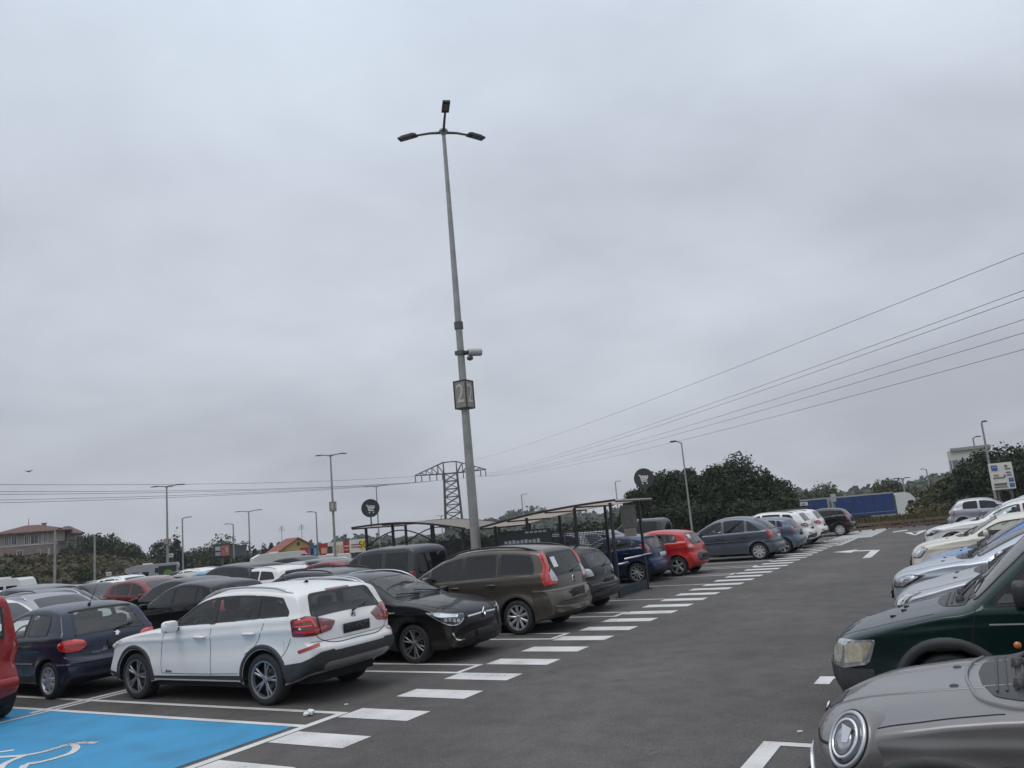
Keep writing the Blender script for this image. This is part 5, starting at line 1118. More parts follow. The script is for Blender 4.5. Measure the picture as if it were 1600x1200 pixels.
WHEELS = {}
def wheel_meshes(r, tw, design, lod):
    key = (round(r, 3), round(tw, 3), design, lod)
    if key in WHEELS: return WHEELS[key]
    n = {0: 18, 1: 28, 2: 44}[lod]; rr = r*.70; h = tw/2
    m = MB(); m.lathe([(rr*.97, -h*.85), (rr*1.04, -h*.98), (r*.9, -h), (r*.97, -h*.86), (r, -h*.6), (r, h*.6), (r*.97, h*.86), (r*.9, h), (rr*1.06, h*.99), (rr*.98, h*.86)], n)
    o = m.build('wheel', M_RUB, None, True); tm = o.data; bpy.data.objects.remove(o)
    D = {'x1': dict(n=5, dbl=.30, w=(.034, .030), mat=M_ALLOY, lip=.03), 'clio': dict(n=6, dbl=.34, w=(.022, .026), mat=M_ALLOY, lip=.014),
         'c4': dict(n=9, dbl=0, w=(.040, .066), mat=M_ALLOYB, lip=.03), 'cap': dict(n=8, dbl=0, w=(.085, .06), mat=M_ALLOYB, lip=.05, disc=True), 'cap7': dict(n=7, dbl=0, w=(.09, .10), mat=M_ALLOYB, lip=.06, disc=True),
         'five': dict(n=5, dbl=0, w=(.06, .09), mat=M_ALLOYB, lip=.03), 'ten': dict(n=10, dbl=0, w=(.03, .03), mat=M_ALLOYB, lip=.026), 'dark': dict(n=5, dbl=.28, w=(.035, .03), mat=M_ALLOYD, lip=.03)}[design]
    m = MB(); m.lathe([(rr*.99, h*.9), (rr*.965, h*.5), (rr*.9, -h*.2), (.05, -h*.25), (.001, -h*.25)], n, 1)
    m.lathe([(rr*1.04, h*.93), (rr*1.04, h*1.0), (rr*(1-D['lip']*1.6), h*.97), (rr*(1-D['lip']*3), h*.62)], n, 0)
    m.lathe([(.001, h*.86), (.03, h*.86), (.062, h*.74), (.075, h*.3)], 20, 0)
    m.lathe([(rr*.55, h*.0), (rr*.55, h*.12), (.03, h*.12)], 24, 2)
    ns = D['n']; outr = rr*.985
    for k in range(ns):
        an = 2*math.pi*k/ns; offs = (-D['dbl']/2, D['dbl']/2) if D['dbl'] else (0,)
        for of in offs:
            a1 = an+of*.35; a2 = an+of
            p0 = Vector((.045*math.cos(a1), 0, .045*math.sin(a1))); p1 = Vector((outr*math.cos(a2), 0, outr*math.sin(a2))); t = (p1-p0).normalized(); sdv = Vector((-t.z, 0, t.x))
            w0, w1 = D['w']; y0, y1, th = h*.80, h*.88, h*.28
            V = []
            for (p, w, y) in ((p0, w0, y0), ((p0+p1)/2, (w0+w1)/2*.92, (y0+y1)/2+h*.05), (p1, w1, y1)):
                for (sg, yy, ww) in ((-1, y-th, 1), (-1, y-.006, 1), (-.55, y, 1), (.55, y, 1), (1, y-.006, 1), (1, y-th, 1)): V.append(p+sdv*(sg*w/2)+Vector((0, yy, 0)))
            F = [(i*6+j, i*6+j+1, (i+1)*6+j+1, (i+1)*6+j) for i in range(2) for j in range(5)]
            m.add(V, F, 0)
    if D.get('disc'):
        m.lathe([(.045, h*.72), (rr*.5, h*.74), (rr*.97, h*.66)], n, 3)
    for k in range(5):
        an = 2*math.pi*(k+.5)/5; m.lathe([(.001, h*.80), (.011, h*.80), (.011, h*.6)], 6, 1, c=(.052*math.cos(an), 0, .052*math.sin(an)))
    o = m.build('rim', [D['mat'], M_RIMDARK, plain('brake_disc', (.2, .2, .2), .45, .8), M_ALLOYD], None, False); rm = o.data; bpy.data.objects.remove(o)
    WHEELS[key] = (tm, rm); return tm, rm
# ------------------------------------------------------------------ car models: outline (distance from the nose, height, edge rounding)
SP = {}
SP['crossover'] = dict(L=4.56, W=1.80, wb=2.76, fo=.84, rw=.338, sill=.27, top=[(.10, .30, .10), (.02, .42, .30), (0, .56, .36), (.02, .71, .34), (.09, .81, .22), (.30, .895, .10), (.8, .98, .07), (1.3, 1.035, .07), (1.52, 1.075, .10), (1.88, 1.30, .16), (2.16, 1.445, .13), (2.45, 1.52, .10), (2.85, 1.548, .085), (3.35, 1.54, .085), (3.8, 1.505, .085), (4.12, 1.455, .075), (4.17, 1.425, .08), (4.30, 1.22, .12), (4.40, 1.10, .15), (4.46, 1.0, .16), (4.49, .86, .18), (4.51, .76, .2), (4.56, .70, .2), (4.555, .58, .2), (4.50, .46, .16), (4.38, .40, .10)],
    belt=[(0, .9), (.7, 1.0), (1.5, 1.02), (2.6, 1.06), (3.6, 1.11), (4.5, 1.14)], tum=.27, sh=.03, cr=.016, spine=(.74, .84), plan=[(0, .90), (.25, .955), (.8, .992), (1.4, 1), (3.4, 1), (4.1, .985), (4.4, .955), (4.56, .93)])
SP['estate'] = dict(L=4.27, W=1.735, wb=2.59, fo=.87, rw=.315, sill=.2, top=[(.12, .20, .10), (.03, .30, .28), (0, .46, .34), (.01, .62, .34), (.05, .735, .28), (.17, .82, .16), (.55, .915, .08), (1.0, .985, .07), (1.22, 1.025, .10), (1.65, 1.24, .17), (2.0, 1.375, .13), (2.35, 1.445, .10), (2.8, 1.46, .085), (3.4, 1.435, .085), (3.85, 1.38, .085), (3.95, 1.33, .1), (4.1, 1.08, .16), (4.17, .93, .2), (4.2, .8, .24), (4.26, .6, .26), (4.27, .48, .26), (4.22, .32, .15), (4.1, .26, .08)],
    belt=[(0, .85), (.7, .93), (1.2, .95), (3.2, 1.03), (4.2, 1.06)], tum=.28, sh=.03, spine=(.66, .74), plan=[(0, .88), (.25, .95), (.8, .995), (1.4, 1), (3, 1), (3.6, .98), (4.1, .93), (4.27, .90)])
SP['people_carrier'] = dict(L=4.60, W=1.83, wb=2.728, fo=.95, rw=.325, sill=.22, top=[(.12, .22, .1), (.02, .34, .3), (0, .48, .36), (.03, .68, .36), (.14, .82, .22), (.5, .955, .10), (.9, 1.065, .08), (1.1, 1.13, .12), (1.5, 1.36, .18), (1.95, 1.55, .14), (2.4, 1.64, .10), (2.9, 1.672, .09), (3.5, 1.655, .09), (4.0, 1.605, .09), (4.16, 1.57, .09), (4.22, 1.52, .10), (4.36, 1.24, .16), (4.46, 1.03, .2), (4.50, .9, .24), (4.53, .78, .26), (4.59, .66, .28), (4.60, .5, .28), (4.54, .34, .18), (4.42, .27, .1)],
    belt=[(0, .95), (.8, 1.0), (1.2, 1.0), (3.4, 1.08), (4.4, 1.10)], tum=.25, sh=.022, cr=.008, spine=(.74, .80))
SP['small_hatch'] = dict(L=3.835, W=1.66, wb=2.442, fo=.72, rw=.29, sill=.2, gap=.05, top=[(.12, .22, .1), (.02, .32, .28), (0, .44, .32), (.03, .57, .30), (.14, .66, .2), (.45, .78, .10), (.85, .875, .08), (1.08, .93, .10), (1.5, 1.18, .16), (1.85, 1.345, .13), (2.15, 1.41, .10), (2.5, 1.43, .085), (2.9, 1.415, .085), (3.2, 1.365, .085), (3.28, 1.33, .09), (3.5, 1.10, .15), (3.64, .95, .2), (3.70, .86, .22), (3.72, .70, .24), (3.76, .60, .26), (3.83, .54, .28), (3.835, .42, .28), (3.78, .30, .16), (3.66, .25, .1)],
    belt=[(0, .8), (.7, .88), (1.1, .89), (2.8, .94), (3.7, .96)], tum=.30, sh=.028, spine=(.60, .68), sx=(.42, 3.5))
SP['hatch'] = dict(L=3.955, W=1.71, wb=2.475, fo=.78, rw=.305, sill=.2, top=[(.12, .2, .1), (.02, .32, .3), (0, .46, .34), (.03, .6, .34), (.14, .71, .22), (.5, .83, .10), (.95, .93, .08), (1.15, .985, .10), (1.55, 1.22, .17), (1.9, 1.38, .13), (2.25, 1.455, .10), (2.6, 1.47, .085), (3.1, 1.435, .085), (3.42, 1.365, .085), (3.48, 1.32, .1), (3.66, 1.10, .15), (3.78, .96, .2), (3.82, .86, .22), (3.85, .72, .26), (3.93, .6, .28), (3.955, .48, .28), (3.9, .32, .16), (3.78, .26, .1)],
    belt=[(0, .85), (.7, .92), (1.1, .92), (3.1, 1.03), (3.9, 1.05)], tum=.29, sh=.028, spine=(.64, .72), sx=(.44, 3.58))
SP['egg_carrier'] = dict(L=4.276, W=1.755, wb=2.76, fo=.76, rw=.31, sill=.22, top=[(.12, .22, .1), (.02, .32, .3), (0, .45, .34), (.03, .58, .34), (.14, .7, .24), (.45, .86, .12), (.8, .985, .08), (1.0, 1.07, .12), (1.4, 1.32, .18), (1.8, 1.51, .14), (2.2, 1.61, .10), (2.6, 1.637, .09), (3.0, 1.61, .09), (3.35, 1.53, .10), (3.65, 1.39, .12), (3.86, 1.22, .15), (3.98, 1.08, .18), (4.06, 1.0, .2), (4.10, .86, .24), (4.14, .72, .26), (4.23, .6, .28), (4.276, .5, .28), (4.24, .34, .16), (4.1, .26, .1)],
    belt=[(0, .9), (.8, .96), (1.1, .97), (3.0, 1.02), (4.1, 1.04)], tum=.27, sh=.026, cr=.004, spine=(.66, .76))
SP['suv'] = dict(L=4.44, W=1.855, wb=2.64, fo=.88, rw=.345, sill=.28, top=[(.12, .28, .1), (.02, .4, .3), (0, .56, .36), (.03, .74, .34), (.12, .86, .2), (.4, .95, .1), (.9, 1.03, .08), (1.15, 1.09, .12), (1.6, 1.36, .17), (1.95, 1.54, .13), (2.3, 1.62, .1), (2.7, 1.64, .09), (3.3, 1.615, .09), (3.85, 1.55, .09), (3.95, 1.5, .1), (4.14, 1.26, .16), (4.24, 1.13, .2), (4.30, 1.0, .22), (4.33, .86, .26), (4.42, .7, .28), (4.44, .56, .28), (4.38, .38, .18), (4.25, .32, .1)],
    belt=[(0, .95), (.8, 1.03), (1.2, 1.04), (3.2, 1.16), (4.3, 1.20)], tum=.28, sh=.03, spine=(.76, .84))
SP['cooper'] = dict(L=3.84, W=1.73, wb=2.495, fo=.75, rw=.31, sill=.2, top=[(.10, .2, .1), (.02, .32, .28), (0, .45, .34), (.015, .60, .36), (.06, .72, .34), (.16, .82, .26), (.38, .905, .14), (.75, .965, .10), (1.05, 1.0, .09), (1.22, 1.03, .10), (1.52, 1.22, .16), (1.8, 1.355, .12), (2.1, 1.40, .10), (2.5, 1.414, .085), (3.0, 1.40, .085), (3.42, 1.345, .085), (3.5, 1.28, .1), (3.64, 1.05, .15), (3.72, .94, .2), (3.76, .8, .24), (3.82, .62, .28), (3.84, .48, .28), (3.78, .32, .16), (3.66, .26, .1)],
    belt=[(0, .88), (.6, .93), (1.1, .955), (2.8, .985), (3.8, 1.0)], tum=.26, sh=.03, spine=(.66, .72), sx=(.42, 3.46), fl=.024, plan=[(0, .86), (.12, .90), (.3, .945), (.7, .99), (1.2, 1), (2.6, 1), (3.2, .985), (3.7, .94), (3.84, .91)])
SP['van'] = dict(L=4.05, W=1.73, wb=2.48, fo=1.06, rw=.325, sill=.22, top=[(.12, .24, .1), (.02, .34, .26), (0, .48, .30), (.02, .62, .28), (.08, .73, .20), (.22, .81, .10), (.6, .915, .07), (1.05, 1.02, .07), (1.27, 1.08, .10), (1.62, 1.39, .16), (1.92, 1.64, .13), (2.15, 1.755, .1), (2.55, 1.81, .085), (3.2, 1.815, .085), (3.75, 1.79, .085), (3.88, 1.72, .1), (3.93, 1.5, .12), (3.97, 1.1, .14), (4.0, .8, .18), (4.04, .58, .2), (4.05, .46, .2), (4.02, .32, .15), (3.9, .26, .1)],
    belt=[(0, .86), (.7, .97), (1.2, 1.01), (3.9, 1.08)], tum=.16, tum2=.10, sh=.02, cr=.004, spine=(.66, .78), sx=(.46, 3.78))
SP['saloon'] = dict(L=4.50, W=1.76, wb=2.65, fo=.88, rw=.315, sill=.2, top=[(.12, .2, .1), (.02, .32, .3), (0, .46, .34), (.03, .6, .34), (.14, .7, .2), (.5, .82, .1), (1.05, .92, .08), (1.3, .97, .1), (1.75, 1.2, .16), (2.1, 1.36, .13), (2.45, 1.43, .1), (2.85, 1.435, .085), (3.2, 1.39, .09), (3.55, 1.24, .13), (3.85, 1.06, .13), (4.0, 1.02, .1), (4.35, 1.0, .1), (4.42, .95, .18), (4.44, .8, .24), (4.49, .62, .28), (4.50, .48, .28), (4.44, .32, .16), (4.3, .26, .1)],
    belt=[(0, .85), (.7, .92), (1.2, .93), (3.2, .99), (4.4, 1.05)], tum=.30, sh=.03, spine=(.64, .72), sx=(.46, 4.1))

# glass: windscreen and rear window (distance, height, half width at bottom / top), side window spans, rear edge line of the side glass
GL = {
 'crossover': dict(ws=((1.56, 1.11, .70), (2.15, 1.425, .56)), rw=((4.385, 1.13, .71), (4.175, 1.415, .60)), wins=[(1.80, 2.56), (2.63, 3.42), (3.47, 4.15)], rear=((4.12, 1.15), (3.85, 1.46)), zt=.105),
 'estate': dict(ws=((1.28, 1.03, .68), (2.02, 1.36, .54)), rw=((4.14, 1.0, .60), (3.97, 1.29, .50)), wins=[(1.5, 2.35), (2.42, 3.12), (3.17, 3.85)], rear=((3.86, 1.05), (3.62, 1.36)), zt=.12),
 'people_carrier': dict(ws=((1.15, 1.14, .74), (1.96, 1.53, .58)), rw=((4.45, 1.06, .62), (4.235, 1.50, .545)), wins=[(1.28, 1.60), (1.66, 2.42), (2.49, 3.28), (3.33, 4.10)], rear=((4.14, 1.1), (4.02, 1.55)), zt=.13),
 'small_hatch': dict(ws=((1.12, .94, .66), (1.86, 1.335, .52)), rw=((3.63, .965, .60), (3.285, 1.325, .50)), wins=[(1.36, 2.42), (2.49, 3.2)], rear=((3.14, .95), (3.05, 1.36)), zt=.115),
 'hatch': dict(ws=((1.19, .995, .67), (1.91, 1.37, .53)), rw=((3.77, .98, .60), (3.49, 1.305, .50)), wins=[(1.42, 2.28), (2.35, 3.05), (3.1, 3.5)], rear=((3.36, 1.03), (3.2, 1.37)), zt=.12),
 'egg_carrier': dict(ws=((1.05, 1.09, .68), (1.82, 1.505, .54)), rw=((3.97, 1.10, .56), (3.40, 1.51, .50)), wins=[(1.28, 2.2), (2.27, 3.1), (3.15, 3.75)], rear=((3.72, 1.05), (3.1, 1.53)), zt=.12),
 'suv': dict(ws=((1.22, 1.11, .72), (1.96, 1.53, .57)), rw=((4.22, 1.155, .62), (3.97, 1.48, .53)), wins=[(1.5, 2.4), (2.47, 3.25), (3.33, 3.8)], rear=((3.85, 1.17), (3.6, 1.56)), zt=.12),
 'cooper': dict(ws=((1.26, 1.045, .68), (1.80, 1.345, .55)), rw=((3.62, 1.08, .6), (3.51, 1.27, .52)), wins=[(1.36, 2.4), (2.46, 3.3)], rear=((3.36, .98), (3.28, 1.35)), zt=.11),
 'van': dict(ws=((1.31, 1.10, .70), (1.93, 1.635, .62)), rw=((3.965, 1.12, .60), (3.925, 1.60, .58)), wins=[(1.48, 2.15), (2.25, 2.95), (3.05, 3.75)], rear=((3.80, 1.09), (3.78, 1.7)), zt=.16),
 'saloon': dict(ws=((1.34, .98, .68), (2.12, 1.36, .53)), rw=((3.84, 1.07, .6), (3.24, 1.38, .5)), wins=[(1.55, 2.45), (2.52, 3.4)], rear=((3.55, .99), (3.1, 1.37)), zt=.115),
}
def quad_ws(g, k=9, bow=.04):
    (d0, z0, w0), (d1, z1, w1) = g
    lo = [(d0-(-bow if 0 else 0), y, z0+ (bow*.4)*(1-(y/w0)**2)*0) for y in np.linspace(-w0, w0, k)]; hi = [(d1, y, z1) for y in np.linspace(w1, -w1, k)]
    return lo+hi
def glaze(c, kind, see=True, mat=None, matrear=None, ring=.03):
    g = GL[kind]
    for sd in (1, -1): c.dlo(sd, None, g['wins'], g['rear'], zt=g['zt'], see=see, mat=mat, matrear=matrear, ring=ring)
    P = c.poly2(quad_ws(g['ws']), 'WS', 0); P = round_poly([P[0], P[4], P[8], P[9], P[13], P[17]], .06, 4); c.window2('windscreen', P, 'WS', see, mat if not see else None, .035)
    P = c.poly2(quad_ws(g['rw']), 'RW', 0); P = round_poly([P[0], P[4], P[8], P[9], P[13], P[17]], .07, 4); return c.window2('rear_window', P, 'RW', see, matrear or mat, .035)
def both(c, name, pts, dn, mat, **kw):
    """a part on each side of the car"""
    o = []
    for sd in (1, -1):
        m = {'L': 'R', 'BL': 'BR', 'FL': 'FR', 'FLT': 'FRT'}.get(dn, dn) if sd < 0 else dn
        o.append(c.patch(name, [(p[0], p[1]*sd, p[2]) for p in pts], m, mat, **kw))
    return o
# rear lamp, front lamp outlines for the plain builder
LAMPS = {
 'crossover': dict(tail=[(4.14, .88, 1.10), (4.47, .52, 1.06), (4.49, .50, .92), (4.3, .85, .89)], head=[(.10, .52, .68), (.30, .78, .70), (.62, .85, .86), (.34, .74, .87), (.12, .50, .78)]),
 'estate': dict(tail=[(3.95, .82, .98), (4.17, .55, .94), (4.20, .5, .80), (4.02, .80, .78)], head=[(.10, .48, .60), (.28, .76, .62), (.62, .82, .80), (.42, .74, .81), (.13, .46, .72)]),
 'people_carrier': dict(tail=[(4.2, .72, 1.5), (4.3, .62, 1.5), (4.5, .6, .9), (4.34, .82, .88)], head=[(.10, .5, .66), (.3, .78, .68), (.72, .86, .9), (.4, .74, .9), (.14, .5, .78)]),
 'small_hatch': dict(tail=[(3.42, .78, .90), (3.62, .62, .90), (3.72, .55, .78), (3.5, .79, .72)], head=[(.12, .44, .54), (.3, .72, .56), (.7, .77, .76), (.42, .66, .75), (.16, .42, .65)]),
 'hatch': dict(tail=[(3.56, .79, 1.06), (3.74, .62, 1.02), (3.84, .55, .82), (3.66, .79, .78)], head=[(.12, .46, .6), (.3, .74, .62), (.72, .79, .83), (.42, .68, .81), (.16, .44, .70)]),
 'egg_carrier': dict(tail=[(3.80, .78, 1.10), (3.98, .60, 1.08), (4.10, .58, .78), (3.92, .81, .76)], head=[(.12, .46, .6), (.3, .74, .62), (.7, .8, .85), (.42, .7, .84), (.16, .44, .72)]),
 'suv': dict(tail=[(3.95, .86, 1.06), (4.28, .48, 1.02), (4.31, .46, .90), (4.06, .86, .92)], head=[(.10, .5, .72), (.3, .8, .74), (.72, .87, .96), (.4, .76, .94), (.14, .48, .84)]),
 'cooper': dict(tail=[(3.5, .8, .98), (3.7, .6, .95), (3.75, .58, .76), (3.56, .8, .74)], head=[(.1, .5, .6), (.3, .74, .6), (.5, .78, .8), (.3, .6, .84)]),
 'van': dict(tail=[(3.86, .82, 1.2), (3.97, .74, 1.2), (4.0, .73, .75), (3.9, .84, .75)], head=[(.06, .5, .55), (.2, .76, .56), (.34, .82, .84), (.14, .6, .83)]),
 'saloon': dict(tail=[(4.1, .82, .98), (4.42, .5, .95), (4.44, .48, .80), (4.2, .82, .78)], head=[(.12, .48, .58), (.3, .76, .6), (.72, .81, .81), (.42, .7, .8), (.16, .44, .70)]),
}
def plain_car(kind, pm, label, cat, loc, rz, group=None, lod=1, wheel='ten', rail=None, trim=False, tailmat=None, plate=None, wiper=True):
    """a car a little way off: every part of its kind, fewer small details"""
    c = Car(SP[kind], kind_name(kind), label, cat, loc, rz, pm, group, lod)
    glaze(c, kind, see=False); l = LAMPS[kind]
    both(c, 'tail_light', l['tail'], 'BL', tailmat or M_RED, rnd=.03); both(c, 'headlight', l['head'], 'FL', M_CLEAR, rnd=.03)
    if lod >= 1:
        c.patch('grille', [(.1, y, z) for y, z in ((-.42, .48), (.42, .48), (.40, .60), (-.40, .60))], 'F', M_BLACK, rnd=.04)
        c.patch('bumper_intake', [(.1, y, z) for y, z in ((-.6, .28), (.6, .28), (.5, .40), (-.5, .40))], 'F', M_BLACK, rnd=.04)
        zb = .36 if not trim else .52
        c.patch('bumper_trim', [(c.L, y, z) for y, z in ((-.62, .27), (.62, .27), (.56, zb), (-.56, zb))], 'B', M_TRIM, rnd=.04)
        g = GL[kind]; ps = [p[0] for p in g['wins'][1:]]; bz = lambda d: float(np.interp(d, [p[0] for p in c.belt], [p[1] for p in c.belt]))
        c.sidelines([[(p-.03, 0, bz(p)), (p-.05, 0, .6), (p-.03, 0, .32)] for p in ps[:1]]+[[(g['wins'][0][0]-.12, 0, bz(1.3)-.02), (g['wins'][0][0]-.14, 0, .6), (g['wins'][0][0]-.1, 0, .32)]], .012)
        c.handles([(ps[0]-.2, bz(2.2)-.13)]+([(ps[1]-.12, bz(3)-.12)] if len(ps) > 1 else []), pm)
    c.plate(c.L-.05, .55 if kind in ('van',) else .72, plate or M_PLATE)
    c.plate(.05, .42, M_PLATE, dn='F')
    c.mirrors(GL[kind]['wins'][0][0]+.05, float(np.interp(1.5, [p[0] for p in c.belt], [p[1] for p in c.belt]))-.0, pm)
    if rail: c.rails(GL[kind]['ws'][1][0]+.05, GL[kind]['rear'][1][0]+.15, rail)
    if trim: c.arches()
    c.underbody(); c.wheels(wheel); c.finish(); return c
KN = dict(crossover='parked_crossover', estate='parked_estate_car', people_carrier='parked_people_carrier', small_hatch='parked_hatchback', hatch='parked_hatchback', egg_carrier='parked_people_carrier', suv='parked_suv', cooper='parked_small_car', van='parked_van', saloon='parked_saloon_car')
def kind_name(k): return KN[k]
# ------------------------------------------------------------------ the cars one can see closely
PW = paint('white', (0.76, 0.745, 0.725), 0.0, 0.4); PBROWN = paint('brown_metallic', (0.092, 0.080, 0.066), .5, .36); M_TAUPE = plain('taupe_strip', (.24, .215, .19), .35, .4); PBLK = paint('black', (0.004, 0.004, 0.005), .1, .3)
PNAVY = paint('navy', (0.005, 0.012, 0.036), .3, .36); PSLATE = paint('slate_grey', (0.085, 0.105, 0.135), .55, .36)
def white_crossover():
    c = Car(SP['crossover'], 'parked_crossover', 'white compact crossover with silver roof rails and black lower bodywork, rear toward the lane', 'car', (-8.005+0.84+2.76/2-4.454, 8.87, 0), math.pi, PW, 'cars parked along the left of the lane', 2)
    c.root.location.x = -7.83-(4.56-(.84+1.38))
    rwin = glaze(c, 'crossover', ring=.03)
    c.arches(.075, M_TRIM, .014)
    for dn in ('L', 'R'):
        c.patch('sill_trim', [(1.22, 0, .24), (3.22, 0, .24), (3.24, 0, .385), (1.24, 0, .36)], dn, M_TRIM, .006, .02)
        c.patch('pillar_trim', [(2.54, 0, 1.07), (2.65, 0, 1.075), (2.65, 0, 1.43), (2.54, 0, 1.43)], dn, M_BLACK, .009, .005)
        c.patch('pillar_trim', [(3.385, 0, 1.12), (3.505, 0, 1.13), (3.505, 0, 1.425), (3.385, 0, 1.43)], dn, M_BLACK, .009, .005)
        c.patch('front_trim', [(.08, 0, .30), (.44, 0, .30), (.44, 0, .38), (.1, 0, .43)], dn, M_TRIM, .006, .02)
    for sd, dn in ((1, 'BL'), (-1, 'BR')): c.patch('bumper_trim', [(3.98, sd*.88, .285), (3.98, sd*.89, .53), (4.28, sd*.86, .565), (4.46, sd*.70, .67), (4.53, sd*.5, .68), (4.5, sd*.5, .44), (4.36, sd*.72, .41), (4.25, sd*.82, .375)], dn, M_TRIM, .022, .02, res=.03); c.strip('side_reflector', [(4.22, sd*.86, .69), (4.36, sd*.80, .735), (4.46, sd*.70, .765)], dn, .04, M_RED, .008)
    c.patch('bumper_trim', [(4.5, y, z) for y, z in ((-.74, .42), (.74, .42), (.76, .66), (-.76, .66))], 'B', M_TRIM, .024, .02, res=.03)
    c.patch('skid_plate', [(4.5, y, z) for y, z in ((-.58, .42), (.58, .42), (.66, .50), (.60, .535), (-.60, .535), (-.66, .50))], 'B', M_SATIN, .036, .03)
    for sd, dn in ((1, 'BL'), (-1, 'BR')):
        t = c.patch('tail_light', [(4.12, sd*.88, 1.105), (4.33, sd*.78, 1.14), (4.47, sd*.52, 1.06), (4.49, sd*.40, 1.025), (4.49, sd*.50, .915), (4.42, sd*.74, .88), (4.14, sd*.87, .885)], dn, M_REDD, .008, .03)
        for bar, w in (([(4.18, sd*.86, 1.075), (4.36, sd*.75, 1.085), (4.40, sd*.70, .99)], .035), ([(4.18, sd*.86, .955), (4.38, sd*.74, .935), (4.47, sd*.56, .975)], .03), ([(4.19, sd*.86, 1.015), (4.37, sd*.74, 1.01)], .018)): c.strip('light_bar', bar, dn, w, M_REDB, .013, parent=t)
        c.strip('lamp_gap', [(4.42, sd*.68, 1.125), (4.45, sd*.66, .90)], dn, .012, M_SEAM, .016, parent=t)
    both(c, 'headlight', LAMPS['crossover']['head'], 'FL', M_CLEAR)
    c.patch('brake_light', [(4.12, y, z) for y, z in ((-.24, 1.42), (.24, 1.42), (.235, 1.442), (-.235, 1.442))], 'B', M_REDD, .006, .008)
    c.seams([[(4.4, -.78, 1.14), (4.46, -.74, 1.0), (4.49, -.70, .86), (4.51, -.5, .765), (4.52, 0, .755), (4.51, .5, .765), (4.49, .70, .86), (4.46, .74, 1.0), (4.4, .78, 1.14)]], 'B', .010)
    c.strip('bumper_crease', [(4.5, -.80, .80), (4.52, -.4, .795), (4.52, .4, .795), (4.5, .80, .80)], 'B', .006, M_SEAM, .002)
    c.sidelines([[(1.58, 0, 1.02), (1.50, 0, .8), (1.47, 0, .6), (1.48, 0, .40)], [(2.59, 0, 1.06), (2.56, 0, .8), (2.55, 0, .38)], [(3.66, 0, 1.11), (3.58, 0, .94), (3.46, 0, .78), (3.24, 0, .66)], [(1.48, 0, .40), (2.2, 0, .395), (3.1, 0, .41)], [(4.12, 0, .87), (4.02, 0, .70), (3.94, 0, .62)]])
    c.handles([(2.36, .905), (3.36, .94)], PW, .24, .036)
    c.mirrors(1.86, 1.04, PW, (.13, .24, .17)); c.rails(2.1, 4.02, M_SATIN, .017, .09, .05)
    c.wiper((4.415, 0, 1.10), (4.34, -.42, 1.19), 'RW', .009)
    p = c.plate(4.5, .90, M_PLATE, .54, .13)
    e = MB(); e.lathe([(.001, .0), (.041, .0), (.041, .008), (.001, .008)], 24, 0, 'Y'); 
    q = c.bvh.ray_cast(Vector((-6, 0, 1.05)), Vector((1, 0, 0)))[0]; Mx = Matrix.Translation(q+Vector((-.004, 0, 0))) @ Matrix.Rotation(R_(90), 4, 'Z')
    e.v = [tuple(Mx @ Vector(v)) for v in e.v]; eo = e.build('emblem', M_BLACK, c.root)
    for a in range(4):
        w = MB(); pts = [(0, 0)]+[(.027*math.cos(t), .027*math.sin(t)) for t in np.linspace(a*math.pi/2, (a+1)*math.pi/2, 6)]
        w.prism(pts, .003, 0, Matrix.Translation(q+Vector((-.012, 0, 0))) @ Matrix.Rotation(R_(-90), 4, 'Y')); w.build('emblem_quarter', M_PAPER if a % 2 else plain('emblem_blue', (.02, .12, .45), .3), eo)
    q = c.bvh.ray_cast(Vector((-6, -.60, 1.045)), Vector((1, 0, 0)))[0]
    text_obj('badge_text', '20d', .075, M_SATIN, Matrix.Translation(q+Vector((-.008, 0, 0))) @ Matrix(((0, 0, -1, 0), (-1, 0, 0, 0), (0, 1, 0, 0), (0, 0, 0, 1))), c.root)
    q = c.bvh.ray_cast(Vector((c.xa-1.64, 6, .43)), Vector((0, -1, 0)))[0]
    text_obj('badge_text', 'xDrive', .05, M_BLACK, Matrix.Translation(q+Vector((0, .005, 0))) @ Matrix(((-1, 0, 0, 0), (0, 0, 1, 0), (0, 1, 0, 0), (0, 0, 0, 1))), c.root)
    m = MB(); m.prism([(-.06, 0), (.06, 0), (-.05, .05), (-.03, .055)], .02, 0, Matrix.Translation((c.xa-3.55, .01, 1.52)) @ Matrix.Rotation(R_(90), 4, 'X')); m.build('roof_aerial', PW, c.root)
    c.underbody(); c.interior(seats=None, mat=M_SEATM); c.wheels('x1', .225); c.finish(); return c
def xz(c, d, dn): return c.xa-d
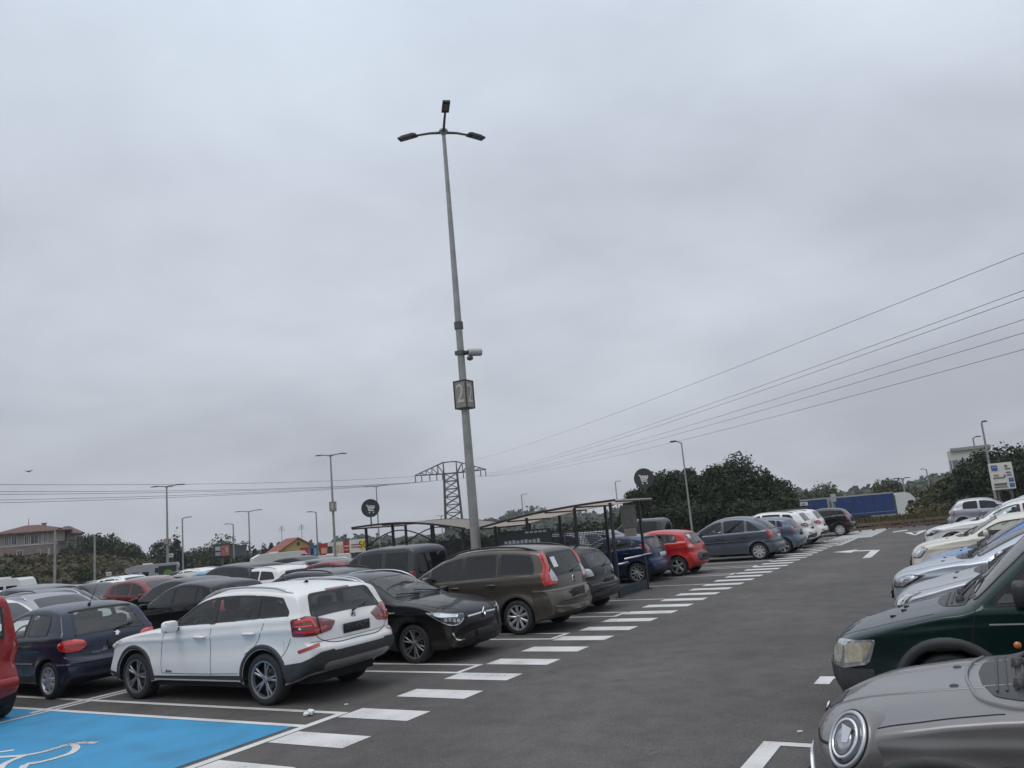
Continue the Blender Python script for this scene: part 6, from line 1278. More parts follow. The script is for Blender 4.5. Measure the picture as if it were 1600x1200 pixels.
def black_estate():
    k = 'estate'; c = Car(SP[k], 'parked_estate_car', 'black estate car with silver roof rails parked nose out beside the white crossover', 'car', (0, 11.72, 0), 0, PBLK, 'cars parked along the left of the lane', 2)
    c.root.location.x = -7.62-c.xa
    glaze(c, k)
    for sd, dn in ((1, 'FL'), (-1, 'FR')):
        h = c.patch('headlight', [(.13, sd*.44, .745), (.10, sd*.46, .685), (.15, sd*.56, .59), (.24, sd*.68, .585), (.40, sd*.79, .69), (.62, sd*.83, .82), (.40, sd*.74, .80), (.2, sd*.55, .755)], dn, M_LAMPD, .008, .02)
        c.patch('lamp_reflector', [(.2, sd*.52, .735), (.2, sd*.55, .70), (.42, sd*.78, .735), (.60, sd*.82, .808), (.40, sd*.74, .787)], dn, M_LAMPW, .014, .015, parent=h)
        for j in range(4):
            a = .17+.045*j; b = .53+.055*j; c.patch('lamp_module', [(a, sd*b, .618+.012*j), (a+.03, sd*(b+.04), .622+.014*j), (a+.03, sd*(b+.04), .677+.016*j), (a, sd*b, .672+.014*j)], dn, M_LAMPW, .013, .01, parent=h)
        c.strip('lamp_outline', [(.13, sd*.46, .67), (.16, sd*.56, .595), (.25, sd*.68, .592), (.42, sd*.79, .695), (.6, sd*.82, .808)], dn, .014, M_LAMPW, .013, parent=h)
        c.strip('fog_surround', [(.15, sd*.74, .47), (.14, sd*.66, .36), (.10, sd*.50, .345)], dn, .02, M_CHROME, .012)
        c.patch('fog_lamp', [(.1, sd*.60, .35), (.14, sd*.66, .35), (.14, sd*.66, .40), (.1, sd*.60, .40)], dn, M_LAMPD, .006, .02)
    c.patch('grille', [(.05, y, z) for y, z in ((-.44, .64), (.44, .64), (.46, .70), (.42, .735), (-.42, .735), (-.46, .70))], 'F', M_BLACK, .006, .02)
    c.strip('grille_bar', [(.05, y, .70-.03*abs(y)) for y in np.linspace(-.42, .42, 9)], 'F', .022, M_CHROME, .014)
    c.patch('bumper_intake', [(.05, y, z) for y, z in ((-.62, .28), (.62, .28), (.52, .43), (.3, .46), (-.3, .46), (-.52, .43))], 'F', M_BLACK, .006, .05)
    e = MB(); P = [(0, .085), (.058, 0), (0, -.085), (-.058, 0)]; Q = [(0, .050), (.030, 0), (0, -.050), (-.030, 0)]
    q = c.bvh.ray_cast(Vector((6, 0, .70)), Vector((-1, 0, 0)))[0]; Mx = Matrix.Translation(q+Vector((.02, 0, 0)))
    V = []; F = []
    for pts, x in ((P, 0), (P, .022), (Q, .022), (Q, 0)): V += [Mx @ Vector((x, a, b)) for a, b in pts]
    for r in range(3): F += [(r*4+i, r*4+(i+1) % 4, (r+1)*4+(i+1) % 4, (r+1)*4+i) for i in range(4)]
    mesh_obj('emblem', V, F, M_CHROME, c.root, recalc=True)
    for sd in (1, -1):
        c.strip('bonnet_gap', [(.16, sd*.50, .74), (.5, sd*.70, .86), (.9, sd*.74, .93), (1.2, sd*.74, .99)], 'T', .010, M_SEAM, .002)
        c.strip('bonnet_crease', [(.22, sd*.22, .8), (.6, sd*.38, .88), (1.15, sd*.46, .98)], 'T', .012, M_BLACK, .004)
    c.patch('cowl', [(1.20, -.66, 1), (1.20, .66, 1), (1.27, .64, 1.03), (1.30, 0, 1.04), (1.27, -.64, 1.03)], 'T', M_BLACK, .003, .02)
    c.wiper((1.27, .5, 1.02), (1.40, -.12, 1.08), 'WS', .012); c.wiper((1.27, -.12, 1.02), (1.40, -.6, 1.06), 'WS', .012)
    c.sidelines([[(1.42, 0, .95), (1.36, 0, .75), (1.36, 0, .32)], [(2.38, 0, 1.0), (2.34, 0, .7), (2.34, 0, .32)]]); c.handles([(2.12, .85), (2.98, .88)], PBLK)
    for dn in ('L', 'R'): c.strip('sill_chrome', [(1.4, 0, .36), (2.9, 0, .36)], dn, .02, M_CHROME, .006); c.strip('fender_chrome', [(1.2, 0, .82), (1.42, 0, .82)], dn, .02, M_CHROME, .006)
    both(c, 'tail_light', LAMPS[k]['tail'], 'BL', M_RED); c.plate(.0, .40, M_PLATE, .52, .12, 'F'); c.plate(4.2, .62, M_PLATE)
    c.mirrors(1.5, .97, PBLK, (.12, .22, .15)); c.rails(1.9, 3.8, M_SATIN, .016, .09, .05); c.underbody(); c.interior(zf=.46, ztop=1.08); c.wheels('clio', .205); c.finish(); return c
def brown_carrier():
    k = 'people_carrier'; c = Car(SP[k], 'parked_people_carrier', 'brown people carrier with tall red rear lamps and black roof rails', 'car', (0, 14.67, 0), math.pi, PBROWN, 'cars parked along the left of the lane', 2)
    c.root.location.x = -7.28-(c.L-c.xa)
    g = glaze(c, k, matrear=M_PRIV, ring=.028)
    for dn in ('L', 'R'):
        c.patch('pillar_trim', [(2.42, 0, 1.06), (2.49, 0, 1.06), (2.49, 0, 1.50), (2.42, 0, 1.50)], dn, M_BLACK, .005, .005); c.patch('pillar_trim', [(3.28, 0, 1.1), (3.33, 0, 1.1), (3.33, 0, 1.5), (3.28, 0, 1.5)], dn, M_BLACK, .005, .005)
        c.strip('window_chrome', [(1.2, 0, 1.0), (2.4, 0, 1.045), (3.4, 0, 1.08), (4.0, 0, 1.095)], dn, .022, PBROWN, .008)
        c.strip('side_moulding', [(1.45, 0, .58), (3.25, 0, .60)], dn, .05, PBROWN, h=.014)
        c.strip('bumper_chrome', [(4.05, 0, .80), (4.42, 0, .80)], dn, .03, M_TAUPE, .008)
    for sd, dn in ((1, 'BL'), (-1, 'BR')):
        t = c.patch('tail_light', [(4.12, sd*.70, 1.56), (4.225, sd*.63, 1.545), (4.40, sd*.70, 1.24), (4.37, sd*.76, 1.13), (4.47, sd*.60, 1.05), (4.49, sd*.60, .92), (4.26, sd*.84, .90), (4.20, sd*.83, 1.06), (4.27, sd*.79, 1.24)], dn, M_REDB, .010, .02)
        c.patch('lamp_clear_part', [(4.42, sd*.68, 1.20), (4.45, sd*.635, 1.10), (4.49, sd*.59, .96), (4.40, sd*.73, .965), (4.37, sd*.76, 1.10)], dn, M_CLEAR, .016, .02, parent=t)
        c.strip('lamp_rib', [(4.16, sd*.70, 1.53), (4.30, sd*.755, 1.24), (4.25, sd*.82, 1.06), (4.28, sd*.83, .93)], dn, .02, M_RED, .016, parent=t)
    both(c, 'headlight', LAMPS[k]['head'], 'FL', M_CLEAR)
    c.strip('chrome_strip', [(4.5, y, .80) for y in np.linspace(-.78, .78, 13)], 'B', .035, M_TAUPE, .010)
    c.strip('chrome_strip', [(4.5, y, .46-.05*(abs(y)/.8)**2*-1) for y in np.linspace(-.8, .8, 13)], 'B', .03, M_TAUPE, .010)
    c.patch('bumper_trim', [(4.5, y, z) for y, z in ((-.74, .29), (.74, .29), (.7, .36), (-.7, .36))], 'B', M_TRIM, .006, .03)
    c.seams([[(4.4, -.68, 1.35), (4.48, -.66, 1.0), (4.5, -.62, .84)], [(4.4, .68, 1.35), (4.48, .66, 1.0), (4.5, .62, .84)], [(4.55, -.62, .70), (4.56, -.6, .60), (4.57, 0, .585), (4.56, .6, .60), (4.55, .62, .70)]], 'B', .009)
    q = c.bvh.ray_cast(Vector((-6, 0, .945)), Vector((1, 0, 0)))[0]
    for dz in (.03, -.035):
        m = MB(); Z = Vector((-.012, 0, dz)); m.bar(q+Z+Vector((0, -.07, -.03)), q+Z+Vector((0, .002, .028)), .02, .022); m.bar(q+Z+Vector((0, .07, -.03)), q+Z+Vector((0, -.002, .028)), .02, .022); m.build('emblem', M_CHROME, c.root)
    c.patch('paper_sticker', [(4.3, .50, 1.42), (4.3, .34, 1.42), (4.38, .34, 1.22), (4.38, .50, 1.22)], 'RW', M_PAPER, .012, .0)
    c.wiper((4.43, -.05, 1.085), (4.37, -.5, 1.14), 'RW', .01); c.plate(4.55, .70, M_PLATE, .56, .16)
    c.sidelines([[(1.62, 0, 1.02), (1.50, 0, .8), (1.48, 0, .4)], [(2.45, 0, 1.05), (2.42, 0, .8), (2.44, 0, .38)], [(3.36, 0, 1.08), (3.34, 0, .9), (3.2, 0, .72)], [(1.48, 0, .34), (2.4, 0, .33), (3.2, 0, .35)]]); c.handles([(2.28, .92), (3.15, .95)], PBROWN, .22)
    c.strip('roof_gap', [(2.0, .66, 1.55), (3.2, .68, 1.6), (4.15, .62, 1.57)], 'T', .02, M_SEAM, .002)
    c.mirrors(1.66, 1.06, PBROWN, (.13, .24, .17)); c.rails(1.9, 4.1, M_BLACK, .02, .10, .05); c.underbody(); c.interior(ztop=1.2); c.wheels('c4', .215); c.finish(); return c
def navy_hatch():
    k = 'small_hatch'; c = Car(SP[k], 'parked_hatchback', 'navy blue three-door hatchback with oval red rear lamps and a roof aerial', 'car', (0, 8.60, 0), math.pi, PNAVY, 'cars in the second row', 2)
    c.root.location.x = -12.70-(c.L-c.xa); c.root.rotation_euler[2] = math.pi-.05
    glaze(c, k)
    for dn in ('L', 'R'): c.strip('side_moulding', [(1.2, 0, .52), (2.75, 0, .53)], dn, .05, PNAVY, h=.012); c.strip('bumper_moulding', [(3.4, 0, .52), (3.76, 0, .52)], dn, .045, PNAVY, h=.012)
    for sd, dn in ((1, 'BL'), (-1, 'BR')):
        t = c.patch('tail_light', [(3.50, sd*.77, .885), (3.62, sd*.66, .905), (3.70, sd*.52, .87), (3.72, sd*.48, .80), (3.70, sd*.56, .725), (3.60, sd*.72, .715), (3.47, sd*.79, .755), (3.45, sd*.79, .84)], dn, M_REDB, .016, .06)
        c.strip('lamp_rib', [(3.47, sd*.785, .80), (3.62, sd*.66, .805), (3.71, sd*.50, .80)], dn, .05, M_RED, .020, parent=t)
    both(c, 'headlight', LAMPS[k]['head'], 'FL', M_CLEAR)
    c.strip('bumper_moulding', [(3.8, y, .545) for y in np.linspace(-.72, .72, 11)], 'B', .05, PNAVY, h=.014)
    c.strip('tailgate_gap', [(3.6, -.66, .93), (3.71, -.60, .80), (3.73, -.52, .66), (3.75, 0, .635), (3.73, .52, .66), (3.71, .60, .80), (3.6, .66, .93)], 'B', .009, M_SEAM, .002)
    c.patch('tailgate_spoiler', [(3.26, y, z) for y, z in ((-.52, 1.335), (.52, 1.335), (.54, 1.30), (-.54, 1.30))], 'RW', M_BLACK, .014, .01)
    c.wiper((3.64, -.05, .965), (3.56, -.42, 1.03), 'RW', .011); c.plate(3.72, .74, M_PLATE, .50, .15, yc=-.12)
    q = c.bvh.ray_cast(Vector((-6, -.05, .90)), Vector((1, 0, 0)))[0]
    Mx = Matrix.Translation(q+Vector((-.004, 0, 0))) @ Matrix(((0, 0, -1, 0), (-1, 0, 0, 0), (0, 1, 0, 0), (0, 0, 0, 1)))
    lion = [(-.035, -.05), (-.02, -.05), (-.01, -.02), (.01, -.03), (.015, -.05), (.03, -.05), (.022, -.015), (.03, .005), (.05, .0), (.05, .012), (.03, .022), (.02, .04), (0, .052), (-.02, .045), (-.022, .03), (-.045, .035), (-.048, .022), (-.02, .012), (-.028, -.01)]
    m = MB(); m.prism(lion, .012, 0, Mx); m.build('emblem', M_CHROME, c.root)
    q = c.bvh.ray_cast(Vector((-6, .30, .665)), Vector((1, 0, 0)))[0]; Mx = lambda q: Matrix.Translation(q+Vector((-.004, 0, 0))) @ Matrix(((0, 0, -1, 0), (-1, 0, 0, 0), (0, 1, 0, 0), (0, 0, 0, 1)))
    text_obj('badge_text', 'PEUGEOT', .042, M_SATIN, Mx(q), c.root)
    q = c.bvh.ray_cast(Vector((-6, .16, .69)), Vector((1, 0, 0)))[0]; text_obj('badge_text', '6ic', .10, M_SATIN, Mx(q), c.root)
    m = MB(); b = Vector((c.xa-3.1, .10, float(c.sil(3.1))-.01)); m.tube([b, b+Vector((-.03, 0, .045))], [.028, .018], 8); m.tube([b+Vector((-.03, 0, .04)), b+Vector((-.26, 0, .34))], [.006, .004], 5); m.build('roof_aerial', M_BLACK, c.root, True)
    c.sidelines([[(1.30, 0, .90), (1.24, 0, .7), (1.24, 0, .32)], [(2.46, 0, .94), (2.43, 0, .7), (2.45, 0, .32)]]); c.handles([(2.24, .80)], PNAVY)
    c.mirrors(1.42, .93, PNAVY, (.12, .2, .13)); c.underbody(); c.interior(ztop=1.06, mat=M_SEATM); c.wheels('cap', .18); c.finish(); return c
def left_row_rest():
    G = 'cars parked along the left of the lane'
    rx = lambda k, X: X-(SP[k]['L']-SP[k]['fo']-SP[k]['wb']/2)
    # black hatchback beyond the brown people carrier
    k = 'hatch'; c = Car(SP[k], 'parked_hatchback', 'black hatchback half hidden between the brown people carrier and the trolley shelter', 'car', (rx(k, -7.80), 17.42, 0), math.pi, PBLK, G, 2)
    glaze(c, k); both(c, 'tail_light', [(3.6, .78, .98), (3.78, .62, .96), (3.84, .56, .80), (3.66, .8, .78)], 'BL', M_CLEAR, rnd=.04)
    c.patch('bumper_trim', [(3.9, y, z) for y, z in ((-.7, .3), (.7, .3), (.72, .44), (-.72, .44))], 'B', M_TRIM, .006, .03); c.strip('bumper_moulding', [(3.9, y, .60) for y in np.linspace(-.76, .76, 9)], 'B', .07, M_TRIM, h=.014)
    q = c.bvh.ray_cast(Vector((-6, 0, .86)), Vector((1, 0, 0)))[0]; m = MB(); m.box(q+Vector((-.008, 0, .02)), (.012, .07, .035)); m.box(q+Vector((-.008, 0, -.03)), (.012, .09, .04)); m.build('emblem', M_CHROME, c.root)
    c.wiper((3.78, -.05, .985), (3.7, -.42, 1.07), 'RW', .012); c.plate(3.9, .66, M_PLATE); c.strip('tailgate_gap', [(3.7, -.66, 1.0), (3.82, -.62, .8), (3.86, -.5, .7), (3.88, .5, .7), (3.82, .62, .8), (3.7, .66, 1.0)], 'B', .01, M_SEAM, .002)
    c.mirrors(1.5, .95, PBLK); c.handles([(2.15, .86), (2.95, .9)], PBLK); c.underbody(); c.interior(ztop=1.1); c.wheels('ten', .2); c.finish()
    # dark blue hatchback
    PB = paint('dark_blue', (0.008, 0.022, 0.075), .5, .34)
    c = Car(SP[k], 'parked_hatchback', 'dark blue hatchback with a pale number plate, seen past the trolley shelter', 'car', (rx(k, -8.95), 24.35, 0), math.pi, PB, G, 2)
    glaze(c, k); both(c, 'tail_light', [(3.42, .80, 1.16), (3.60, .70, 1.14), (3.70, .68, 1.0), (3.62, .76, .86), (3.50, .81, .92)], 'BL', M_RED, rnd=.04)
    c.patch('tailgate_spoiler', [(3.44, y, z) for y, z in ((-.54, 1.37), (.54, 1.37), (.55, 1.31), (-.55, 1.31))], 'RW', M_BLACK, .03, .02)
    c.patch('bumper_trim', [(3.9, y, z) for y, z in ((-.6, .28), (.6, .28), (.5, .42), (-.5, .42))], 'B', M_TRIM, .006, .05); c.strip('bumper_crease', [(3.92, -.78, .62), (3.95, 0, .64), (3.92, .78, .62)], 'B', .02, M_SEAM, .002)
    c.wiper((3.77, 0, .99), (3.7, -.4, 1.06), 'RW', .012); c.plate(3.9, .80, M_PLATEW, .50, .125); c.sidelines([[(2.32, 0, 1.0), (2.28, 0, .7), (2.3, 0, .32)], [(3.1, 0, 1.02), (3.0, 0, .8), (2.9, 0, .65)]], .01)
    c.mirrors(1.5, .95, PB); c.handles([(2.15, .86), (2.95, .9)], PB); c.underbody(); c.interior(ztop=1.1); c.wheels('ten', .2); c.finish()
    # red three-door
    PR = paint('bright_red', (0.42, 0.012, 0.014), .1, .4); k2 = 'red_hatch'
    SP[k2] = dict(SP['hatch']); GL[k2] = dict(GL['hatch']); GL[k2]['wins'] = [(1.42, 2.4), (2.47, 3.6)]; LAMPS[k2] = LAMPS['hatch']; KN[k2] = 'parked_hatchback'
    c = Car(SP[k2], 'parked_hatchback', 'bright red three-door hatchback with a dark scuffed rear bumper', 'car', (rx('hatch', -8.32), 26.25, 0), math.pi, PR, G, 2)
    glaze(c, k2); 
    for sd, dn in ((1, 'BL'), (-1, 'BR')):
        t = c.patch('tail_light', [(3.58, sd*.79, .99), (3.76, sd*.62, .985), (3.82, sd*.54, .90), (3.82, sd*.56, .84), (3.64, sd*.79, .86)], dn, M_REDB, .01, .04); c.patch('lamp_clear_part', [(3.63, sd*.77, .955), (3.72, sd*.68, .955), (3.74, sd*.67, .885), (3.66, sd*.77, .885)], dn, M_CLEAR, .016, .03, parent=t)
    c.patch('scuffed_bumper', [(3.9, y, z) for y, z in ((-.55, .45), (.5, .42), (.62, .6), (.4, .7), (-.5, .68))], 'B', M_BLACK, .006, .08); c.plate(3.9, .58, M_PLATE, .52, .13)
    c.wiper((3.77, 0, .99), (3.7, -.4, 1.06), 'RW', .012); c.sidelines([[(2.44, 0, 1.0), (2.40, 0, .7), (2.42, 0, .32)]], .01)
    c.mirrors(1.5, .95, PR); c.handles([(2.25, .87)], PR); c.underbody(); c.interior(ztop=1.1, mat=M_SEATM); c.wheels('five', .2); c.finish()
    # slate egg-shaped carrier
    k = 'egg_carrier'; c = Car(SP[k], 'parked_people_carrier', 'slate grey egg-shaped people carrier with black side mouldings', 'car', (rx(k, -6.98), 31.68, 0), math.pi, PSLATE, G, 2)
    glaze(c, k, matrear=M_PRIV)
    for dn in ('L', 'R'): c.strip('side_moulding', [(1.25, 0, .70), (3.2, 0, .72)], dn, .05, M_BLACK, h=.014); c.strip('bumper_moulding', [(3.75, 0, .66), (4.12, 0, .66)], dn, .09, M_TRIM, h=.014)
    for sd, dn in ((1, 'BL'), (-1, 'BR')):
        t = c.patch('tail_light', [(3.82, sd*.79, 1.10), (3.96, sd*.66, 1.10), (4.06, sd*.60, .98), (4.10, sd*.60, .80), (3.94, sd*.80, .76), (3.86, sd*.82, .92)], dn, M_RED, .012, .04); c.patch('indicator', [(3.92, sd*.78, .95), (4.02, sd*.68, .95), (4.05, sd*.66, .88), (3.93, sd*.79, .87)], dn, M_AMB, .018, .02, parent=t)
    c.strip('bumper_moulding', [(4.2, y, .66) for y in np.linspace(-.74, .74, 9)], 'B', .10, M_TRIM, h=.014); c.plate(4.1, .82, M_PLATEW, .50, .12)
    c.sidelines([[(2.24, 0, 1.0), (2.2, 0, .7), (2.22, 0, .34)], [(3.12, 0, 1.02), (3.1, 0, .85), (2.98, 0, .68)], [(1.3, 0, .95), (1.25, 0, .7), (1.26, 0, .34)]], .012)
    c.strip('tailgate_gap', [(3.9, -.64, 1.2), (4.06, -.6, .95), (4.1, -.5, .74), (4.12, .5, .74), (4.06, .6, .95), (3.9, .64, 1.2)], 'B', .01, M_SEAM, .002)
    c.mirrors(1.35, 1.02, PSLATE); c.handles([(2.05, .86), (2.95, .88)], M_BLACK); c.underbody(); c.interior(ztop=1.18); c.wheels('cap', .2); c.finish()
    plain_car('hatch', paint('blue_grey', (.10, .125, .18), .5, .36), 'blue-grey hatchback almost hidden behind the slate people carrier', 'car', (rx('hatch', -6.72), 34.3, 0), math.pi, G, 1, 'five')
    for Y, X, lb in ((36.95, -6.78, 'white suv with wide red rear lamps, the nearer of the white pair'), (39.65, -6.72, 'white suv with wide red rear lamps, the farther of the white pair')):
        k = 'suv'; c = Car(SP[k], 'parked_suv', lb, 'car', (rx(k, X), Y, 0), math.pi, PW, G, 1); glaze(c, k, see=False)
        for sd, dn in ((1, 'BL'), (-1, 'BR')):
            t = c.patch('tail_light', [(4.0, sd*.86, 1.06), (4.2, sd*.70, 1.075), (4.30, sd*.44, 1.0), (4.31, sd*.42, .96), (4.28, sd*.6, .90), (4.06, sd*.86, .95)], dn, M_RED, .014, .03); c.strip('light_bar', [(4.1, sd*.80, 1.0), (4.26, sd*.62, 1.0)], dn, .025, M_CLEAR, .02, parent=t)
            c.strip('bumper_reflector', [(4.3, sd*.78, .64), (4.4, sd*.45, .64)], dn, .05, M_RED, .012)
        c.patch('bumper_trim', [(4.4, y, z) for y, z in ((-.85, .32), (.85, .32), (.86, .55), (.5, .60), (-.5, .60), (-.86, .55))], 'B', M_TRIM, .01, .04)
        for dn in ('L', 'R'): c.patch('sill_trim', [(1.3, 0, .27), (3.1, 0, .27), (3.1, 0, .42), (1.3, 0, .42)], dn, M_TRIM, .006, .02)
        c.plate(4.3, .82, M_PLATE); c.arches(.08, M_TRIM); c.handles([(2.25, .98), (3.1, 1.02)], PW); c.mirrors(1.6, 1.08, PW); c.rails(2.0, 3.8, M_BLACK); both(c, 'headlight', LAMPS[k]['head'], 'FL', M_CLEAR); c.underbody(); c.wheels('five', .225); c.finish()
    k = 'hatch'; plain_car(k, PBLK, 'black hatchback at the far end of the left row, nearest to the blue lorry', 'car', (rx(k, -6.45), 46.6, 0), math.pi, G, 2, 'cap7')
def cowl_well(c, d0, z0, w, dn='T'):
    """the black scuttle under the windscreen with its wiper arms"""
    c.patch('scuttle', [(d0-.02, -w, z0), (d0-.20, -w*.80, z0), (d0-.26, -w*.4, z0), (d0-.28, 0, z0), (d0-.26, w*.4, z0), (d0-.20, w*.80, z0), (d0-.02, w, z0), (d0+.03, w*.5, z0), (d0+.04, 0, z0), (d0+.03, -w*.5, z0)], 'T', M_BLACK, .004, .05)
    m = MB()
    for k in range(4):
        for j in range(8):
            q = [c.bvh.ray_cast(Vector((c.xa-d0+.05+.045*k, y, 4)), Vector((0, 0, -1)))[0]+Vector((0, 0, .006)) for y in (-w*.7+j*w*.175, -w*.7+(j+1)*w*.175)]
            m.bar(q[0], q[1], .012, .012)
    m.build('scuttle_vent', M_TRIM, c.root)
    for y0, y1 in ((w*.62, -w*.05), (-w*.1, -w*.86)):
        h = c.bvh.ray_cast(Vector((c.xa-d0+.07, y0, 4)), Vector((0, 0, -1)))[0]; e = c.to2([(d0+.16, y1, z0+.1)], 'WS')[0]; q = c.hit(e, c.basis('WS'), .03)
        m = MB(); m.lathe([(.001, .05), (.032, .05), (.038, 0)], 10, 0, 'Z', c=h); m.tube([h+Vector((0, 0, .035)), h.lerp(q, .3)+Vector((.0, 0, .03)), q], [.014, .012, .007], 6); m.build('wiper', M_BLACK, c.root, True)
        a = c.to2([(d0+.07, y0*.9, z0+.05)], 'WS')[0]; m = MB(); m.tube([c.hit(a.lerp(e, t), c.basis('WS'), .02) for t in np.linspace(.1, 1.12, 8)], .007, 5); m.build('wiper_blade', M_BLACK, c.root, True)
def front_face(c, k, pm, bumper=None, lampmat=None, bars=3):
    l = LAMPS[k]
    for sd, dn in ((1, 'FL'), (-1, 'FR')):
        P = [(p[0], p[1]*sd, p[2]) for p in l['head']]; h = c.patch('headlight', P, dn, M_LAMPD, .008, .03); ce = [sum(p[i] for p in P)/len(P) for i in range(3)]
        Q = [tuple(ce[i]+(p[i]-ce[i])*.78 for i in range(3)) for p in P]; c.patch('lamp_reflector', Q, dn, lampmat or M_CLEAR, .013, .03, parent=h)
        Q = [tuple(ce[i]+(p[i]-ce[i])*.36+(.0, .0, .012)[i] for i in range(3)) for p in P]; c.patch('lamp_bowl', Q, dn, M_LAMPW, .017, .03, parent=h)
    z = float(np.interp(.1, [p[0] for p in SP[k]['top'][1:6]], [p[1] for p in SP[k]['top'][1:6]]))
    c.patch('grille', [(.1, y, zz) for y, zz in ((-.42, .52), (.42, .52), (.40, .64), (-.40, .64))], 'F', M_BLACK, .006, .05)
    for j in range(bars): c.strip('grille_bar', [(.1, -.38, .55+.03*j), (.1, .38, .55+.03*j)], 'F', .01, M_SATIN if j == bars-1 else M_TRIM, .012)
    c.patch('bumper_intake', [(.1, y, zz) for y, zz in ((-.6, .28), (.6, .28), (.5, .42), (-.5, .42))], 'F', M_BLACK, .006, .04); c.plate(.05, .46, M_PLATE, dn='F')
    for sd in (1, -1):
        b = l['head'][3]; c.strip('bonnet_gap', [(.16, sd*.46, .8), (.45, sd*.66, .9), (.8, sd*.72, .98), (1.12, sd*.73, 1.05)], 'T', .011, M_SEAM, .002)
        q = c.bvh.ray_cast(Vector((c.xa-.80, sd*.34, 4)), Vector((0, 0, -1)))[0]; m = MB(); m.box(q, (.05, .028, .02)); m.build('washer_jet', M_BLACK, c.root)
def grey_small_car():
    """the nearest car on the right: round lamps in bright rings"""
    k = 'cooper'; PG = paint('warm_grey', (0.175, 0.169, 0.167), .5, .34)
    c = Car(SP[k], 'parked_small_car', 'grey small car with a round headlamp in a bright ring, lower right corner', 'car', (-1.22+SP[k]['fo']+SP[k]['wb']/2, 5.66, 0), math.pi, PG, 'cars parked along the right of the lane', 2)
    glaze(c, k)
    for sd, dn in ((1, 'FLT'), (-1, 'FRT')):
        C0 = c.to2([(.43, sd*.66, .715)], dn)[0]; q = c.hit(C0, c.basis(dn), 0); q = q if sd > 0 else Vector((ql.x, -ql.y, ql.z)); ql = q.copy(); ax = Vector((.62, sd*.62, .47)).normalized()
        q = q-ax*.010 if sd > 0 else q-ax*.06-Vector((-.02, 0, .13))
        Mx = Matrix.Translation(q) @ ax.to_track_quat('Z', 'Y').to_matrix().to_4x4() @ Matrix.Diagonal((1.06, 1.16, 1, 1))
        def disc(nm, prof, mat, par, dx=0, dy=0):
            m = MB(); m.lathe(prof, 44, 0, 'Z'); m.v = [tuple(Mx @ (Vector(v)+Vector((dx, dy, 0)))) for v in m.v]; return m.build(nm, mat, par, True)
        if sd > 0: disc('lamp_pod', [(.185, -.12), (.170, -.05), (.156, -.012), (.147, .002), (.140, .004)], PG, c.root); h = disc('headlight', [(.118, -.02), (.118, .018), (.104, .026), (.060, .034), (.001, .036)], M_LAMPD, c.root)
        disc('lamp_seal', [(.143, -.02), (.143, .008), (.136, .012), (.120, .012)], M_SEAM, h); disc('lamp_ring', [(.137, -.02), (.136, .014), (.130, .022), (.120, .024), (.115, .018), (.115, -.02)], M_SATIN, h)
        disc('light_ring', [(.094, .020), (.094, .034), (.082, .037), (.080, .020)], M_LAMPW, h); disc('lamp_reflector', [(.060, .03), (.058, .038), (.03, .040), (.001, .040)], M_CLEAR, h, 0, -.01)
        m = MB(); m.prism([(-.028, .060), (.050, .050), (.046, -.015), (.004, -.022)], .006, 0, Mx @ Matrix.Translation((0, 0, .040))); m.build('lamp_module', M_LAMPW, h)
    for sd in (1, -1):
        # clamshell bonnet gap, bonnet stripes and washer jets
        c.strip('bonnet_gap', [(.10, sd*.36, .7), (.16, sd*.60, .84), (.30, sd*.765, .9), (.6, sd*.80, .95), (1.1, sd*.80, 1.0)], 'T', .009, M_SEAM, .002)
        c.strip('bonnet_crease', [(.18, sd*.20, .84), (.5, sd*.30, .93), (1.15, sd*.36, 1.0)], 'T', .022, PG, h=.006)
        q = c.bvh.ray_cast(Vector((c.xa-.86, sd*.27, 4)), Vector((0, 0, -1)))[0]; m = MB(); m.lathe([(.001, .010), (.020, .008), (.028, -.002)], 12, 0, 'Z', c=q); m.build('washer_jet', M_BLACK, c.root, True)
        c.patch('side_scuttle', [(1.02, 0, .60), (1.30, 0, .62), (1.28, 0, .72), (1.04, 0, .72)], 'L' if sd > 0 else 'R', M_BLACK, .006, .02)
    c.patch('bonnet_scoop', [(.16, -.16, .82), (.14, .16, .82), (.22, .17, .86), (.22, -.17, .86)], 'T', M_BLACK, .004, .02)
    q = c.bvh.ray_cast(Vector((6, 0, .775)), Vector((-1, 0, 0)))[0]; m = MB(); m.lathe([(.001, .012), (.034, .010), (.040, 0)], 20, 0, 'Z'); Mx = Matrix.Translation(q) @ Matrix.Rotation(R_(70), 4, 'Y'); m.v = [tuple(Mx @ Vector(v)) for v in m.v]
    for sd in (1, -1): m.add([Mx @ Vector((-.02, sd*.03, .004)), Mx @ Vector((.02, sd*.03, .004)), Mx @ Vector((.008, sd*.10, .004)), Mx @ Vector((-.008, sd*.10, .004))], [(0, 1, 2, 3)])
    m.build('emblem', M_CHROME, c.root)
    c.patch('grille', [(.05, y, z) for y, z in ((-.48, .42), (.48, .42), (.50, .52), (.38, .58), (-.38, .58), (-.50, .52))], 'F', M_BLACK, .006, .06); P2 = c.poly2([(.05, y, z) for y, z in ((-.50, .40), (.50, .40), (.52, .52), (.40, .60), (-.40, .60), (-.52, .52))], 'F', .06); c.ring2('grille_surround', P2, 'F', .03, M_CHROME, .012)
    c.plate(.0, .42, M_PLATE, dn='F'); c.arches(.085, M_TRIM, .014)
    cowl_well(c, 1.26, 1.02, .70)
    P2 = c.poly2([(1.00, -.60, 1), (.94, -.3, 1), (.92, 0, 1), (.94, .3, 1), (1.00, .60, 1), (1.12, .73, 1), (1.28, .78, 1.04)], 'T', 0)
    c.strip('scuttle_edge', P2, 'T', .02, PG, h=.016)
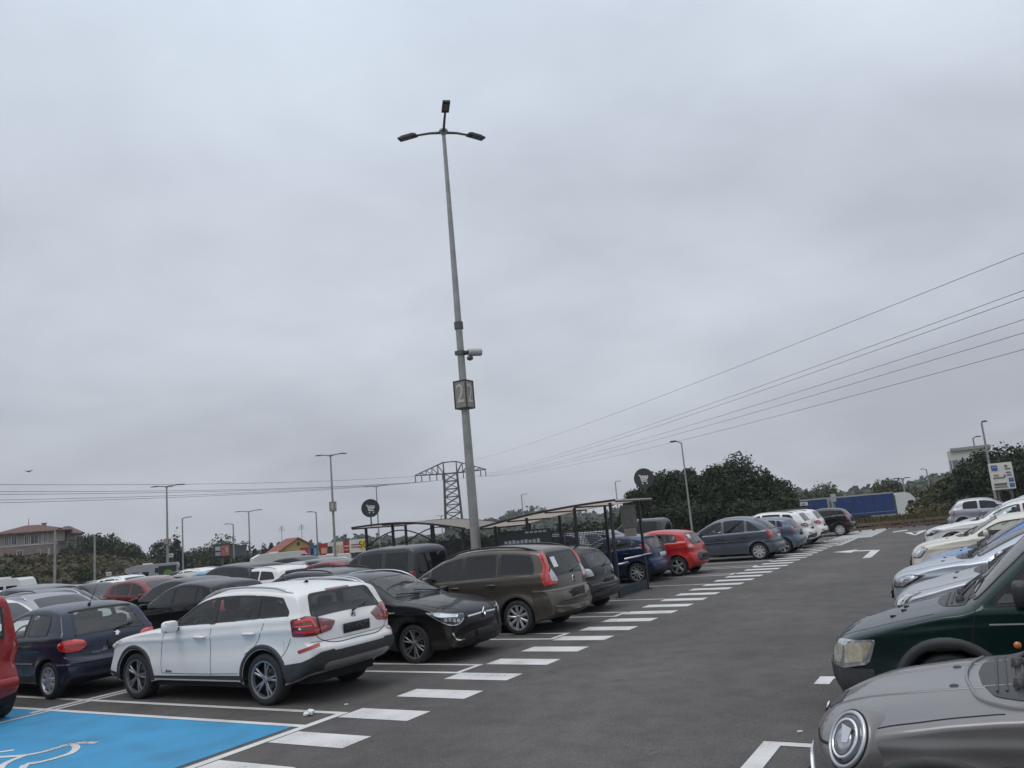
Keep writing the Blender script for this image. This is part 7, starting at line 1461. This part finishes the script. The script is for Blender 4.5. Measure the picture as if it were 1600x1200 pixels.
    c.mirrors(1.46, .99, PG, (.12, .22, .15)); c.handles([(2.3, .86)], M_CHROME); both(c, 'tail_light', LAMPS[k]['tail'], 'BL', M_RED); c.underbody(); c.interior(ztop=1.08); c.wheels('five', .195); c.finish()
def green_van():
    k = 'van'; PGn = paint('dark_green', (0.004, 0.020, 0.020), .45, .36)
    c = Car(SP[k], 'parked_van', 'dark green small van with a grey bumper, behind the nearest grey car', 'van', (-1.62+SP[k]['fo']+SP[k]['wb']/2, 9.05, 0), math.pi, PGn, 'cars parked along the right of the lane', 2)
    glaze(c, k)
    for sd, dn in ((1, 'FL'), (-1, 'FR')):
        h = c.patch('headlight', [(.08, sd*.50, .735), (.05, sd*.52, .53), (.22, sd*.74, .515), (.40, sd*.83, .56), (.50, sd*.84, .78), (.24, sd*.70, .765)], dn, M_CLEAR, .010, .03)
        c.patch('lamp_bowl', [(.10, sd*.54, .70), (.10, sd*.56, .57), (.22, sd*.70, .56), (.28, sd*.74, .735)], dn, plain('old_lamp_glass', (.50, .49, .42), .25, .2, coat=1, var=.25, scale=30), .016, .03, parent=h)
        c.patch('indicator', [(.30, sd*.76, .745), (.25, sd*.745, .56), (.38, sd*.82, .59), (.47, sd*.84, .755)], dn, plain('pale_lens', (.52, .47, .36), .2, .1, coat=1, var=.2, scale=30), .016, .02, parent=h)
        c.patch('bumper_trim', [(.03, sd*.3, .54), (.05, sd*.5, .53), (.24, sd*.77, .52), (.42, sd*.86, .52), (.42, sd*.86, .25), (.1, sd*.5, .25), (.05, sd*.3, .25)], dn, M_TRIM, .022, .03)
    c.patch('bumper_trim', [(.05, y, z) for y, z in ((-.62, .26), (.62, .26), (.62, .535), (-.62, .535))], 'F', M_TRIM, .026, .03)
    c.patch('grille', [(.05, y, z) for y, z in ((-.42, .58), (.42, .58), (.40, .74), (-.40, .74))], 'F', M_BLACK, .006, .04)
    for sd in (1, -1):
        c.strip('bonnet_gap', [(.10, sd*.48, .8), (.3, sd*.62, .88), (.7, sd*.70, 1.0), (1.0, sd*.74, 1.08)], 'T', .011, M_SEAM, .002)
        for y in (.14, .36):
            q = c.bvh.ray_cast(Vector((c.xa-(.62 if y > .2 else .70), sd*y, 4)), Vector((0, 0, -1)))[0]; m = MB(); m.box(q, (.05, .03, .022)); m.build('washer_jet', M_BLACK, c.root)
        dn = 'L' if sd > 0 else 'R'; m = MB(); y = float(c.Wf(np.array([1.18]), np.array([.72]))[0]); m.lathe([(.001, .014), (.02, .012), (.03, 0)], 14, 0, 'Y'); m.v = [(c.xa-1.60+v[0], sd*(y-.004+v[1]), .73+v[2]) for v in m.v]; m.build('side_repeater', M_AMB, c.root, True)
        c.strip('side_moulding', [(1.6, 0, .52), (3.05, 0, .52)], dn, .10, M_TRIM, h=.018); c.strip('body_line', [(1.42, 0, .90), (2.0, 0, .905), (2.3, 0, .905)], dn, .012, M_SATIN, .006)
    c.plate(.0, .42, M_PLATE, dn='F'); c.arches(.10, M_TRIM, .02); cowl_well(c, 1.28, 1.07, .66)
    c.sidelines([[(1.34, 0, 1.05), (1.28, 0, .8), (1.28, 0, .34)], [(2.2, 0, 1.06), (2.2, 0, .34)]], .01); c.handles([(2.05, .92)], M_BLACK)
    c.mirrors(1.70, 1.13, M_BLACK, (.14, .24, .22)); both(c, 'tail_light', LAMPS[k]['tail'], 'BL', M_RED); c.underbody(); c.interior(ztop=1.25); c.wheels('cap', .19); c.finish()
def right_row_rest():
    G = 'cars parked along the right of the lane'; fx = lambda k, X: X+SP[k]['fo']+SP[k]['wb']/2
    PS = paint('silver', (.42, .43, .45), .75, .33); PS2 = paint('pale_silver', (.47, .50, .55), .65, .34); PLB = paint('sky_blue', (.075, .20, .46), .25, .4); PC = paint('cream', (.62, .59, .50), .05, .42)
    rows = [('van_silver', 'van', PS, -1.36, 12.05, 'silver small van with a dark scuttle, behind the dark green van', 'van'),
            ('s', 'estate', PS2, -1.62, 14.75, 'pale silver car with long headlamps, between the silver van and the blue car', 'car'),
            ('b', 'hatch', PLB, -1.46, 17.75, 'sky blue hatchback with only its bonnet in view', 'car'),
            ('c', 'cooper', PC, -1.80, 20.65, 'cream hatchback with a round-cornered headlamp, beside the blue bonnet', 'car'),
            ('w', 'crossover', PW, -1.95, 27.6, 'white crossover with slim dark headlamps in the right row', 'car')]
    for nm, k, pm, X, Y, lb, cat in rows:
        c = Car(SP[k], kind_name(k), lb, cat, (fx(k, X), Y, 0), math.pi, pm, G, 2); glaze(c, k)
        front_face(c, k, pm, lampmat=M_CLEAR if nm != 'w' else M_LAMPD); g = GL[k]['ws'][0]
        if k in ('van', 'estate'): cowl_well(c, g[0]-.03, g[1], g[2]*.92)
        else: cowl_well(c, g[0]-.02, g[1], g[2]*.9)
        if k == 'van': c.patch('bumper_trim', [(.05, y, z) for y, z in ((-.7, .26), (.7, .26), (.7, .5), (-.7, .5))], 'F', M_TRIM, .02, .03)
        c.mirrors(g[0]+.3, g[1]-.02, pm); both(c, 'tail_light', LAMPS[k]['tail'], 'BL', M_RED); c.underbody(); c.interior(ztop=1.1); c.wheels('ten', .2)
        if k == 'crossover': c.arches(.07, M_TRIM); c.rails(1.95, 3.9, M_SATIN)
        c.finish()
    rx = lambda k, X: X-(SP[k]['L']-SP[k]['fo']-SP[k]['wb']/2)
    # a tan-roofed car whose nose is hidden, and the far end of the row
    plain_car('estate', paint('beige_gold', (.42, .36, .27), .3, .4), 'beige estate car showing only its windscreen pillar above the cream bonnet', 'car', (fx('estate', -1.2), 24.2, 0), math.pi, G, 2, 'five')
    plain_car('suv', PS2, 'pale silver suv beyond the white crossover in the right row', 'car', (fx('suv', -1.2), 31.2, 0), math.pi, G, 1, 'five')
    k = 'small_hatch'; plain_car(k, paint('blue_silver', (.36, .37, .40), .6, .34), 'silver hatchback parked nose in at the far end of the right row', 'car', (-2.0+(SP[k]['L']-SP[k]['fo']-SP[k]['wb']/2), 43.5, 0), 0, G, 1, 'five', tailmat=M_RED)
    plain_car('estate', PW, 'white estate car beyond the silver nose-in hatchback', 'car', (3.3, 44.0, 0), math.pi, G, 1, 'ten', rail=M_SATIN)
    # the red van cut by the left edge
    k = 'van'; PRV = paint('van_red', (.30, .014, .016), .15, .4); c = Car(SP[k], 'parked_van', 'red van cut off by the left edge of the photo beside the blue bay', 'van', (0, 5.95, 0), math.pi, PRV, 'cars in the second row', 2); c.root.location.x = -12.33-(c.L-c.xa)
    glaze(c, k); both(c, 'tail_light', [(3.86, .84, 1.25), (3.97, .78, 1.25), (4.02, .76, .70), (3.88, .86, .70)], 'BL', M_RED)
    c.strip('bumper_moulding', [(4.0, y, .5) for y in np.linspace(-.78, .78, 9)], 'B', .16, PRV, h=.03); c.patch('lamp_base', [(3.9, .86, .72), (4.0, .76, .72), (4.02, .76, .56), (3.92, .86, .56)], 'BL', M_BLACK, .008, .02)
    for dn in ('L', 'R'): c.strip('side_moulding', [(1.3, 0, .5), (3.1, 0, .5)], dn, .10, PRV, h=.018)
    c.plate(4.0, .62, M_PLATE); c.mirrors(1.48, 1.16, M_BLACK); c.underbody(); c.interior(ztop=1.25); c.wheels('cap', .19); c.finish()
white_crossover(); black_estate(); brown_carrier(); navy_hatch(); left_row_rest(); grey_small_car(); green_van(); right_row_rest()
# ------------------------------------------------------------------ the rest of the cars, to the left
FARC = []
def far_cars():
    G = 'cars in the left part of the lot'; P = paint
    pb = P('charcoal', (.022, .023, .026), .4, .36); psil = P('silver_grey', (.30, .31, .33), .7, .34); pgr = P('mid_grey', (.13, .135, .145), .6, .35); pred = P('deep_red', (.15, .012, .013), .3, .38); pbei = P('beige', (.36, .30, .24), .4, .4); pcy = P('light_blue', (.12, .35, .46), .3, .4); pdg = P('dark_grey', (.040, .042, .046), .45, .4)
    def C(k, pm, X, Y, rz, label, lod=1, cat='car', **kw): return plain_car(k, pm, label, cat, (X, Y, gzf(X, Y)), rz, G, lod, **kw)
    L, Rr = math.pi, 0.0
    C('hatch', PBLK, -16.4, 12.9, L, 'black hatchback whose side glass shows over the white crossover bonnet', 2)
    C('hatch', pb, -19.3, 14.7, L, 'charcoal hatchback just left of the black one, before the red suv', 2)
    C('estate', pdg, -14.75, 14.7, L, 'dark grey estate car with its rear window above the white crossover roof', 2, rail=M_BLACK)
    C('van', pdg, -13.95, 16.75, L, 'dark grey van above the black estate car roof', 2, cat='van')
    C('estate', psil, -19.5, 11.35, Rr, 'silver-grey estate car with a bright rail right behind the navy hatchback', 2, rail=M_SATIN)
    C('estate', pgr, -23.6, 13.9, Rr, 'grey estate car with dark rails, second behind the navy hatchback', 1, rail=M_BLACK)
    C('hatch', PW, -18.85, 9.6, Rr, 'white hatchback between the red van and the navy hatchback', 2)
    C('saloon', psil, -24.3, 11.4, L, 'silver saloon car showing its rear window left of the grey estates', 1)
    C('suv', pgr, -27.9, 15.3, L, 'grey suv with a wide dark rear window in the left distance', 1)
    C('suv', PW, -33.5, 15.2, L, 'white suv at the left edge left of the grey suv', 1)
    C('hatch', P('orange_red', (.45, .09, .03), .2, .4), -31, 17.0, L, 'orange red hatchback tucked beside the grey suv', 1)
    C('hatch', pred, -22.8, 16.6, Rr, 'deep red hatchback behind the charcoal hatchback', 1)
    C('saloon', pb, -33.5, 21.6, Rr, 'charcoal saloon car with its windscreen toward the viewer', 1)
    for i, (px, py, D, k, pm, rz, lb) in enumerate([(165, 905, 52, 'hatch', PW, Rr, 'small white hatchback in the far left rows below the bank'), (185, 903, 44, 'saloon', PW, Rr, 'white saloon car left of the deep red hatchback'), (205, 900, 47, 'suv', PW, Rr, 'white suv behind the deep red hatchback roof'), (150, 905, 60, 'suv', pgr, L, 'grey suv below the pale bank lamp post'),
            (285, 902, 36, 'hatch', pbei, L, 'beige hatchback right of the deep red hatchback'), (322, 902, 33, 'hatch', pcy, L, 'light blue hatchback above the black bonnet line'), (362, 903, 29.5, 'suv', pb, L, 'charcoal suv with its dark rear window beside the light blue hatchback'), (345, 895, 40, 'estate', PW, L, 'white estate car beyond the charcoal suv'),
            (402, 890, 28.5, 'estate', PW, L, 'white estate car with rails above the white crossover roof'), (455, 885, 34, 'saloon', psil, L, 'silver saloon car behind the white railed estate car'), (525, 880, 33, 'estate', pgr, Rr, 'grey estate car left of the red one below the hoardings'), (550, 880, 27, 'hatch', pred, Rr, 'red hatchback hidden behind the dark grey van'),
            (478, 880, 45, 'suv', pb, Rr, 'charcoal suv below the white motorhome'), (300, 893, 50, 'suv', PW, L, 'white suv below the dark billboard'), (250, 898, 42, 'estate', psil, Rr, 'silver estate car below the grey motorhome'), (115, 905, 50, 'hatch', psil, L, 'silver hatchback before the bank'), (60, 908, 46, 'hatch', PW, L, 'white hatchback before the bank at the left'), (20, 925, 40, 'estate', PW, L, 'white estate car in front of the white minibus'),
            (435, 880, 58, 'hatch', PW, L, 'white hatchback far off below the white motorhome'), (575, 868, 52, 'saloon', psil, L, 'silver saloon car beyond the dark grey van')]):
        p = at_ground(px, D); FARC.append(plain_car(k, pm, lb, 'van' if k == 'van' else 'car', p, rz+random.uniform(-.03, .03), G, 1 if D < 40 else 0, rail=M_SATIN if (k in ('suv', 'estate') and pm is PW) else None).root)
    # the packed rows farther off: only their roofs show
    rg = random.Random(3); cols = [(PW, 'white'), (psil, 'silver'), (pgr, 'grey'), (pb, 'charcoal'), (pred, 'deep red'), (PW, 'white'), (psil, 'silver')]
    for D_, py0 in ((47, 0), (57, 0), (68, 0), (80, 0)):
        px = -20+rg.uniform(0, 20)
        while px < 585:
            p = at_ground(px, D_+rg.uniform(-2, 2)); pm, cn = rg.choice(cols); k = rg.choice(['hatch', 'estate', 'suv', 'saloon', 'small_hatch']); kn = {'hatch': 'hatchback', 'small_hatch': 'hatchback', 'estate': 'estate car', 'suv': 'suv', 'saloon': 'saloon car'}[k]
            if all((o.location-p).length > 4.6 for o in FARC): FARC.append(plain_car(k, pm, 'small distant %s %s in the packed rows below the bank and hoardings' % (cn, kn), 'car', p, rg.choice([0, math.pi])+rg.uniform(-.04, .04), 'distant cars in the packed rows', 0).root)
            px += rg.uniform(1.0, 1.7)*2900/D_
    # second-row cars behind the far end of the left row
    G = 'second row beyond the left row'
    for i, (k, pm, X, Y, rz, lb) in enumerate([('van', pdg, -14.7, 36.0, L, 'dark grey van roof in front of the dark trees'), ('estate', pgr, -14.6, 33.2, Rr, 'grey estate car roof behind the slate people carrier'), ('hatch', psil, -14.4, 29.8, Rr, 'silver hatchback glimpsed behind the red three-door'), ('hatch', pb, -14.6, 24.6, L, 'charcoal hatchback seen through the near shelter'), ('suv', psil, -14.6, 27.3, L, 'silver suv seen through the near shelter mesh', ), ('estate', PW, -14.6, 38.8, Rr, 'white estate car behind the white suvs')]):
        plain_car(k, pm, lb, 'van' if k == 'van' else 'car', (X, Y, 0), rz, G, 1, rail=M_SATIN if k == 'estate' else None)
far_cars()
def motorhome(px, D, L, H, rz, col, label, overcab=True, poster=False, wx=()):
    b = at_ground(px, D); r = empty('motorhome', b, rz); tag(r, label, 'motorhome', 'motorhomes in the distance'); M_B = plain('motorhome_%d' % int(col[0]*999), col, .45, var=.05); W = 2.3
    pf = [(-L/2, .55), (L/2-.9, .55), (L/2, .75), (L/2, 1.1), (L/2-.75, 1.35), (L/2-1.0, 1.9), (L/2-.55, 2.15), (L/2-.6, 2.55), (L/2-1.4, H), (-L/2+.15, H), (-L/2, H-.25)] if overcab else [(-L/2, .4), (L/2, .4), (L/2+.1, 1.3), (L/2-.35, H-.2), (L/2-.6, H), (-L/2+.2, H), (-L/2, H-.2)]
    q = MB(); q.prism(pf, W, 0, Matrix.Translation((0, W/2, 0)) @ Matrix.Rotation(R_(90), 4, 'X')); bo = q.build('body', M_B, r)
    for s in (1, -1):
        for x, w, z, h in wx: q = MB(); q.box((x, s*(W/2+.006), z), (w, .03, h)); q.build('side_window', M_DGLASS, r)
        if poster: q = MB(); q.box((-L/2+1.0, s*(W/2+.01), 1.55), (1.7, .03, 1.9)); pp = q.build('poster', plain('poster_dark', (.010, .028, .014), .4, var=.3), r); q = MB(); q.lathe([(.001, -.01), (.45, -.01), (.45, .01), (.001, .01)], 14, 0, 'Y', c=(-L/2+.95, s*(W/2+.03), 1.65)); q.build('poster_leaf', plain('poster_green', (.12, .24, .05), .5, var=.5, scale=6), pp)
    q = MB(); q.prism([(L/2-.72, 1.36), (L/2-.70, 1.36), (L/2-.93, 1.88), (L/2-.95, 1.88)], W*.85, 0, Matrix.Translation((0, W*.425, 0)) @ Matrix.Rotation(R_(90), 4, 'X')); q.build('windscreen', M_DGLASS, r)
    q = MB(); q.box((-L/2-.01, 0, 1.9), (.03, 1.2, .6)); q.build('rear_window', M_DGLASS, r); q = MB(); q.box((.2, 0, H+.07), (.9, .7, .16)); q.build('roof_hatch', M_HW, r)
    for x in (L/2-1.1, -L/2+1.6):
        for y in (W/2-.12, -W/2+.12): q = MB(); q.lathe([(.001, -.1), (.3, -.1), (.33, -.06), (.33, .06), (.3, .1), (.001, .1)], 16, 0, 'Y', c=(x, y, .33)); w_ = q.build('wheel', M_RUB, r, True); q = MB(); q.lathe([(.001, -.11), (.18, -.11)], 12, 0, 'Y', c=(x, y, .33)); q.build('rim', M_ALLOY, w_)
    return r
ra = math.atan2(CR.y, CR.x)
motorhome(430, 100, 6.6, 2.95, ra+math.pi+.45, (.62, .60, .57), 'white motorhome left of the hoardings', True, False, [(1.0, .9, 1.75, .5), (-.6, 1.1, 1.75, .5), (-2.2, .7, 1.8, .8), (-3.0, .5, 2.3, .5)])
motorhome(234, 94, 5.6, 2.75, ra+math.pi+.3, (.30, .31, .32), 'grey motorhome with a dark green poster panel on its side', True, True, [(1.2, .6, 1.8, .5), (.3, .6, 1.8, .5), (-.9, .6, 2.1, .5)])
motorhome(3, 84, 5.2, 2.7, ra, (.66, .66, .66), 'white minibus at the left edge under the bank', False, False, [(1.6, .9, 1.7, .8), (.4, 1.0, 1.7, .8), (-.9, 1.0, 1.7, .8)])
motorhome(518, 104, 4.6, 2.3, ra+math.pi+.2, (.64, .64, .63), 'white delivery van in front of the hoardings', False, False, [(1.7, .8, 1.7, .6)])
# ------------------------------------------------------------------ the damp air
def haze():
    m = MB(); x0, x1, y0, y1, z0, z1 = -1450, 1450, -1450, 1450, -30, 120; m.box(((x0+x1)/2, (y0+y1)/2, (z0+z1)/2), (x1-x0, y1-y0, z1-z0))
    mt = bpy.data.materials.new('haze'); mt.use_nodes = True; nt = mt.node_tree; nt.nodes.clear(); o = nt.nodes.new('ShaderNodeOutputMaterial'); v = nt.nodes.new('ShaderNodeVolumePrincipled')
    v.inputs['Color'].default_value = (.93, .95, 1, 1); v.inputs['Density'].default_value = .00033; v.inputs['Anisotropy'].default_value = .2; nt.links.new(v.outputs[0], o.inputs['Volume'])
    tag(m.build('haze', mt), 'thin damp haze over the whole place', 'haze', kind='stuff')
haze()
